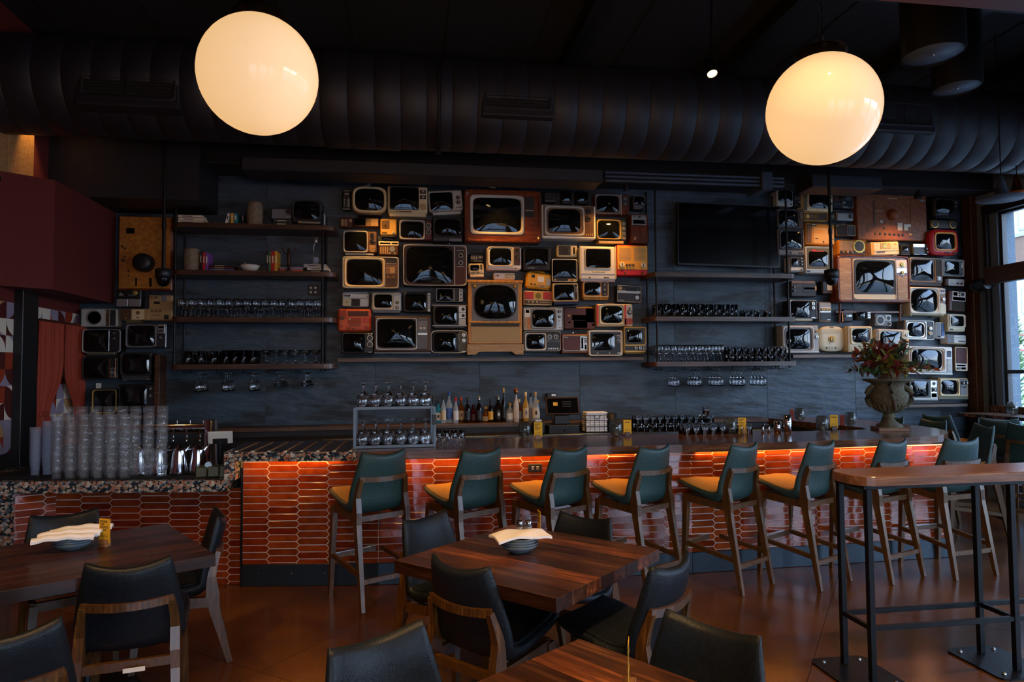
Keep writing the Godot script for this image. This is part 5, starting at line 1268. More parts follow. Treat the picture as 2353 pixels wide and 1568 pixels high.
func sets_left() -> void:
	var p := dev([-2.845, 2.987, 0.549, 0.814, 0.12], "hardboard_panel", "large orange-brown hardboard television back with a black tube cover, far left", "cherry", "P .02 .01 .97 .97 hardboard; P .14 .16 .3 .24 paper; P .32 .83 .36 .94 silver; P .58 .83 .63 .95 ivory; P .82 .5 .86 .53 green; K .08 .41 .012 dark; K .13 .44 .012 dark; K .13 .55 .012 dark; K .09 .6 .02 dark; K .09 .68 .01 silver; K .2 .74 .01 dark; K .2 .8 .01 dark; L .16 .185 .18 .2 dark; L .21 .19 .26 .2 dark")
	part("tube_cover", MB.new().lathe([Vector2(0.1, 0), Vector2(0.098, 0.1), Vector2(0.085, 0.13), Vector2(0.06, 0.14), Vector2(0, 0.14)], 24, Transform3D(Basis(Vector3.RIGHT, PI * 0.5), Vector3(0.005, -0.11, 0.12))).done(), M.black, p)
	var holes := MB.new()
	for i in 30:
		for j in 4:
			holes.lathe([Vector2(0.0045, 0), Vector2(0.0045, 0.001), Vector2(0, 0.001)], 6, Transform3D(Basis(Vector3.RIGHT, PI * 0.5), Vector3(0.155 + j * 0.022, 0.21 - i * 0.019 - (0.0095 if j % 2 else 0.0), 0.1235)), -1)
	part("vent_hole", holes.done(), M.maroon, p).set_meta("kind", "stuff")
	dev([-3.007, 2.497, 0.250, 0.193, 0.12], "fan_dial_radio", "dark radio with two fan-patterned silver discs, under the orange panel", "black", "P .02 .55 .48 .97 silver; P .52 .55 .98 .97 silver; L .1 .3 .3 .35 silver; L .5 .3 .8 .35 grey; K .78 .2 .12 gold; A .05 .94 .45 .58; A .55 .94 .95 .58; K .2 .25 .05 silver")
	dev([-2.680, 2.394, 0.244, 0.280, 0.13], "beige_control_box_radio", "beige metal box radio with slots, half behind the left shelf post", "tan", "G .06 .05 .18 .15 3 brown; G .24 .05 .38 .15 3 brown; P .55 .02 .78 .26 grey; P .22 .26 .48 .36 dark; G .1 .56 .22 .68 3 brown; G .28 .56 .38 .68 3 brown; G .44 .56 .54 .68 3 brown; L .2 .78 .5 .8 brown; P .66 .78 .86 .95 dark")
	dev([-3.291, 2.283, 0.350, 0.192, 0.13], "oval_grille_radio", "pale green radio with an oval grille, top of the far-left stack", "pale", "R 0 0 1 1 .03 12 pale; D .34 .5 .42 grey; D .36 .5 .36 olive; P .68 .04 .78 .96 brown; P .8 .06 .96 .94 dark; D .72 .18 .03 silver; D .7 .8 .03 silver")
	dev([-2.935, 2.319, 0.285, 0.122, 0.14], "tan_table_radio", "tan table radio with a brown speaker half and round dial, far left", "gold", "P .02 .04 .38 .96 brown; P .4 .05 .84 .95 cream; D .62 .35 .2 tan; K .62 .35 .1 maroon; K .62 .78 .07 maroon; L .12 .48 .28 .5 gold; K .2 .8 .04 gold; P .86 .0 1 1 tan; N .18 .7 .3 olive")
	dev([-3.249, 2.032, 0.374, 0.251, 0.17], "wide_dark_television", "wide dark television with a thin pale outline, second in the far-left stack", "black", "R .0 .0 1 1 .02 8 pale; S .04 .05 .68 .93 9 .016; P .69 .06 .7 .94 silver; K .84 .17 .03 silver; K .84 .4 .03 silver; N .1 .85 .1 olive", 0, 0.015)
	dev([-2.807, 2.087, 0.407, 0.262, 0.17], "keypad_television", "silver-rimmed television with a keypad panel, far left beside the shelf post", "dark", "R .0 .02 .76 .98 .06 8 grey; S .06 .08 .7 .9 6 .022; P .78 .02 .96 .4 silver; P .8 .1 .94 .2 dark; B .8 .25 .94 .36 4 dark; K .86 .56 .03 silver; K .89 .6 .03 silver; P .97 .02 1 .98 silver")
	dev([-3.263, 1.745, 0.344, 0.241, 0.16], "strip_dial_television", "dark television with two pale dials on a wood strip, far-left stack", "black", "R .0 .0 1 1 .02 8 charcoal; S .03 .06 .72 .94 8 .018; R .77 .05 .96 .98 .02 9 copper; P .79 .5 .94 .92 silver; K .87 .6 .08 dark; K .87 .82 .08 dark", 0, 0.015)
	dev([-2.906, 1.754, 0.310, 0.312, 0.16], "plastic_wrapped_television", "dark television in clear wrapping, far left beside the niche board", "black", "R .0 .0 1 .8 .03 6 charcoal; S .05 .06 .92 .76 6 .02; P .04 .82 .96 .97 charcoal; A .02 .8 .5 .98; A .4 .98 .95 .82; L .1 .96 .2 .98 silver; L .86 .93 .95 .95 silver")
	dev([-3.222, 1.390, 0.241, 0.245, 0.14], "yellow_framed_television", "small television with a thin yellow frame at the foot of the far-left stack", "black", "R 0 0 1 1 .035 9 gold; S .05 .06 .95 .94 7 .014; N .15 .3 .05 yellow; N .5 .65 .05 yellow", 0, 0.02)
	dev([-2.892, 1.411, 0.370, 0.316, 0.16], "broad_black_television", "wide black television beside the yellow-framed one", "black", "R .02 .02 .78 .86 .02 9 dark; S .04 .05 .76 .84 8 .02; P .8 .05 .96 .8 dark; K .88 .16 .05 grey; K .88 .4 .05 grey; L .02 .9 .12 .92 silver; L .86 .97 .95 .985 silver; P .96 0 1 1 rust")
	# the flat screen above the right-hand rack
	var f := [3.890, 3.327, 1.338, 0.777, 0.10]
	var o := thing("flat_television", "wide black flat-screen television above the right-hand shelves", "television", Vector3(f[0], f[1], WALL))
	o.rotation.z = deg_to_rad(-1.0)
	part("casing", MB.new().box(Vector3(0, 0, 0.13), Vector3(f[2], f[3], 0.04), 0.004).done(), M.black, o)
	part("bracket", MB.new().box(Vector3(0, 0, 0.055), Vector3(0.3, 0.25, 0.11)).done(), M.iron, o)
	part("screen", MB.new().box(Vector3(0, 0.004, 0.151), Vector3(f[2] - 0.03, f[3] - 0.035, 0.002)).done(), M.flat_screen, o)
	# wall sockets
	var s := thing("wall_socket", "black wall socket plate behind the wine glasses on the left rack", "socket", Vector3(-1.090, 2.617, WALL))
	part("plate", MB.new().box(Vector3(0, 0, 0.005), Vector3(0.12, 0.12, 0.01), 0.003).done(), M.black, s)
	for k in 4:
		part("hole", MB.new().box(Vector3(-0.025 + 0.05 * (k % 2), -0.025 + 0.05 * (k / 2), 0.011), Vector3(0.024, 0.024, 0.003)).done(), M.silver, s)
	var sw := thing("light_switch", "small white wall switch above the yellow-framed television", "switch", Vector3(-3.340, 1.553, WALL))
	part("plate", MB.new().box(Vector3(0, 0, 0.004), Vector3(0.05, 0.055, 0.008), 0.002).done(), M.white, sw)
	part("rocker", MB.new().box(Vector3(0, 0, 0.009), Vector3(0.014, 0.024, 0.004)).done(), M.pale, sw)

# ---------------------------------------------------------------- stools at the bar
func make_stools() -> void:
	var where := [
		[-0.303, -5.305, 31.0, "green leather bar stool with mustard seat, leftmost at the bar"],
		[0.413, -5.27, 32.0, "green leather bar stool with mustard seat, second from the left at the bar"],
		[1.083, -5.24, 32.0, "green leather bar stool with mustard seat, third from the left at the bar"],
		[1.739, -5.215, 31.0, "green leather bar stool with mustard seat, fourth from the left at the bar"],
		[2.459, -5.198, 31.0, "green leather bar stool with mustard seat, fifth from the left at the bar"],
		[3.109, -5.188, 27.0, "green leather bar stool with mustard seat, sixth from the left, nearest the high table's end"],
		[3.78, -5.228, 21.0, "green leather bar stool seen over the high table's left half"],
		[4.42, -5.212, 8.5, "green leather bar stool at the bar's rounded right end"],
		[5.55, -6.85, 92.0, "green bar stool back just right of the urn's foot"],
		[5.55, -7.5, 90.0, "green bar stool back just left of the urn's foot"],
		[5.52, -6.2, 74.0, "olive-green low stool back between the bar end and the window counter"]]
	var proto: Node3D = make_chair("bar_stool", where[0][3], "stool", true, "green bar stools at the bar")
	for k in where.size():
		var w: Array = where[k]
		var o: Node3D = proto if k == 0 else copy(proto, "bar_stool", Vector3.ZERO)
		o.position = Vector3(w[0], 0, w[1])
		o.rotation.y = deg_to_rad(w[2])
		o.set_meta("label", w[3])
	# raised step and terrazzo drinks rail along the window
	var rail := thing("window_counter", "dark terrazzo drinks counter along the window on the right", "counter")
	part("top_slab", MB.new().cube(Vector3(6.74, 1.075, -7.62), Vector3(7.22, 1.115, -3.0), 0.003).done(), M.dark_terrazzo, rail)
	part("splash_back", MB.new().cube(Vector3(7.2, 1.115, -7.62), Vector3(7.235, 1.2, -3.0), 0.002).done(), M.dark_terrazzo, rail)
	for z in [-7.4, -6.0, -4.6, -3.2]:
		part("bracket", MB.new().cube(Vector3(6.8, 0.7, z - 0.02), Vector3(7.3, 1.075, z + 0.02), 0.003).done(), M.iron, rail)
	part("foot_rail", MB.new().tube([Vector3(6.75, 0.42, -7.6), Vector3(6.75, 0.42, -3.0)], 0.02, 8).done(), M.steel, rail)
	for z in [-7.4, -6.0, -4.6, -3.2]:
		part("rail_post", MB.new().tube([Vector3(6.75, 0.0, z), Vector3(6.75, 0.42, z)], 0.014, 8).done(), M.iron, rail)
	var more := [[Vector2(6.6, -7.62), -74.0, "dark green stool at the window counter, farthest back"], [Vector2(6.72, -6.98), -46.0, "large dark green stool with wooden back rail near the window"], [Vector2(6.45, -6.3), -55.0, "green stool at the right edge of the picture"]]
	for w in more:
		var o := copy(proto, "bar_stool", Vector3(w[0].x, 0, w[0].y), deg_to_rad(w[1]))
		o.set_meta("label", w[2])
		o.set_meta("group", "green stools by the window")

# ---------------------------------------------------------------- dining tables and chairs
func dining_table(c: Vector2, deg: float, coat: String, label: String) -> Node3D:
	var o := thing("dining_table", label, "table", Vector3(c.x, 0, c.y), deg_to_rad(deg))
	var side := 0.96
	var n := 8
	for k in n:
		var z0 := -side * 0.5 + side * k / n
		part("plank", MB.new().cube(Vector3(-side * 0.5, 0.69, z0 + 0.0006), Vector3(side * 0.5, 0.75, z0 + side / n - 0.0006), 0.0012).done(), M["%s_%d" % [coat, [0, 2, 1, 0, 1, 2, 0, 1][k]]], o)
	part("column", MB.new().lathe([Vector2(0.04, 0.02), Vector2(0.038, 0.66), Vector2(0.0, 0.66)], 16).done(), M.iron, o)
	part("top_plate", MB.new().box(Vector3(0, 0.678, 0), Vector3(0.42, 0.022, 0.42), 0.004).done(), M.iron, o)
	part("base_plate", MB.new().box(Vector3(0, 0.012, 0), Vector3(0.5, 0.022, 0.5), 0.006).done(), M.iron, o)
	return o

func make_tables() -> void:
	dining_table(Vector2(0.6, -3.45), -46.0, "table", "square reddish wooden dining table in the middle of the floor")
	dining_table(Vector2(-1.65, -3.89), 32.0, "dark_table", "square dark wooden dining table at the left edge")
	dining_table(Vector2(0.463, -1.682), -55.0, "table", "square reddish wooden dining table at the bottom, nearest the viewer")
	# x, z, heading (degrees the front is turned to the left of the back wall)
	var seats := [
		[0.377, -3.251, -48.0, "black leather dining chair at the near left side of the middle table"],
		[0.233, -3.979, -136.0, "black leather dining chair behind the left corner of the middle table"],
		[0.863, -3.811, 133.0, "black leather dining chair behind the right side of the middle table"],
		[1.013, -3.131, 42.0, "black leather dining chair at the near right side of the middle table"],
		[-1.319, -3.597, 12.0, "black leather dining chair with its back to the viewer, in front of the left table"],
		[-1.373, -4.371, 108.0, "black leather dining chair turned sideways at the right side of the left table"],
		[-2.007, -4.459, -148.0, "black leather dining chair behind the left table, beside the tiled counter"],
		[-2.2, -3.1, -55.0, "black leather dining chair half out of view at the left edge"],
		[-1.458, -2.759, 25.0, "black leather dining chair cut off by the bottom left corner"],
		[0.016, -2.123, -145.0, "black leather dining chair back at the bottom edge, left of the nearest table"],
		[0.825, -2.089, 125.0, "black leather dining chair back at the bottom edge, right of the nearest table"]]
	var proto: Node3D = make_chair("dining_chair", seats[0][3], "chair", false, "black dining chairs")
	for k in seats.size():
		var s: Array = seats[k]
		var o: Node3D = proto if k == 0 else copy(proto, "dining_chair", Vector3.ZERO)
		o.position = Vector3(s[0], 0, s[1])
		o.rotation.y = deg_to_rad(s[2])
		o.set_meta("label", s[3])
		if k == 4:
			part("care_label", MB.new().box(Vector3(0.03, 0.335, 0.222), Vector3(0.09, 0.02, 0.002)).done(), M.white, o, "white care label")
	place_setting(Vector3(0.554, 0.750, -3.515), deg_to_rad(8.5), "on the middle table", false)
	place_setting(Vector3(-1.779, 0.750, -3.988), deg_to_rad(14.0), "on the left table", true)
	for k in 2:
		shaker([Vector3(0.619, 0.750, -3.905), Vector3(0.667, 0.750, -3.896)][k], ["left salt and pepper shaker on the middle table", "right salt and pepper shaker on the middle table"][k])
		shaker([Vector3(-1.844, 0.750, -4.293), Vector3(-1.807, 0.750, -4.296)][k], ["left shaker behind the napkins on the left table", "right shaker behind the napkins on the left table"][k])
	table_card(Vector3(0.710, 0.750, -3.785), deg_to_rad(92.0), "yellow card seen edge-on on the middle table", true)
	table_card(Vector3(-1.630, 0.750, -4.007), deg_to_rad(-24.0), "yellow card in a wooden block on the left table", true)
	table_card(Vector3(0.62, 0.75, -1.93), deg_to_rad(70.0), "tip of a yellow card on the nearest table", true)

func place_setting(at: Vector3, turn: float, where: String, rolls: bool) -> void:
	var p := [Vector2(0, 0), Vector2(0.045, 0), Vector2(0.05, 0.004), Vector2(0.083, 0.022), Vector2(0.097, 0.038), Vector2(0.095, 0.04), Vector2(0.08, 0.026), Vector2(0.048, 0.008), Vector2(0, 0.008)]
	var mesh := MB.new().lathe(p, 32).done()
	for k in 4:
		solo("side_plate", mesh, M.plate, "blue-grey side plate in the stack of four %s" % where, "plate", at + Vector3(0.003 * (k % 2), k * 0.0135, 0.002 * k), 0.0, "blue-grey plates %s" % where)
	var top := at + Vector3(0, 0.084, 0)
	for j in (4 if rolls else 1):
		var m := MB.new()
		var nx := 14
		var nz := 8
		var w := 0.29
		var d := 0.06 if rolls else 0.17
		var up: Array = []
		for i in nx + 1:
			var row: Array = []
			for q in nz + 1:
				var u := float(i) / nx * 2.0 - 1.0
				var v := float(q) / nz * 2.0 - 1.0
				var y := 0.0
				if rolls:
					y = 0.014 * sqrt(maxf(0.0, 1.0 - v * v)) + 0.003 * sin(u * 9.0 + j * 2.0) - 0.012 * u * u
				else:
					y = -0.014 * pow(absf(u), 3.0) - 0.006 * v * v + 0.004 * sin(u * 5.0 + v * 3.0)
				row.append(Vector3(u * w * 0.5 * (1.0 - 0.03 * v), y, v * d * 0.5))
			up.append(row)
		for i in nx:
			for q in nz:
				m.quad(up[i][q], up[i + 1][q], up[i + 1][q + 1], up[i][q + 1], Vector3.UP, 1)
				var lo := Vector3(0, -0.012, 0)
				m.quad(up[i][q] + lo, up[i + 1][q] + lo, up[i + 1][q + 1] + lo, up[i][q + 1] + lo, Vector3.DOWN, 2)
		var lo2 := Vector3(0, -0.012, 0)
		for i in nx:
			m.quad(up[i][0], up[i + 1][0], up[i + 1][0] + lo2, up[i][0] + lo2, Vector3.FORWARD, -1)
			m.quad(up[i][nz], up[i + 1][nz], up[i + 1][nz] + lo2, up[i][nz] + lo2, Vector3.BACK, -1)
		for q in nz:
			m.quad(up[0][q], up[0][q + 1], up[0][q + 1] + lo2, up[0][q] + lo2, Vector3.LEFT, -1)
			m.quad(up[nx][q], up[nx][q + 1], up[nx][q + 1] + lo2, up[nx][q] + lo2, Vector3.RIGHT, -1)
		var off := Vector3((j - 1.5) * 0.018, 0.012 * (j % 2), 0.075 - j * 0.05) if rolls else Vector3(0.01, 0.016, 0)
		solo("napkin", m.done(), M.napkin, ("rolled white napkin, number %s from the front, %s" % [["one", "two", "three", "four"][j], where]) if rolls else "folded white napkin lying over the plates %s" % where, "napkin", top + Basis(Vector3.UP, turn) * off, turn + (0.06 * (j - 1) if rolls else 0.0), "napkins %s" % where)

func shaker(at: Vector3, label: String) -> void:
	var o := thing("salt_shaker", label, "shaker", at, 0.0, "salt and pepper shakers")
	part("jar", MB.new().lathe([Vector2(0, 0), Vector2(0.021, 0), Vector2(0.022, 0.045), Vector2(0.018, 0.05), Vector2(0, 0.05)], 14).done(), M.glass, o)
	part("filling", MB.new().lathe([Vector2(0, 0.003), Vector2(0.018, 0.003), Vector2(0.018, 0.036), Vector2(0, 0.036)], 12).done(), M.white, o)
	part("cap", MB.new().lathe([Vector2(0.02, 0.05), Vector2(0.021, 0.064), Vector2(0.015, 0.075), Vector2(0, 0.078)], 14).done(), M.chrome, o)

# a yellow printed card standing in a small wooden block
func table_card(at: Vector3, turn: float, label: String, words: bool, group := "yellow table cards") -> void:
	var o := thing("table_card", label, "card", at, turn, group)
	part("block", MB.new().box(Vector3(0, 0.02, 0), Vector3(0.05, 0.04, 0.04), 0.002).done(), M.dark_wood if not words else M.oak, o)
	var c := part("card", MB.new().box(Vector3(0, 0.085, 0), Vector3(0.072, 0.13, 0.0015)).done(), M.card_yellow, o)
	if words:
		for k in 4:
			var t := TextMesh.new()
			t.text = ["BRING", "THE", "WHOLE", "CREW"][k]
			var fnt := SystemFont.new()
			fnt.font_names = PackedStringArray(["Droid Sans"])
			fnt.font_weight = 700
			t.font = fnt
			t.font_size = 16
			t.pixel_size = 0.00095
			t.depth = 0.0006
			t.horizontal_alignment = HORIZONTAL_ALIGNMENT_LEFT
			for side in [0.0, PI]:
				var w := part("lettering", t, M.ink, c)
				w.rotation.y = side
				w.position = Vector3(-0.03 if side == 0.0 else 0.03, 0.134 - k * 0.015, 0.001 if side == 0.0 else -0.001)
	else:
		part("printed_line", MB.new().box(Vector3(0, 0.128, 0.001), Vector3(0.046, 0.006, 0.001)).done(), M.ink, c)
	for k in 3:
		part("printed_line", MB.new().box(Vector3(0, 0.064 - k * 0.006, 0.001), Vector3(0.048, 0.0012, 0.001)).done(), M.ink, c)

func make_high_table() -> void:
	var o := thing("high_table", "narrow high wooden table on black steel legs at the right", "table")
	var y := 1.10
	var p := PackedVector2Array()
	var z0 := -3.655
	var z1 := -3.335
	for k in 9:
		var f := PI * 0.5 * k / 8.0
		p.append(Vector2(2.36 + 0.11 * (1.0 - cos(f)), z1 - 0.11 + 0.11 * sin(f)))
	p.append_array([Vector2(4.1, z1 - 0.02), Vector2(4.1, z0 - 0.02)])
	for k in 9:
		var f := PI * 0.5 * k / 8.0
		p.append(Vector2(2.36 + 0.11 * (1.0 - sin(f)), z0 + 0.11 - 0.11 * cos(f)))
	part("top_board", MB.new().slab(p, y - 0.05, y, Transform3D(LAY, Vector3.ZERO), 0.003).done(), M.high_top, o)
	part("frame", MB.new().cube(Vector3(2.4, y - 0.07, z0 + 0.03), Vector3(4.05, y - 0.0505, z1 - 0.03)).done(), M.iron, o)
	for x in [2.43, 3.3, 4.0]:
		for z in [-3.62, -3.38]:
			part("leg", MB.new().cube(Vector3(x - 0.016, 0.012, z - 0.016), Vector3(x + 0.016, y - 0.071, z + 0.016), 0.002).done(), M.iron, o)
		part("cross_bar", MB.new().cube(Vector3(x - 0.012, 0.28, -3.6), Vector3(x + 0.012, 0.306, -3.4), 0.002).done(), M.iron, o)
		var bp := part("base_plate", MB.new().slab(rrect(0.34, 0.42, 0.05), 0.0, 0.011, Transform3D(LAY, Vector3(x, 0, -3.5))).done(), M.iron, o)
		for s in [[-0.11, -0.15], [0.11, -0.15], [-0.11, 0.15], [0.11, 0.15]]:
			part("bolt", MB.new().lathe([Vector2(0.012, 0), Vector2(0.012, 0.006), Vector2(0.006, 0.012), Vector2(0, 0.012)], 8, Transform3D(Basis(), Vector3(x + s[0], 0.011, -3.5 + s[1]))).done(), M.steel, bp)
	for z in [-3.62, -3.38]:
		part("long_bar", MB.new().cube(Vector3(2.43, 0.28, z - 0.012), Vector3(4.0, 0.306, z + 0.012), 0.002).done(), M.iron, o)

# ---------------------------------------------------------------- what stands on the bar
func make_bar_ware() -> void:
	var spots := [[Vector3(1.024, 1.070, -6.141), "smoked glass candle holder on the bar beside the leftmost yellow card"], [Vector3(1.876, 1.070, -6.110), "smoked glass candle holder on the bar beside the napkin basket"], [Vector3(2.992, 1.070, -6.112), "smoked glass candle holder on the bar between the shakers and upturned glasses"], [Vector3(3.971, 1.070, -6.162), "smoked glass candle holder on the bar nearest the urn"], [Vector3(4.444, 1.075, -7.330), "smoked glass candle holder on the far wing of the bar, by an orange card"], [Vector3(4.576, 1.070, -6.600), "smoked glass candle holder on the wing of the bar, left of the urn"], [Vector3(7.0, 1.115, -7.1), "smoked glass candle holder on the window counter"]]
	for s in spots:
		var o := thing("candle_holder", s[1], "candle holder", s[0], 0.0, "smoked candle holders")
		part("glass", glass_mesh("votive"), M.smoked, o)
		part("candle", MB.new().lathe([Vector2(0, 0.01), Vector2(0.02, 0.01), Vector2(0.02, 0.045), Vector2(0.003, 0.045), Vector2(0, 0.046)], 12).done(), M.white, o)
		part("wick", MB.new().tube([Vector3(0, 0.045, 0), Vector3(0.002, 0.055, 0)], 0.001, 5).done(), M.dark, o)
	table_card(Vector3(1.126, 1.070, -5.997), deg_to_rad(-6.0), "yellow four-word card on the bar, right of the leftmost candle holder", true)
	table_card(Vector3(1.977, 1.070, -6.086), deg_to_rad(-10.0), "yellow card on the bar right of the napkin basket", false)
	table_card(Vector3(3.102, 1.070, -6.086), deg_to_rad(-14.0), "yellow four-word card on the bar, left of the steel shakers", true)
	table_card(Vector3(4.135, 1.070, -6.222), deg_to_rad(-18.0), "yellow card on the bar left of the urn", false)
	solo("order_card", MB.new().box(Vector3(0, 0.06, 0), Vector3(0.045, 0.12, 0.012), 0.002).done(), M.rust, "orange card beside the far candle holder on the wing", "card", Vector3(4.547, 1.070, -7.667), -0.3)
	solo("order_card", MB.new().box(Vector3(0, 0.055, 0), Vector3(0.05, 0.11, 0.012), 0.002).done(), M.rust, "orange card between the two candle holders left of the urn", "card", Vector3(4.564, 1.070, -6.720), -0.3)
	solo("order_card", MB.new().box(Vector3(0, 0.06, 0), Vector3(0.06, 0.12, 0.012), 0.002).done(), M.copper_card, "bright orange card on the window counter", "card", Vector3(7.0, 1.115, -6.85), -0.6)
	# shakers and jiggers
	for j in [[Vector3(3.439, 1.070, -6.051), 0.04, 0.115, "short steel shaker tin beside the tall shaker"], [Vector3(3.505, 1.070, -5.990), 0.04, 0.175, "tall steel cocktail shaker on the bar"]]:
		var o := thing("cocktail_shaker", j[3], "shaker", j[0])
		part("tin", MB.new().lathe([Vector2(0, 0), Vector2(j[1] * 0.78, 0), Vector2(j[1], j[2] * 0.6), Vector2(j[1] * 0.97, j[2] * 0.62), Vector2(j[1] * 0.97, j[2] * 0.63), Vector2(j[1] * 0.86, j[2]), Vector2(j[1] * 0.7, j[2]), Vector2(0, j[2] * 0.98)], 20).done(), M.chrome, o)
		part("seam", MB.new().lathe([Vector2(j[1] * 1.01, j[2] * 0.58), Vector2(j[1] * 1.02, j[2] * 0.61), Vector2(j[1] * 0.98, j[2] * 0.62)], 20).done(), M.steel, o)
	for j in [[Vector3(3.307, 1.070, -6.083), "left steel jigger on the bar"], [Vector3(3.361, 1.070, -6.070), "right steel jigger on the bar"]]:
		solo("jigger", MB.new().lathe([Vector2(0, 0), Vector2(0.019, 0), Vector2(0.006, 0.038), Vector2(0.022, 0.085), Vector2(0.019, 0.085), Vector2(0, 0.045)], 14).done(), M.chrome, j[1], "jigger", j[0])
	# upturned rocks glasses and curvy shot glasses
	for k in 8:
		for r in 2:
			var a := Vector3(2.547, 1.070, -6.082)
			glass("rocks", a + Vector3(k * 0.088, 0, -0.012 * k * 0.1 - r * 0.09), "upturned rocks glass in the double row at the back of the bar", "upturned rocks glasses on the bar", true)
	for k in 4:
		glass("shot", [Vector3(0.252, 1.070, -6.158), Vector3(0.320, 1.070, -6.143), Vector3(0.389, 1.070, -6.127), Vector3(0.458, 1.070, -6.111)][k], "curvy shot glass in the row of four beside the wine glass rack", "curvy shot glasses")
	# two-level rack of upturned balloon glasses
	var c := Vector3(-0.126, 1.070, -5.575)
	var wide := 0.63
	var deep := 0.32
	var rack := thing("glass_rack", "grey metal two-level rack full of upturned wine glasses on the bar", "rack", c + Vector3(0, 0, -deep * 0.5), deg_to_rad(2.0))
	for x in [-wide * 0.5, wide * 0.5]:
		for z in [-deep * 0.5, deep * 0.5]:
			part("upright", MB.new().cube(Vector3(x - 0.012, 0, z - 0.012), Vector3(x + 0.012, 0.325, z + 0.012), 0.002).done(), M.rack_metal, rack)
	for y in [0.012, 0.318]:
		part("tray", MB.new().cube(Vector3(-wide * 0.5, y - 0.008, -deep * 0.5), Vector3(wide * 0.5, y + 0.004, deep * 0.5), 0.002).done(), M.dark, rack)
		for z in [-deep * 0.5, deep * 0.5]:
			part("rail", MB.new().cube(Vector3(-wide * 0.5, y - 0.01, z - 0.012), Vector3(wide * 0.5, y + 0.014, z + 0.012), 0.002).done(), M.rack_metal, rack)
	part("hand_grip", MB.new().cube(Vector3(wide * 0.5 - 0.02, 0.18, deep * 0.5 - 0.02), Vector3(wide * 0.5 + 0.016, 0.26, deep * 0.5 + 0.016), 0.003).done(), M.black, rack)
	for level in 2:
		for i in 6:
			for r in 3:
				glass("balloon", c + Vector3(-0.252 + i * 0.101, [0.018, 0.324][level], -0.048 - r * 0.102), ["upturned balloon wine glass inside the lower level of the grey rack", "upturned balloon wine glass standing on top of the grey rack"][level], ["balloon glasses inside the rack", "balloon glasses on the rack"][level], true)
	urn()
	bottles()
	till()
	service_things()

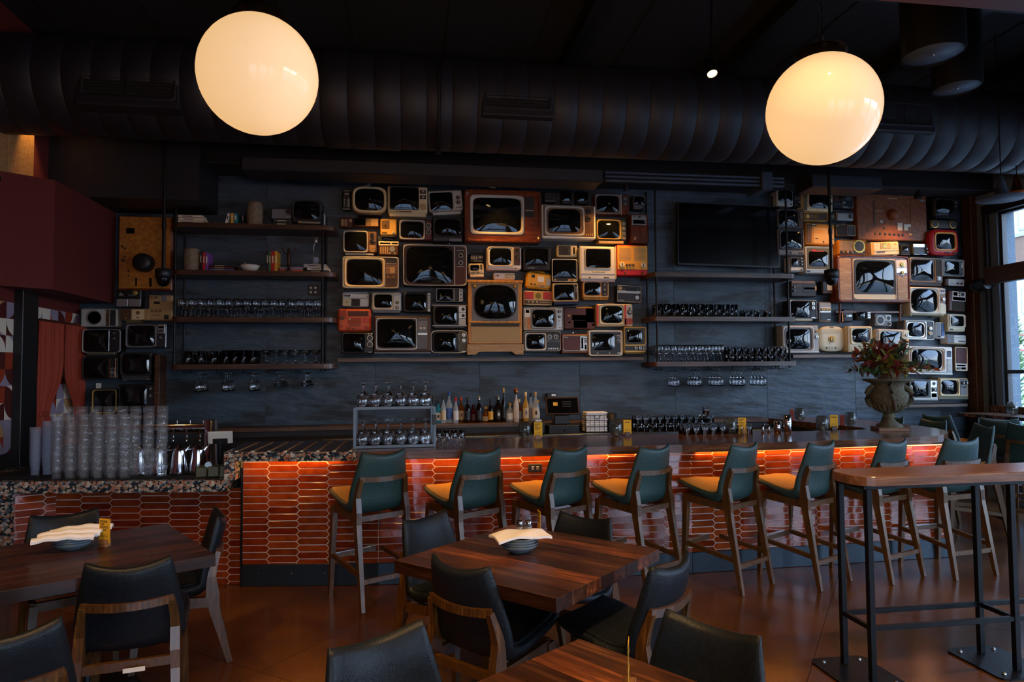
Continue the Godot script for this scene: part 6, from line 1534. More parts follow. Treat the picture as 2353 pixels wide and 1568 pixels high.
func urn() -> void:
	var o := thing("stone_urn", "weathered stone urn with scroll handles on a wooden block on the bar", "urn", Vector3(4.642, 1.070, -6.099), deg_to_rad(-20.0))
	part("block", MB.new().box(Vector3(0, 0.016, 0), Vector3(0.27, 0.032, 0.27), 0.003).done(), M.oak, o)
	part("body", MB.new().lathe([Vector2(0.12, 0.032), Vector2(0.115, 0.05), Vector2(0.09, 0.065), Vector2(0.055, 0.095), Vector2(0.042, 0.12), Vector2(0.052, 0.128), Vector2(0.052, 0.138), Vector2(0.04, 0.148), Vector2(0.07, 0.175), Vector2(0.12, 0.21), Vector2(0.16, 0.27), Vector2(0.178, 0.33), Vector2(0.17, 0.365), Vector2(0.142, 0.385), Vector2(0.134, 0.42), Vector2(0.146, 0.455), Vector2(0.19, 0.475), Vector2(0.222, 0.486), Vector2(0.226, 0.498), Vector2(0.21, 0.502), Vector2(0.13, 0.475), Vector2(0, 0.46)], 32).done(), M.stone, o)
	for k in 20:
		var f := TAU * k / 20.0
		part("gadroon", MB.new().sweep([Vector3(cos(f) * 0.074, 0.178, sin(f) * 0.074), Vector3(cos(f) * 0.122, 0.212, sin(f) * 0.122), Vector3(cos(f) * 0.154, 0.255, sin(f) * 0.154)], [Vector2(0.006, 0.006), Vector2(0.013, 0.013), Vector2(0.008, 0.008)], 6, 1).done(), M.stone, o)
	for s in [-1.0, 1.0]:
		part("handle", MB.new().sweep([Vector3(s * 0.14, 0.43, 0), Vector3(s * 0.178, 0.4, 0.01), Vector3(s * 0.2, 0.36, 0.02), Vector3(s * 0.2, 0.31, 0.02), Vector3(s * 0.18, 0.26, 0.01), Vector3(s * 0.155, 0.24, 0)], [Vector2(0.024, 0.026)], 8, 1).done(), M.stone, o)
	# a vine stem down the front
	part("vine_stem", MB.new().sweep([Vector3(-0.02, 0.62, 0.1), Vector3(-0.03, 0.52, 0.225), Vector3(-0.04, 0.44, 0.165), Vector3(-0.025, 0.36, 0.185), Vector3(-0.005, 0.28, 0.18), Vector3(0.015, 0.2, 0.135)], [Vector2(0.014, 0.014), Vector2(0.017, 0.017), Vector2(0.015, 0.015)], 8, 1).done(), M.bark, o)
	var b := thing("flower_arrangement", "loose arrangement of rust, red and green autumn foliage in the stone urn", "flowers", o.position + Vector3(0, 0.48, 0))
	var leaves := ["leaf_red", "leaf_rust", "leaf_green", "leaf_olive", "leaf_dark", "leaf_rust", "leaf_olive"]
	for k in 96:
		var m := MB.new()
		var f := rng.randf() * TAU
		var lift := rng.randf_range(0.05, 1.0)
		var reach := rng.randf_range(0.1, 0.38) * (1.25 - 0.45 * lift)
		if k < 6:
			f = [0.1, 0.2, 0.35, 3.0, 3.2, 2.9][k]
			lift = [0.5, 0.35, 0.2, 0.2, 0.35, 0.5][k]
			reach = [0.45, 0.48, 0.44, 0.44, 0.42, 0.4][k]
		var tip := Vector3(cos(f) * reach, 0.05 + lift * 0.36, sin(f) * reach * 0.8)
		if k < 6:
			tip.y = 0.02 + lift * 0.3
		var mid := tip * 0.5 + Vector3(0, 0.06, 0)
		var root := Vector3(cos(f) * 0.04, -0.02, sin(f) * 0.04)
		m.sweep([root, mid, tip], [Vector2(0.003, 0.003), Vector2(0.0022, 0.0022), Vector2(0.001, 0.001)], 5)
		var n := rng.randi_range(6, 11)
		for j in n:
			var u := 0.35 + 0.65 * j / n
			var p := root.lerp(mid, u * 2.0) if u < 0.5 else mid.lerp(tip, u * 2.0 - 1.0)
			var dir := (tip - root).normalized() * 0.5 + Vector3(rng.randf_range(-1, 1), rng.randf_range(-0.5, 0.7), rng.randf_range(-1, 1)).normalized()
			dir = dir.normalized()
			var len := rng.randf_range(0.05, 0.105)
			var side := dir.cross(Vector3(rng.randf_range(-1, 1), 1, rng.randf_range(-1, 1))).normalized() * len * rng.randf_range(0.16, 0.3)
			var fold := side.cross(dir).normalized() * len * 0.08
			var q := p + dir * len * 0.45
			m.quad(p, q + side + fold, p + dir * len, q, Vector3.UP)
			m.quad(p, q - side + fold, p + dir * len, q, Vector3.UP)
		part("sprig", m.done(), M[leaves[k % leaves.size()] if k >= 6 else ["leaf_rust", "leaf_rust", "leaf_olive", "leaf_green", "leaf_dark", "leaf_red"][k]], b)
	for k in 9:
		var f := rng.randf() * TAU
		var m := MB.new()
		var c := Vector3(cos(f) * rng.randf_range(0.05, 0.26), rng.randf_range(0.12, 0.34), 0.1 + sin(f) * 0.08)
		for ring in 3:
			for j in 8:
				var g := TAU * j / 8.0 + ring * 0.4
				var d := Vector3(cos(g), 0.3 + ring * 0.5, sin(g)).normalized()
				var s := Vector3(-sin(g), 0, cos(g)) * 0.012
				var r := 0.05 - ring * 0.01
				m.quad(c, c + d * r * 0.6 + s, c + d * r, c + d * r * 0.6 - s, d)
		part("bloom", m.done(), M["leaf_red" if k % 3 else "leaf_rust"], b)

func bottles() -> void:
	# x, half width, height; glass, cap, sticker, label
	var rows := [
		[0.259, 0.022, 0.302, "green_glass", "black", "cream", "dark green bottle with a cream label, first at the left of the bottle row"],
		[0.317, 0.039, 0.255, "teal_glass", "dark", "white", "bright blue-green gin bottle with a white label"],
		[0.376, 0.029, 0.310, "pale_glass", "black", "cream", "clear bottle with a cream label and black cap beside the blue-green bottle"],
		[0.443, 0.040, 0.356, "pale_glass", "blue", "blue", "clear bottle with a blue label and tall blue stopper"],
		[0.516, 0.031, 0.290, "pale_glass", "red", "white", "white-labelled bottle with a red cap"],
		[0.581, 0.037, 0.295, "amber_glass", "orange", "tan", "amber bottle with a tan label and orange cap"],
		[0.650, 0.034, 0.291, "dark_glass", "black", "dark", "dark bottle with a black cap left of the red decanter"],
		[0.721, 0.042, 0.204, "ruby_glass", "ruby_glass", "maroon", "squat dark red decanter in the bottle row"],
		[0.783, 0.033, 0.301, "dark_glass", "silver", "charcoal", "dark spirit bottle with a silver neck"],
		[0.867, 0.057, 0.176, "amber_glass", "gold", "tan", "squat round amber bottle with a tan band label"],
		[0.915, 0.030, 0.270, "dark_glass", "black", "yellow", "dark bottle with a black cap behind the squat round bottle"],
		[1.011, 0.050, 0.298, "dark_glass", "silver", "black", "broad black-labelled whiskey bottle"],
		[1.068, 0.025, 0.393, "dark_glass", "gold", "black", "tall slim dark bottle with a gold top, tallest of the row"],
		[1.147, 0.047, 0.216, "pale_glass", "gold", "white", "short clear bottle with two white labels"],
		[1.213, 0.033, 0.367, "white_glass", "navy", "paper", "ornate white and blue bottle with a domed metal top"],
		[1.256, 0.038, 0.259, "amber_glass", "cream", "grey", "amber bottle with a grey label in front of the ornate bottle"],
		[1.325, 0.036, 0.342, "honey_glass", "cream", "cream", "tall bottle with a pale yellow label and blue bands"],
		[1.395, 0.030, 0.329, "pale_glass", "navy", "lilac", "clear bottle with a dark blue cap, second last of the tall ones"],
		[1.440, 0.039, 0.341, "pale_glass", "tan", "paper", "bottle with a tall cork and a square cream label"],
		[1.479, 0.021, 0.247, "teal_glass", "yellow", "white", "narrow pale blue bottle, last at the right of the row"]]
	for k in rows.size():
		var r: Array = rows[k]
		var x: float = r[0]
		var w: float = r[1]
		var h: float = r[2]
		var o := thing("liquor_bottle", r[6], "bottle", Vector3(x, 1.09, -7.83 - 0.055 * (k % 2)), 0.0, "liquor bottles on the back ledge")
		var sh := h * (0.5 if w / h > 0.24 else 0.6)
		var nk := minf(w * 0.34, 0.016)
		part("bottle", MB.new().lathe([Vector2(0, 0), Vector2(w * 0.95, 0), Vector2(w, 0.006), Vector2(w, sh * 0.92), Vector2(w * 0.86, sh), Vector2(nk * 1.3, sh + (h - sh) * 0.3), Vector2(nk, sh + (h - sh) * 0.45), Vector2(nk, h * 0.93), Vector2(0, h * 0.93)], 18).done(), M[r[3]], o)
		part("cap", MB.new().lathe([Vector2(nk * 1.15, h * 0.86), Vector2(nk * 1.2, h), Vector2(0, h)], 12).done(), M[r[4]], o)
		part("label", MB.new().lathe([Vector2(w * 1.015, sh * 0.2), Vector2(w * 1.015, sh * 0.78)], 18).done(), M[r[5]], o)
		if k in [1, 11, 16, 18, 5]:
			part("label_print", MB.new().box(Vector3(0, sh * 0.5, w * 1.02), Vector3(w * 0.5, sh * 0.2, 0.002)).done(), M[["ink", "white", "blue", "ink", "maroon"][[1, 11, 16, 18, 5].find(k)]], o)
		if k == 14:
			part("dome_top", MB.new().lathe([Vector2(0.024, h * 0.9), Vector2(0.028, h * 0.94), Vector2(0.024, h), Vector2(0.01, h * 1.06), Vector2(0, h * 1.07)], 14).done(), M.copper, o)

func till() -> void:
	var at := Vector3(1.671, 0.993, -7.500)
	at.y = 0.985
	var o := thing("cash_till", "black touch-screen till on a cash drawer behind the bar", "till", at)
	part("drawer", MB.new().cube(Vector3(-0.17, 0, -0.15), Vector3(0.17, 0.095, 0.15), 0.004).done(), M.black, o)
	part("drawer_lock", disc(0.012, 0.15, 0.162, Vector2(0.0, 0.04), 10), M.chrome, o)
	part("stand", MB.new().cube(Vector3(-0.09, 0.095, -0.1), Vector3(0.09, 0.2, 0.05), 0.01).done(), M.dark, o)
	var t := Transform3D(Basis(Vector3.RIGHT, deg_to_rad(-18.0)), Vector3(0, 0.3, 0.06))
	part("monitor", MB.new().box(Vector3.ZERO, Vector3(0.375, 0.2, 0.022), 0.004, t).done(), M.bronze, o)
	var sc := part("screen", MB.new().box(Vector3(0, 0, 0.012), Vector3(0.345, 0.17, 0.003), 0.0, t).done(), M.flat_screen, o)
	part("screen_tile", MB.new().box(Vector3(-0.08, 0.02, 0.0145), Vector3(0.05, 0.04, 0.001), 0.0, t).done(), M.yellow, sc)
	for k in 4:
		part("screen_line", MB.new().box(Vector3(0.05, 0.045 - k * 0.018, 0.0145), Vector3(0.1, 0.006, 0.001), 0.0, t).done(), M.charcoal, sc)
	var p := thing("receipt_printer", "small black receipt printer left of the till", "printer", Vector3(at.x - 0.26, 0.985, at.z + 0.02))
	part("case", MB.new().cube(Vector3(-0.06, 0, -0.1), Vector3(0.06, 0.13, 0.08), 0.01).done(), M.black, p)
	part("paper", MB.new().cube(Vector3(-0.035, 0.13, -0.02), Vector3(0.035, 0.15, -0.017)).done(), M.white, p)
	var bx := thing("socket_box", "black box with a white tag on the wall above the till", "box", Vector3(1.660, 1.368, WALL))
	part("case", MB.new().box(Vector3(0, 0, 0.03), Vector3(0.12, 0.09, 0.06), 0.004).done(), M.black, bx)
	part("tag", MB.new().box(Vector3(0.02, 0.02, 0.061), Vector3(0.05, 0.025, 0.002)).done(), M.white, bx)
	# wire basket of folded napkins
	var c := Vector3(2.056, 1.000, -7.500)
	c.y = 0.985
	var b := thing("wire_basket", "black wire basket holding folded white napkins", "basket", c)
	for k in 6:
		var x := -0.135 + k * 0.054
		part("wire", MB.new().tube([Vector3(x, 0.195, 0.1), Vector3(x, 0.004, 0.1), Vector3(x, 0.004, -0.1), Vector3(x, 0.195, -0.1)], 0.0025, 5).done(), M.iron, b)
	for y in [0.004, 0.07, 0.135, 0.195]:
		part("hoop", MB.new().tube([Vector3(-0.135, y, 0.1), Vector3(0.135, y, 0.1), Vector3(0.135, y, -0.1), Vector3(-0.135, y, -0.1), Vector3(-0.135, y, 0.1)], 0.003, 5).done(), M.iron, b)
	part("grip", MB.new().tube([Vector3(-0.04, 0.195, 0.102), Vector3(-0.025, 0.16, 0.104), Vector3(0, 0.148, 0.105), Vector3(0.025, 0.16, 0.104), Vector3(0.04, 0.195, 0.102)], 0.003, 5).done(), M.iron, b)
	for k in 9:
		solo("folded_napkin", MB.new().box(Vector3.ZERO, Vector3(0.245, 0.022, 0.18), 0.008).done(), M.napkin, "folded white napkin in the wire basket" if k < 8 else "topmost folded napkin in the wire basket", "napkin", c + Vector3(rng.randf_range(-0.006, 0.006), 0.02 + k * 0.0245, rng.randf_range(-0.005, 0.005)), rng.randf_range(-0.04, 0.04), "napkins in the wire basket")
	var bin := thing("utensil_bin", "black utensil caddy right of the napkin basket", "caddy", Vector3(c.x + 0.21, 0.985, c.z - 0.04))
	part("tub", MB.new().lathe([Vector2(0, 0), Vector2(0.045, 0), Vector2(0.06, 0.2), Vector2(0.055, 0.2), Vector2(0.04, 0.01), Vector2(0, 0.01)], 14).done(), M.black, bin)
	part("rim", MB.new().lathe([Vector2(0.06, 0.195), Vector2(0.064, 0.2), Vector2(0.06, 0.206), Vector2(0.055, 0.2)], 14).done(), M.dark, bin)
	# rocks glasses two high on the back counter
	for i in 11:
		for r in 2:
			for lv in 2:
				var a := Vector3(2.533, 0.987, -7.420)
				glass("rocks", Vector3(a.x + i * 0.0865, 0.986 + lv * 0.089, -7.42 - r * 0.09), "rocks glass in the double stack on the back counter", "rocks glasses on the back counter", true)
	for lv in 3:
		var a := Vector3(3.327, 0.976, -7.360)
		glass("rocks", Vector3(a.x, 0.986 + lv * 0.089, -7.385), "rocks glass in the tall pile at the right end of the back counter", "tall pile of rocks glasses", true)

func service_things() -> void:
	var y := 0.85
	# black mat and piles of tumblers on the service counter
	solo("bar_mat", MB.new().slab(plan([[-3.3, -6.0], [-2.9, -5.9], [-1.5, -5.69], [-1.5, -6.45], [-3.3, -6.75]]), y, y + 0.012, Transform3D(LAY, Vector3.ZERO)).done(), M.matte_black, "black rubber bar mat under the piles of glasses", "mat")
	var base := y + 0.0125
	var front := Vector3(-2.742, 0.863, -6.035)
	for i in 8:
		for r in 2:
			var at := Vector3(front.x + i * 0.106 + r * 0.03, base, -5.86 - r * 0.11 + i * 0.0148)
			for lv in (8 if r == 0 else 9):
				if r == 0 and i > 5:
					continue
				glass("tumbler", at + Vector3(rng.randf_range(-0.002, 0.002), lv * 0.056, 0), "clear stacking tumbler in the nested piles on the service counter", "nested tumblers", false, "", M.tumbler)
	for i in 3:
		var at: Vector3 = [Vector3(-3.024, 0.863, -6.116), Vector3(-2.936, 0.863, -6.122), Vector3(-2.931, 0.862, -6.243)][i]
		for lv in 9:
			solo("plastic_cup", plastic_cup(), M.clear_plastic, ["clear plastic cup in the shortest pile at the left end", "clear plastic cup in the middle pile at the left end", "clear plastic cup in the tall pile beside the tumblers"][i], "cup", at + Vector3(0, lv * [0.03, 0.036, 0.04][i], 0), rng.randf(), ["shortest pile of plastic cups", "middle pile of plastic cups", "tall pile of plastic cups"][i])
	# steel pitchers
	for k in 4:
		var at: Vector3 = [Vector3(-2.172, 0.850, -5.980), Vector3(-2.015, 0.850, -5.949), Vector3(-1.852, 0.850, -5.916), Vector3(-1.714, 0.850, -5.935)][k]
		at.y = base
		var o := thing("steel_pitcher", ["leftmost polished steel pitcher on the service counter", "second polished steel pitcher from the left", "third polished steel pitcher from the left", "rightmost polished steel pitcher, beside the green caddy"][k], "pitcher", at, deg_to_rad(8.0), "polished steel pitchers")
		part("body", MB.new().lathe([Vector2(0, 0), Vector2(0.072, 0), Vector2(0.074, 0.01), Vector2(0.05, 0.19), Vector2(0.047, 0.215), Vector2(0.044, 0.215), Vector2(0.044, 0.19), Vector2(0, 0.19)], 24).done(), M.chrome, o)
		part("spout", MB.new().sweep([Vector3(0.044, 0.185, 0), Vector3(0.066, 0.215, 0), Vector3(0.078, 0.228, 0)], [Vector2(0.014, 0.01), Vector2(0.012, 0.006), Vector2(0.008, 0.003)], 6).done(), M.chrome, o)
		part("handle", MB.new().sweep([Vector3(-0.048, 0.2, 0), Vector3(-0.115, 0.195, 0), Vector3(-0.118, 0.17, 0), Vector3(-0.075, 0.03, 0), Vector3(-0.066, 0.04, 0)], [Vector2(0.007, 0.004)], 6, 1).done(), M.chrome, o)
		part("lid_knob", MB.new().lathe([Vector2(0.04, 0.215), Vector2(0.02, 0.225), Vector2(0.012, 0.24), Vector2(0, 0.243)], 14).done(), M.chrome, o)
	# olive caddy, tablet
	var gc := thing("olive_caddy", "olive-green sectioned caddy at the right end of the service counter", "caddy", Vector3(-1.555, y, -5.810), deg_to_rad(9.0))
	for k in 3:
		part("section", MB.new().cube(Vector3(-0.13 + k * 0.087, 0, -0.06), Vector3(-0.047 + k * 0.087, 0.09, 0.06), 0.006).done(), M.olive_box, gc)
	part("base_tray", MB.new().cube(Vector3(-0.135, 0.0, -0.065), Vector3(0.135, 0.012, 0.065), 0.003).done(), M.olive_box, gc)
	part("roll", MB.new().tube([Vector3(-0.04, 0.1, -0.05), Vector3(-0.04, 0.1, 0.05)], 0.026, 12).done(), M.steel, gc)
	var tb := thing("order_tablet", "white tilted order tablet on a stand behind the service counter", "tablet", Vector3(-1.634, 0.85, -6.28), deg_to_rad(10.0))
	var tt := Transform3D(Basis(Vector3.RIGHT, deg_to_rad(25.0)), Vector3(0, 0.27, 0))
	part("case", MB.new().box(Vector3.ZERO, Vector3(0.2, 0.12, 0.018), 0.006, tt).done(), M.white, tb)
	part("rear_plate", MB.new().box(Vector3(0, -0.03, 0.01), Vector3(0.12, 0.05, 0.012), 0.003, tt).done(), M.dark, tb)
	part("stand", MB.new().sweep([Vector3(0, 0.0, -0.02), Vector3(0, 0.25, -0.01)], [Vector2(0.016, 0.016)], 8).done(), M.iron, tb)
	part("foot", MB.new().lathe([Vector2(0.08, 0), Vector2(0.08, 0.01), Vector2(0, 0.014)], 18).done(), M.iron, tb)
	# beer tower with its row of taps
	var bt := thing("beer_tower", "polished steel beer tower with a row of taps behind the tumblers", "beer tower", Vector3(0, 0, 0))
	var p0 := Vector3(-1.759, 1.052, -6.450)
	part("pillar", MB.new().lathe([Vector2(0, 0.851), Vector2(0.075, 0.851), Vector2(0.075, 0.862), Vector2(0.055, 0.87), Vector2(0.055, 1.26), Vector2(0.05, 1.268), Vector2(0, 1.268)], 24, Transform3D(Basis(), Vector3(p0.x, 0, -6.45))).done(), M.chrome, bt)
	part("pillar", MB.new().lathe([Vector2(0, 0.851), Vector2(0.075, 0.851), Vector2(0.055, 0.87), Vector2(0.055, 1.26), Vector2(0, 1.268)], 24, Transform3D(Basis(), Vector3(p0.x - 1.1, 0, -6.6))).done(), M.chrome, bt)
	part("cross_pipe", MB.new().tube([Vector3(p0.x - 1.1, 1.19, -6.6), Vector3(p0.x, 1.19, -6.45)], 0.042, 16).done(), M.chrome, bt)
	for k in 9:
		var u := 0.06 + k * 0.105
		var q := Vector3(lerpf(p0.x, p0.x - 1.1, u), 1.19, lerpf(-6.45, -6.6, u))
		var tp := part("tap", MB.new().sweep([q + Vector3(0, 0.0, 0.03), q + Vector3(0, 0.0, 0.09), q + Vector3(0, -0.07, 0.1)], [Vector2(0.008, 0.008)], 8, 1).done(), M.chrome, bt)
		part("tap_handle", MB.new().lathe([Vector2(0.004, 0.04), Vector2(0.006, 0.06), Vector2(0.004, 0.075), Vector2(0.0, 0.08)], 8, Transform3D(Basis(), q)).done(), M.chrome, tp)
		part("faucet", MB.new().lathe([Vector2(0, -0.14), Vector2(0.007, -0.14), Vector2(0.009, -0.07), Vector2(0, -0.07)], 8, Transform3D(Basis(), q + Vector3(0, 0, 0.1))).done(), M.chrome, tp)

var cup_mesh: ArrayMesh
func plastic_cup() -> ArrayMesh:
	if cup_mesh == null:
		cup_mesh = MB.new().lathe([Vector2(0, 0), Vector2(0.03, 0), Vector2(0.042, 0.14), Vector2(0.044, 0.142), Vector2(0.044, 0.147), Vector2(0.04, 0.147), Vector2(0.0285, 0.004), Vector2(0, 0.004)], 14).done()
	return cup_mesh

# ---------------------------------------------------------------- glasses, books and vases on the racks
func make_shelf_ware() -> void:
	for i in 16:
		for r in 3:
			glass("wine", Vector3(-2.4 + i * 0.093 + r * 0.012, 2.276, -7.68 - r * 0.095), "clear wine glass in the long row on the left rack's third shelf", "wine glasses on the left rack")
	for i in 3:
		for r in 2:
			glass("mug", Vector3(-2.33 + i * 0.13, 1.774, -7.69 - r * 0.13), "glass mug at the left end of the left rack's bottom shelf", "glass mugs on the left rack")
	for i in 4:
		for r in 3:
			glass("pint", Vector3(-1.95 + i * 0.093, 1.774, -7.68 - r * 0.095), "tall pint glass in the middle of the left rack's bottom shelf", "pint glasses on the left rack")
	for i in 6:
		for r in 2:
			glass("coupe", Vector3(-1.54 + i * 0.103, 1.774, -7.68 - r * 0.105), "stemmed coupe glass at the right end of the left rack's bottom shelf", "coupe glasses on the left rack")
	for g in 5:
		for k in 4:
			glass("wine" if g < 3 else "coupe", Vector3(-2.22 + g * 0.275, 1.485 if g < 3 else 1.535, -7.65 - k * (0.084 if g < 3 else 0.101) * 0.99), ["wine glass hanging under the left rack, first cluster", "wine glass hanging under the left rack, second cluster", "wine glass hanging under the left rack, third cluster", "coupe glass hanging under the left rack, fourth cluster", "coupe glass hanging under the left rack, fifth cluster"][g], "hanging glasses cluster %s left" % ["one", "two", "three", "four", "five"][g], true)
	# right rack
	for i in 10:
		for r in 2:
			glass("pint", Vector3(2.9 + i * 0.105, 2.301, -7.68 - r * 0.1), "pint glass on the right rack's middle shelf", "pint glasses on the right rack")
	for i in 4:
		for r in 2:
			glass("rocks", Vector3(4.0 + i * 0.09, 2.301, -7.68 - r * 0.09), "rocks glass at the right end of the right rack's middle shelf", "rocks glasses on the right rack", true)
	for i in 10:
		for r in 3:
			glass("wine", Vector3(2.91 + i * 0.084, 1.769, -7.68 - r * 0.086), "stemmed glass in the left half of the right rack's bottom shelf", "stemmed glasses on the right rack")
	for i in 9:
		for r in 2:
			for lv in 2:
				glass("rocks", Vector3(3.79 + i * 0.084, 1.769 + lv * 0.089, -7.68 - r * 0.09), "rocks glass stacked two high on the right rack's bottom shelf", "stacked rocks glasses on the right rack", true)
	for g in 5:
		for k in (3 if g == 0 else 4):
			glass("wine", Vector3(3.09 + g * 0.272, 1.48, -7.65 - k * 0.084), ["wine glass hanging under the right rack, first cluster", "wine glass hanging under the right rack, second cluster", "wine glass hanging under the right rack, third cluster", "wine glass hanging under the right rack, fourth cluster", "wine glass hanging under the right rack, fifth cluster"][g], "hanging glasses cluster %s right" % ["one", "two", "three", "four", "five"][g], true)
	# top shelf: books, vase, old radio, wrapped set
	var y := 3.283
	book(-2.33, y, 0.27, 0.03, "tan", "tan book lying lowest in the pile at the rack's top left", true)
	book(-2.32, y + 0.031, 0.26, 0.032, "yellow", "orange book lying in the middle of the pile at the rack's top left", true)
	book(-2.33, y + 0.064, 0.25, 0.03, "rust", "brown book lying on the pile at the rack's top left", true)
	book(-1.965, y, 0.024, 0.125, "white", "white book leaning on the top shelf of the left rack", false, 14.0)
	book(-1.9, y, 0.028, 0.125, "yellow", "yellow book standing beside the blue one on the top shelf", false)
	book(-1.865, y, 0.034, 0.125, "teal", "blue book standing on the top shelf of the left rack", false)
	book(-1.79, y, 0.012, 0.12, "dark", "thin black book left of the woven vase", false)
	book(-0.95, y, 0.02, 0.16, "white", "white upright booklet at the right end of the top shelf", false)
	vase(Vector3(-1.68, y, -7.75), 0.085, 0.27, "tall woven-textured clay vase on the top shelf")
	book(-1.36, y, 0.24, 0.035, "black", "black book lying under the old grey radio", true)
	book(-1.36, y + 0.036, 0.23, 0.035, "charcoal", "grey book lying directly under the old grey radio", true)
	var rd := thing("old_grey_radio", "old grey radio on two books on the top shelf of the left rack", "radio", Vector3(-1.38, y + 0.0725, -7.75))
	part("case", MB.new().cube(Vector3(-0.12, 0, -0.06), Vector3(0.12, 0.13, 0.06), 0.008).done(), M.charcoal, rd)
	part("front_plate", MB.new().box(Vector3(-0.01, 0.06, 0.061), Vector3(0.2, 0.1, 0.004), 0.001).done(), M.grey, rd)
	part("dial", disc(0.028, 0.063, 0.072, Vector2(0.06, 0.085), 14), M.dark, rd)
	part("knob", disc(0.012, 0.063, 0.075, Vector2(0.055, 0.025), 10), M.silver, rd)
	part("knob", disc(0.012, 0.063, 0.075, Vector2(0.085, 0.025), 10), M.silver, rd)
	part("aerial", MB.new().tube([Vector3(-0.1, 0.14, 0), Vector3(0.12, 0.165, 0)], 0.003, 5).done(), M.chrome, rd)
	var pt := thing("shelf_television", "rounded black portable television on the top shelf of the left rack", "television", Vector3(-1.12, y, -7.75))
	part("cabinet", MB.new().box(Vector3(0, 0.15, 0), Vector3(0.33, 0.28, 0.2), 0.03).done(), M.black, pt)
	part("bezel", ring_mesh(Vector2(0, 0.17), 0.155, 0.115, 0.02, 6.0, 5.0, 0.1, 0.012), M.charcoal, pt)
	part("screen", screen_mesh(Vector2(0, 0.17), 0.138, 0.098, 4.5, 0.101, 0.02), M.screen, pt)
	part("foot", MB.new().box(Vector3(0, 0.01, 0), Vector3(0.26, 0.02, 0.16), 0.004).done(), M.dark, pt)
	part("front_trim", MB.new().box(Vector3(0.03, 0.035, 0.102), Vector3(0.24, 0.022, 0.006), 0.003).done(), M.silver, pt)
	part("knob", disc(0.014, 0.1, 0.115, Vector2(-0.06, 0.035), 10), M.gold, pt)
	# second shelf
	y = 2.776
	vase(Vector3(-2.32, y, -7.74), 0.085, 0.25, "round-shouldered clay vase with a lit left side on the second shelf")
	book(-2.215, y, 0.02, 0.21, "black", "black book standing beside the clay vase", false)
	book(-2.185, y, 0.024, 0.2, "red", "red book standing beside the purple one", false)
	book(-2.155, y, 0.03, 0.2, "purple", "purple book standing on the second shelf", false)
	book(-2.0, y, 0.25, 0.022, "blue", "blue book lying lowest beside the purple book", true)
	book(-2.0, y + 0.023, 0.24, 0.022, "maroon", "maroon book lying in the middle beside the purple book", true)
	book(-2.0, y + 0.046, 0.24, 0.02, "dark", "dark book lying on top beside the purple book", true)
	var bw := thing("pale_bowl", "pale shallow bowl with a small loop on the second shelf", "bowl", Vector3(-1.72, y, -7.72))
	part("bowl", MB.new().lathe([Vector2(0, 0), Vector2(0.04, 0), Vector2(0.08, 0.03), Vector2(0.105, 0.07), Vector2(0.1, 0.07), Vector2(0.07, 0.035), Vector2(0, 0.01)], 24).done(), M.paper, bw)
	part("loop", MB.new().tube([Vector3(-0.06, 0.07, 0), Vector3(-0.065, 0.095, 0), Vector3(-0.045, 0.1, 0), Vector3(-0.04, 0.075, 0), Vector3(0.03, 0.08, 0)], 0.004, 6).done(), M.paper, bw)
	book(-1.53, y, 0.02, 0.23, "black", "thin black book left of the green spine", false)
	book(-1.505, y, 0.022, 0.22, "green", "dark green book left of the red one", false)
	book(-1.475, y, 0.034, 0.225, "red", "thick red book standing mid-shelf", false)
	book(-1.44, y, 0.032, 0.225, "yellow", "ochre book standing right of the thick red one", false)
	book(-1.28, y, 0.24, 0.026, "orange", "orange book lying under the lilac one", true)
	book(-1.28, y + 0.027, 0.24, 0.028, "lilac", "lilac-grey book lying under the figurine's arms", true)
	var fg := thing("figurine", "small dark figurine with raised arms on the second shelf", "figurine", Vector3(-1.3, y, -7.63))
	part("body", MB.new().lathe([Vector2(0.0, 0.0), Vector2(0.03, 0.0), Vector2(0.028, 0.01), Vector2(0.014, 0.02), Vector2(0.02, 0.09), Vector2(0.016, 0.13), Vector2(0.024, 0.19), Vector2(0.01, 0.21), Vector2(0.016, 0.235), Vector2(0.0, 0.26)], 12).done(), M.bronze, fg)
	for s in [-1.0, 1.0]:
		part("arm", MB.new().tube([Vector3(s * 0.02, 0.19, 0), Vector3(s * 0.045, 0.205, 0), Vector3(s * 0.07, 0.26, 0)], 0.007, 6).done(), M.bronze, fg)
	book(-1.0, y, 0.24, 0.022, "black", "black book lying lowest under the trophy", true)
	book(-1.0, y + 0.023, 0.23, 0.03, "paper", "cream book lying in the middle under the trophy", true)
	book(-1.03, y + 0.054, 0.24, 0.035, "pale", "grey book lying directly under the trophy", true)
	var tr := thing("glass_trophy", "clear glass figure standing on three books", "ornament", Vector3(-1.03, y + 0.0895, -7.72))
	part("base", MB.new().lathe([Vector2(0, 0), Vector2(0.03, 0), Vector2(0.036, 0.07), Vector2(0.03, 0.085), Vector2(0, 0.085)], 14).done(), M.clear_plastic, tr)
	part("stem", MB.new().sweep([Vector3(-0.02, 0.05, 0), Vector3(-0.028, 0.15, 0), Vector3(-0.018, 0.22, 0), Vector3(0, 0.25, 0)], [Vector2(0.006, 0.006)], 6, 1).done(), M.silver, tr)
	part("crown", MB.new().lathe([Vector2(0.0, 0.23), Vector2(0.02, 0.24), Vector2(0.03, 0.3), Vector2(0.026, 0.3), Vector2(0, 0.25)], 12).done(), M.silver, tr)

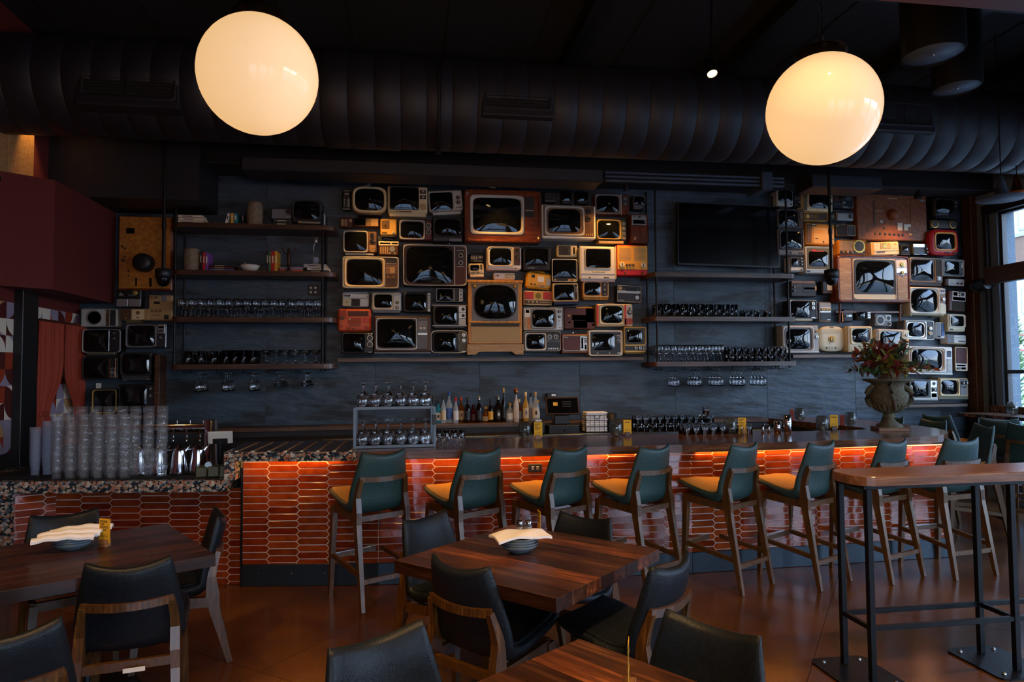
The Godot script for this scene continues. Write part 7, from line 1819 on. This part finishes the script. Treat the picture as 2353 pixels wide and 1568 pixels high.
func book(x: float, y: float, w: float, h: float, coat: String, label: String, flat: bool, lean := 0.0) -> void:
	var o := thing("book", label, "book", Vector3(x, y, -7.76), 0.0, "books on the left rack")
	var deep := 0.17
	part("cover", MB.new().box(Vector3(0, h * 0.5, 0), Vector3(w, h, deep), 0.002).done(), M[coat], o)
	if flat:
		part("pages", MB.new().box(Vector3(0.003, h * 0.5, 0.0), Vector3(w - 0.002, h - 0.007, deep + 0.0015)).done(), M.paper if coat in ["tan", "yellow", "rust"] else M[coat], o)
		part("title", MB.new().box(Vector3(-w * 0.1, h * 0.5, deep * 0.5 + 0.0012), Vector3(w * 0.4, h * 0.25, 0.001)).done(), M.ivory if coat in ["black", "maroon", "charcoal", "blue", "dark"] else M.dark, o)
	else:
		part("pages", MB.new().box(Vector3(0, h * 0.5, -0.003), Vector3(maxf(w - 0.006, 0.004), h + 0.0006, deep - 0.006)).done(), M.paper, o)
		part("title", MB.new().box(Vector3(0, h * 0.6, deep * 0.5 + 0.0005), Vector3(w * 0.4, h * 0.35, 0.001)).done(), M.ivory if coat != "white" else M.dark, o)
	if lean != 0.0:
		o.rotation.z = deg_to_rad(-lean)

func vase(at: Vector3, r: float, h: float, label: String) -> void:
	var p: Array = [Vector2(0, 0), Vector2(r * 0.86, 0)]
	for k in 13:
		var u := 0.04 + k * 0.072
		p.append(Vector2(r * (0.9 + 0.1 * sin(u * PI)) + (0.002 if k % 2 else 0.0), h * u))
	p.append_array([Vector2(r * 0.8, h * 0.97), Vector2(r * 0.62, h), Vector2(r * 0.55, h), Vector2(r * 0.55, h * 0.9), Vector2(0, h * 0.88)])
	solo("clay_vase", MB.new().lathe(p, 24).done(), M.clay, label, "vase", at)

# ---------------------------------------------------------------- ceiling: duct, beams, lamps
func globe_lamp(at: Vector3, label: String) -> void:
	var o := thing("globe_lamp", label, "lamp", at, 0.0, "glowing globe lamps")
	var p: Array = []
	for k in 25:
		var f := -PI * 0.5 + PI * 0.94 * k / 24.0
		p.append(Vector2(cos(f) * 0.245, sin(f) * 0.245))
	part("globe_bulb", MB.new().lathe(p, 48).done(), M.globe, o)
	part("cap", MB.new().lathe([Vector2(0.105, 0.205), Vector2(0.112, 0.255), Vector2(0.1, 0.275), Vector2(0.03, 0.295), Vector2(0.0, 0.295)], 28).done(), M.brass_dark, o)
	part("stem", MB.new().tube([Vector3(0, 0.295, 0), Vector3(0, 0.34, 0)], 0.012, 8).done(), M.iron, o)
	var n := int((TOP - at.y - 0.34) / 0.05)
	for k in n:
		var y := 0.34 + k * 0.05
		var w := Vector3(0.01, 0, 0) if k % 2 else Vector3(0, 0, 0.01)
		part("chain_link", MB.new().tube([Vector3(0, y, 0) - w, Vector3(0, y + 0.045, 0) - w, Vector3(0, y + 0.052, 0), Vector3(0, y + 0.045, 0) + w, Vector3(0, y, 0) + w, Vector3(0, y - 0.005, 0), Vector3(0, y, 0) - w], 0.003, 5).done(), M.iron, o)
	omni(at, Color(1.0, 0.76, 0.48), 1.3, 0.22)

func make_ceiling() -> void:
	globe_lamp(Vector3(-0.633, 2.939, -2.964), "glowing cream globe lamp hanging at the upper left")
	globe_lamp(Vector3(1.855, 2.854, -2.808), "glowing cream globe lamp hanging at the upper right")
	globe_lamp(Vector3(0.6, 2.88, 1.6), "glowing cream globe lamp hanging behind the viewer")
	# spiral duct across the room
	var y := 4.2
	var z := -6.4
	var r := 0.42
	var duct := thing("spiral_duct", "large dark spiral air duct running along the ceiling", "duct", Vector3(0, y, z))
	var x := LEFT + 0.02
	var n := 0
	while x < RIGHT - 0.05:
		var x1 := minf(x + 0.23, RIGHT - 0.02)
		var rr := r + (0.012 if x > -0.9 and x < -0.2 else 0.0)
		var t := Transform3D(Basis(Vector3(0, -1, 0), Vector3(1, 0, 0), Vector3(0, 0, 1)), Vector3(x, 0, 0))
		var len := x1 - x
		part("duct_band", MB.new().lathe([Vector2(rr - 0.008, 0), Vector2(rr, 0.012), Vector2(rr, len - 0.012), Vector2(rr - 0.008, len)], 40, t, 0).done(), M.duct, duct)
		x = x1
		n += 1
	for c in [-0.1, -0.07]:
		part("joint_ring", MB.new().lathe([Vector2(r, -0.012), Vector2(r + 0.03, -0.012), Vector2(r + 0.03, 0.012), Vector2(r, 0.012)], 40, Transform3D(Basis(Vector3(0, -1, 0), Vector3(1, 0, 0), Vector3(0, 0, 1)), Vector3(0.319 + c * 0.6, 0, 0))).done(), M.black_metal, duct)
	for v in [[-2.317, 4.067, 0.8], [0.968, 4.140, 0.66], [4.830, 4.169, 0.66]]:
		var o := part("air_vent", MB.new().cube(Vector3(-v[2] * 0.5, -0.18, -0.12), Vector3(v[2] * 0.5, 0.15, 0.13), 0.01).done(), M.duct, duct, "dark air grille")
		o.position = Vector3(v[0], v[1] - y, -6.12 - z)
		o.rotation.x = deg_to_rad(-6.0)
		var w: float = v[2]
		var h := 0.26
		part("frame", ring_mesh(Vector2.ZERO, w * 0.47, h * 0.48, 0.035, 14.0, 14.0, 0.13, 0.012), M.duct, o)
		part("dark_inside", MB.new().box(Vector3(0, 0, 0.131), Vector3(w * 0.85, h * 0.75, 0.002)).done(), M.matte_black, o)
		for k in 7:
			part("louvre", MB.new().box(Vector3(0, -h * 0.34 + k * h * 0.113, 0.136), Vector3(w * 0.85, 0.006, 0.016), 0.0).done(), M.duct, o)
		part("mullion", MB.new().box(Vector3(0, 0, 0.142), Vector3(0.016, h * 0.76, 0.012)).done(), M.duct, o)
	# beams and rails under the deck
	for b in [[-4.9, 4.66, 0.1], [-3.6, 4.7, 0.09], [-2.3, 4.7, 0.09], [-0.9, 4.7, 0.09]]:
		struct("ceiling_beam", MB.new().cube(Vector3(LEFT, b[1], b[0] - b[2] * 0.5), Vector3(RIGHT, TOP, b[0] + b[2] * 0.5), 0.004).done(), M.black_metal)
	for bx in [-1.2, 1.6, 3.3, 5.0, 6.4]:
		struct("ceiling_joist", MB.new().cube(Vector3(bx - 0.05, TOP - 0.16, WALL + 0.4), Vector3(bx + 0.05, TOP, NEAR), 0.004).done(), M.black_metal)
	for k in 12:
		struct("ceiling_seam", MB.new().cube(Vector3(LEFT + 0.3 + k * 0.9, TOP - 0.012, WALL), Vector3(LEFT + 0.315 + k * 0.9, TOP, NEAR)).done(), M.matte_black)
	solo("cross_beam", MB.new().cube(Vector3(1.909, 3.615, -3.2), Vector3(RIGHT, 3.615 + 0.25, -2.9), 0.01).done(), M.maroon_metal, "reddish beam across the top right of the picture", "beam")
	# conduit run below the duct
	for k in 3:
		solo("conduit_pipe", MB.new().tube([Vector3(2.155, 3.86 - k * 0.045, -7.3), Vector3(4.299, 3.86 - k * 0.045, -7.3)], 0.02, 10).done(), M.pipe, ["uppermost of three grey conduit pipes under the duct", "middle of three grey conduit pipes under the duct", "lowest of three grey conduit pipes under the duct"][k], "pipe", Vector3(0, 0.03, 0), 0.0, "conduit pipes")
	solo("conduit_box", MB.new().cube(Vector3(4.000, 3.74, -7.6), Vector3(4.135, 3.95, -7.24), 0.01).done(), M.pipe, "grey junction box on the conduit pipes", "box")
	solo("duct_box", MB.new().cube(Vector3(-1.674, 3.72, -7.45), Vector3(2.076, 3.86, -7.1), 0.01).done(), M.duct, "long flat dark duct box above the middle televisions", "duct")
	solo("duct_box", MB.new().cube(Vector3(4.536, 3.75, -7.45), Vector3(5.420, 3.9, -7.1), 0.01).done(), M.duct, "short flat dark duct box above the right-hand televisions", "duct")
	# picture lamps over the television wall
	var rail := solo("lamp_rail", MB.new().cube(Vector3(-2.1, 3.865, -7.44), Vector3(7.2, 3.895, -7.41), 0.003).done(), M.black_metal, "thin black lamp rail along the top of the television wall", "rail")
	rail.position = Vector3.ZERO
	for s in [[-0.456, 3.71, 0.35, 1.5], [0.912, 3.74, 0.4, 1.2], [2.471, 3.75, -0.55, 1.7], [5.179, 3.73, -0.1, 1.2], [6.191, 3.77, -0.25, 1.6], [-2.45, 3.74, -0.2, 12.0]]:
		var o := thing("picture_lamp", ["small warm picture lamp over the oval television", "small warm picture lamp over the large wooden console", "small warm picture lamp over the lit gold-rimmed television", "small warm picture lamp over the dark stereo receiver", "small warm picture lamp over the large brown back panel", "small warm picture lamp over the orange hardboard panel"][[-0.456, 0.912, 2.471, 5.179, 6.191, -2.45].find(s[0])], "lamp", Vector3(s[0], s[1], -7.5), 0.0, "picture lamps")
		var head := Transform3D(Basis(Vector3.FORWARD, 0.0).rotated(Vector3.RIGHT, deg_to_rad(12.0)).rotated(Vector3.FORWARD, s[2] * 0.4), Vector3.ZERO)
		part("shade", MB.new().lathe([Vector2(0.042, -0.01), Vector2(0.036, 0.05), Vector2(0.018, 0.075), Vector2(0.014, 0.1), Vector2(0, 0.1)], 18, head).done(), M.steel_dark, o)
		part("bulb", MB.new().lathe([Vector2(0.0, -0.006), Vector2(0.036, -0.004), Vector2(0.034, 0.01), Vector2(0, 0.012)], 16, head).done(), M.bulb, o)
		part("arm", MB.new().tube([Vector3(0, 0.09, 0), Vector3(0, 3.87 - s[1], 0.05)], 0.006, 6).done(), M.steel_dark, o)
		spot(Vector3(s[0], s[1] - 0.02, -7.48), Vector3(s[0] + s[2] * 0.7, s[1] - 1.0, -7.75), Color(1.0, 0.7, 0.32), s[3], 46.0, 0.03, 0.8)
	# track spot on the ceiling
	var tp := Vector3(2.600, 4.243, -5.500)
	var ts := thing("track_spot", "lit black track spotlight on the ceiling left of the right globe", "lamp", tp)
	var hd := Transform3D(Basis(Vector3.RIGHT, deg_to_rad(-25.0)), Vector3.ZERO)
	part("can", MB.new().lathe([Vector2(0.045, 0), Vector2(0.05, 0.06), Vector2(0.05, 0.15), Vector2(0, 0.16)], 18, hd).done(), M.iron, ts)
	part("bulb", MB.new().lathe([Vector2(0, 0.004), Vector2(0.042, 0.004), Vector2(0.042, 0.016), Vector2(0, 0.016)], 18, hd).done(), M.bulb, ts)
	part("bracket", MB.new().tube([Vector3(0, 0.12, -0.04), Vector3(0.02, TOP - tp.y, -0.02)], 0.01, 6).done(), M.iron, ts)
	spot(tp + Vector3(0, -0.01, 0.01), tp + Vector3(0.0, -1.0, -0.5), Color(1.0, 0.75, 0.42), 3.0, 30.0, 0.04, 0.7)
	# track spots over the dining floor
	for k in 6:
		var c := Vector3([-2.2, -0.4, 1.5, 3.4, -1.4, 2.6][k], 4.35, [-2.2, -1.2, -1.6, -2.4, 0.8, 0.6][k])
		var o := thing("track_spot", ["track spotlight above the left dining table", "track spotlight above the viewer's left", "track spotlight above the nearest dining table", "track spotlight above the high table", "track spotlight behind the viewer on the left", "track spotlight behind the viewer on the right"][k], "lamp", c, 0.0, "track spotlights")
		part("can", MB.new().lathe([Vector2(0.045, 0), Vector2(0.05, 0.06), Vector2(0.05, 0.15), Vector2(0, 0.16)], 18).done(), M.iron, o)
		part("bulb", MB.new().lathe([Vector2(0, 0.004), Vector2(0.042, 0.004), Vector2(0.042, 0.016), Vector2(0, 0.016)], 18).done(), M.bulb, o)
		part("bracket", MB.new().tube([Vector3(0, 0.15, 0), Vector3(0, TOP - 4.35, 0)], 0.01, 6).done(), M.iron, o)
		spot(c + Vector3(0, -0.01, 0), c + Vector3([0.15, 0.1, -0.1, 0.0, 0.0, 0.0][k], -1.0, -0.25), Color(1.0, 0.78, 0.5), 7.5, 32.0, 0.04, 0.8)
	# large black drum pendants
	for k in 2:
		var c: Vector3 = [Vector3(3.338, 3.688, -3.866), Vector3(3.927, 3.695, -4.334)][k]
		var rr: float = [0.185, 0.16][k]
		var o := thing("drum_pendant", ["nearer large black drum light on the ceiling", "farther large black drum light on the ceiling"][k], "lamp", c, 0.0, "black drum lights")
		part("drum", MB.new().lathe([Vector2(rr, 0), Vector2(rr, TOP - c.y), Vector2(0, TOP - c.y)], 32).done(), M.iron, o)
		part("diffuser", MB.new().lathe([Vector2(0, 0.012), Vector2(rr * 0.97, 0.012), Vector2(rr * 0.97, 0.03), Vector2(0, 0.03)], 32).done(), M.blue_grey, o)
		part("finial", MB.new().lathe([Vector2(0.0, -0.004), Vector2(0.008, 0.004), Vector2(0.008, 0.014), Vector2(0, 0.014)], 10).done(), M.steel, o)
	for k in 2:
		var c: Vector3 = [Vector3(5.659, 3.301, -5.762), Vector3(6.337, 3.488, -6.260)][k]
		var o := thing("saucer_pendant", ["flat grey saucer pendant lamp near the window top", "second saucer pendant lamp behind the first near the window top"][k], "lamp", c, 0.0, "saucer pendants")
		part("saucer", MB.new().lathe([Vector2(0, 0), Vector2(0.21, 0), Vector2(0.215, 0.012), Vector2(0.06, 0.05), Vector2(0.035, 0.15), Vector2(0.02, 0.22), Vector2(0, 0.22)], 28).done(), [M.blue_grey, M.copper][k], o)
		part("cord", MB.new().tube([Vector3(0, 0.2, 0), Vector3(0, TOP - c.y, 0)], 0.005, 6).done(), M.iron, o)
	# dome cameras on ceiling poles
	for k in 2:
		var c: Vector3 = [Vector3(-2.446, 2.633, -7.250), Vector3(4.673, 2.687, -7.000)][k]
		var o := thing("dome_camera", ["black dome security camera on a pole in front of the orange panel", "black dome security camera on a pole in front of the wide console television"][k], "camera", c, 0.0, "dome cameras")
		part("pole", MB.new().tube([Vector3(0, 0.1, 0), Vector3(0, TOP - c.y, 0)], 0.017, 10).done(), M.iron, o)
		part("pole_sleeve", MB.new().tube([Vector3(0, 0.5, 0), Vector3(0, 0.56, 0)], 0.022, 10).done(), M.iron, o)
		part("housing", MB.new().lathe([Vector2(0.045, -0.01), Vector2(0.075, 0.0), Vector2(0.078, 0.09), Vector2(0.06, 0.1), Vector2(0, 0.105)], 20).done(), M.black, o)
		part("dome", MB.new().lathe([Vector2(0, -0.085), Vector2(0.035, -0.075), Vector2(0.058, -0.045), Vector2(0.064, 0.0)], 20).done(), M.dome, o)
	# wooden beam with a capped end across the window
	var wb := thing("window_beam", "brown wooden beam with a round black end cap across the window", "beam", Vector3(0, 0, 0))
	part("beam", MB.new().cube(Vector3(RIGHT - 0.13, 2.72, -7.62), Vector3(RIGHT - 0.03, 2.93, -2.0), 0.005).done(), M.dark_oak, wb)
	part("end_cap", MB.new().tube([Vector3(RIGHT - 0.08, 2.72, -7.86), Vector3(RIGHT - 0.08, 2.74, -7.6)], 0.075, 20).done(), M.steel_dark, wb)
	part("end_ring", MB.new().tube([Vector3(RIGHT - 0.08, 2.725, -7.79), Vector3(RIGHT - 0.08, 2.727, -7.76)], 0.088, 20).done(), M.dark_oak, wb)
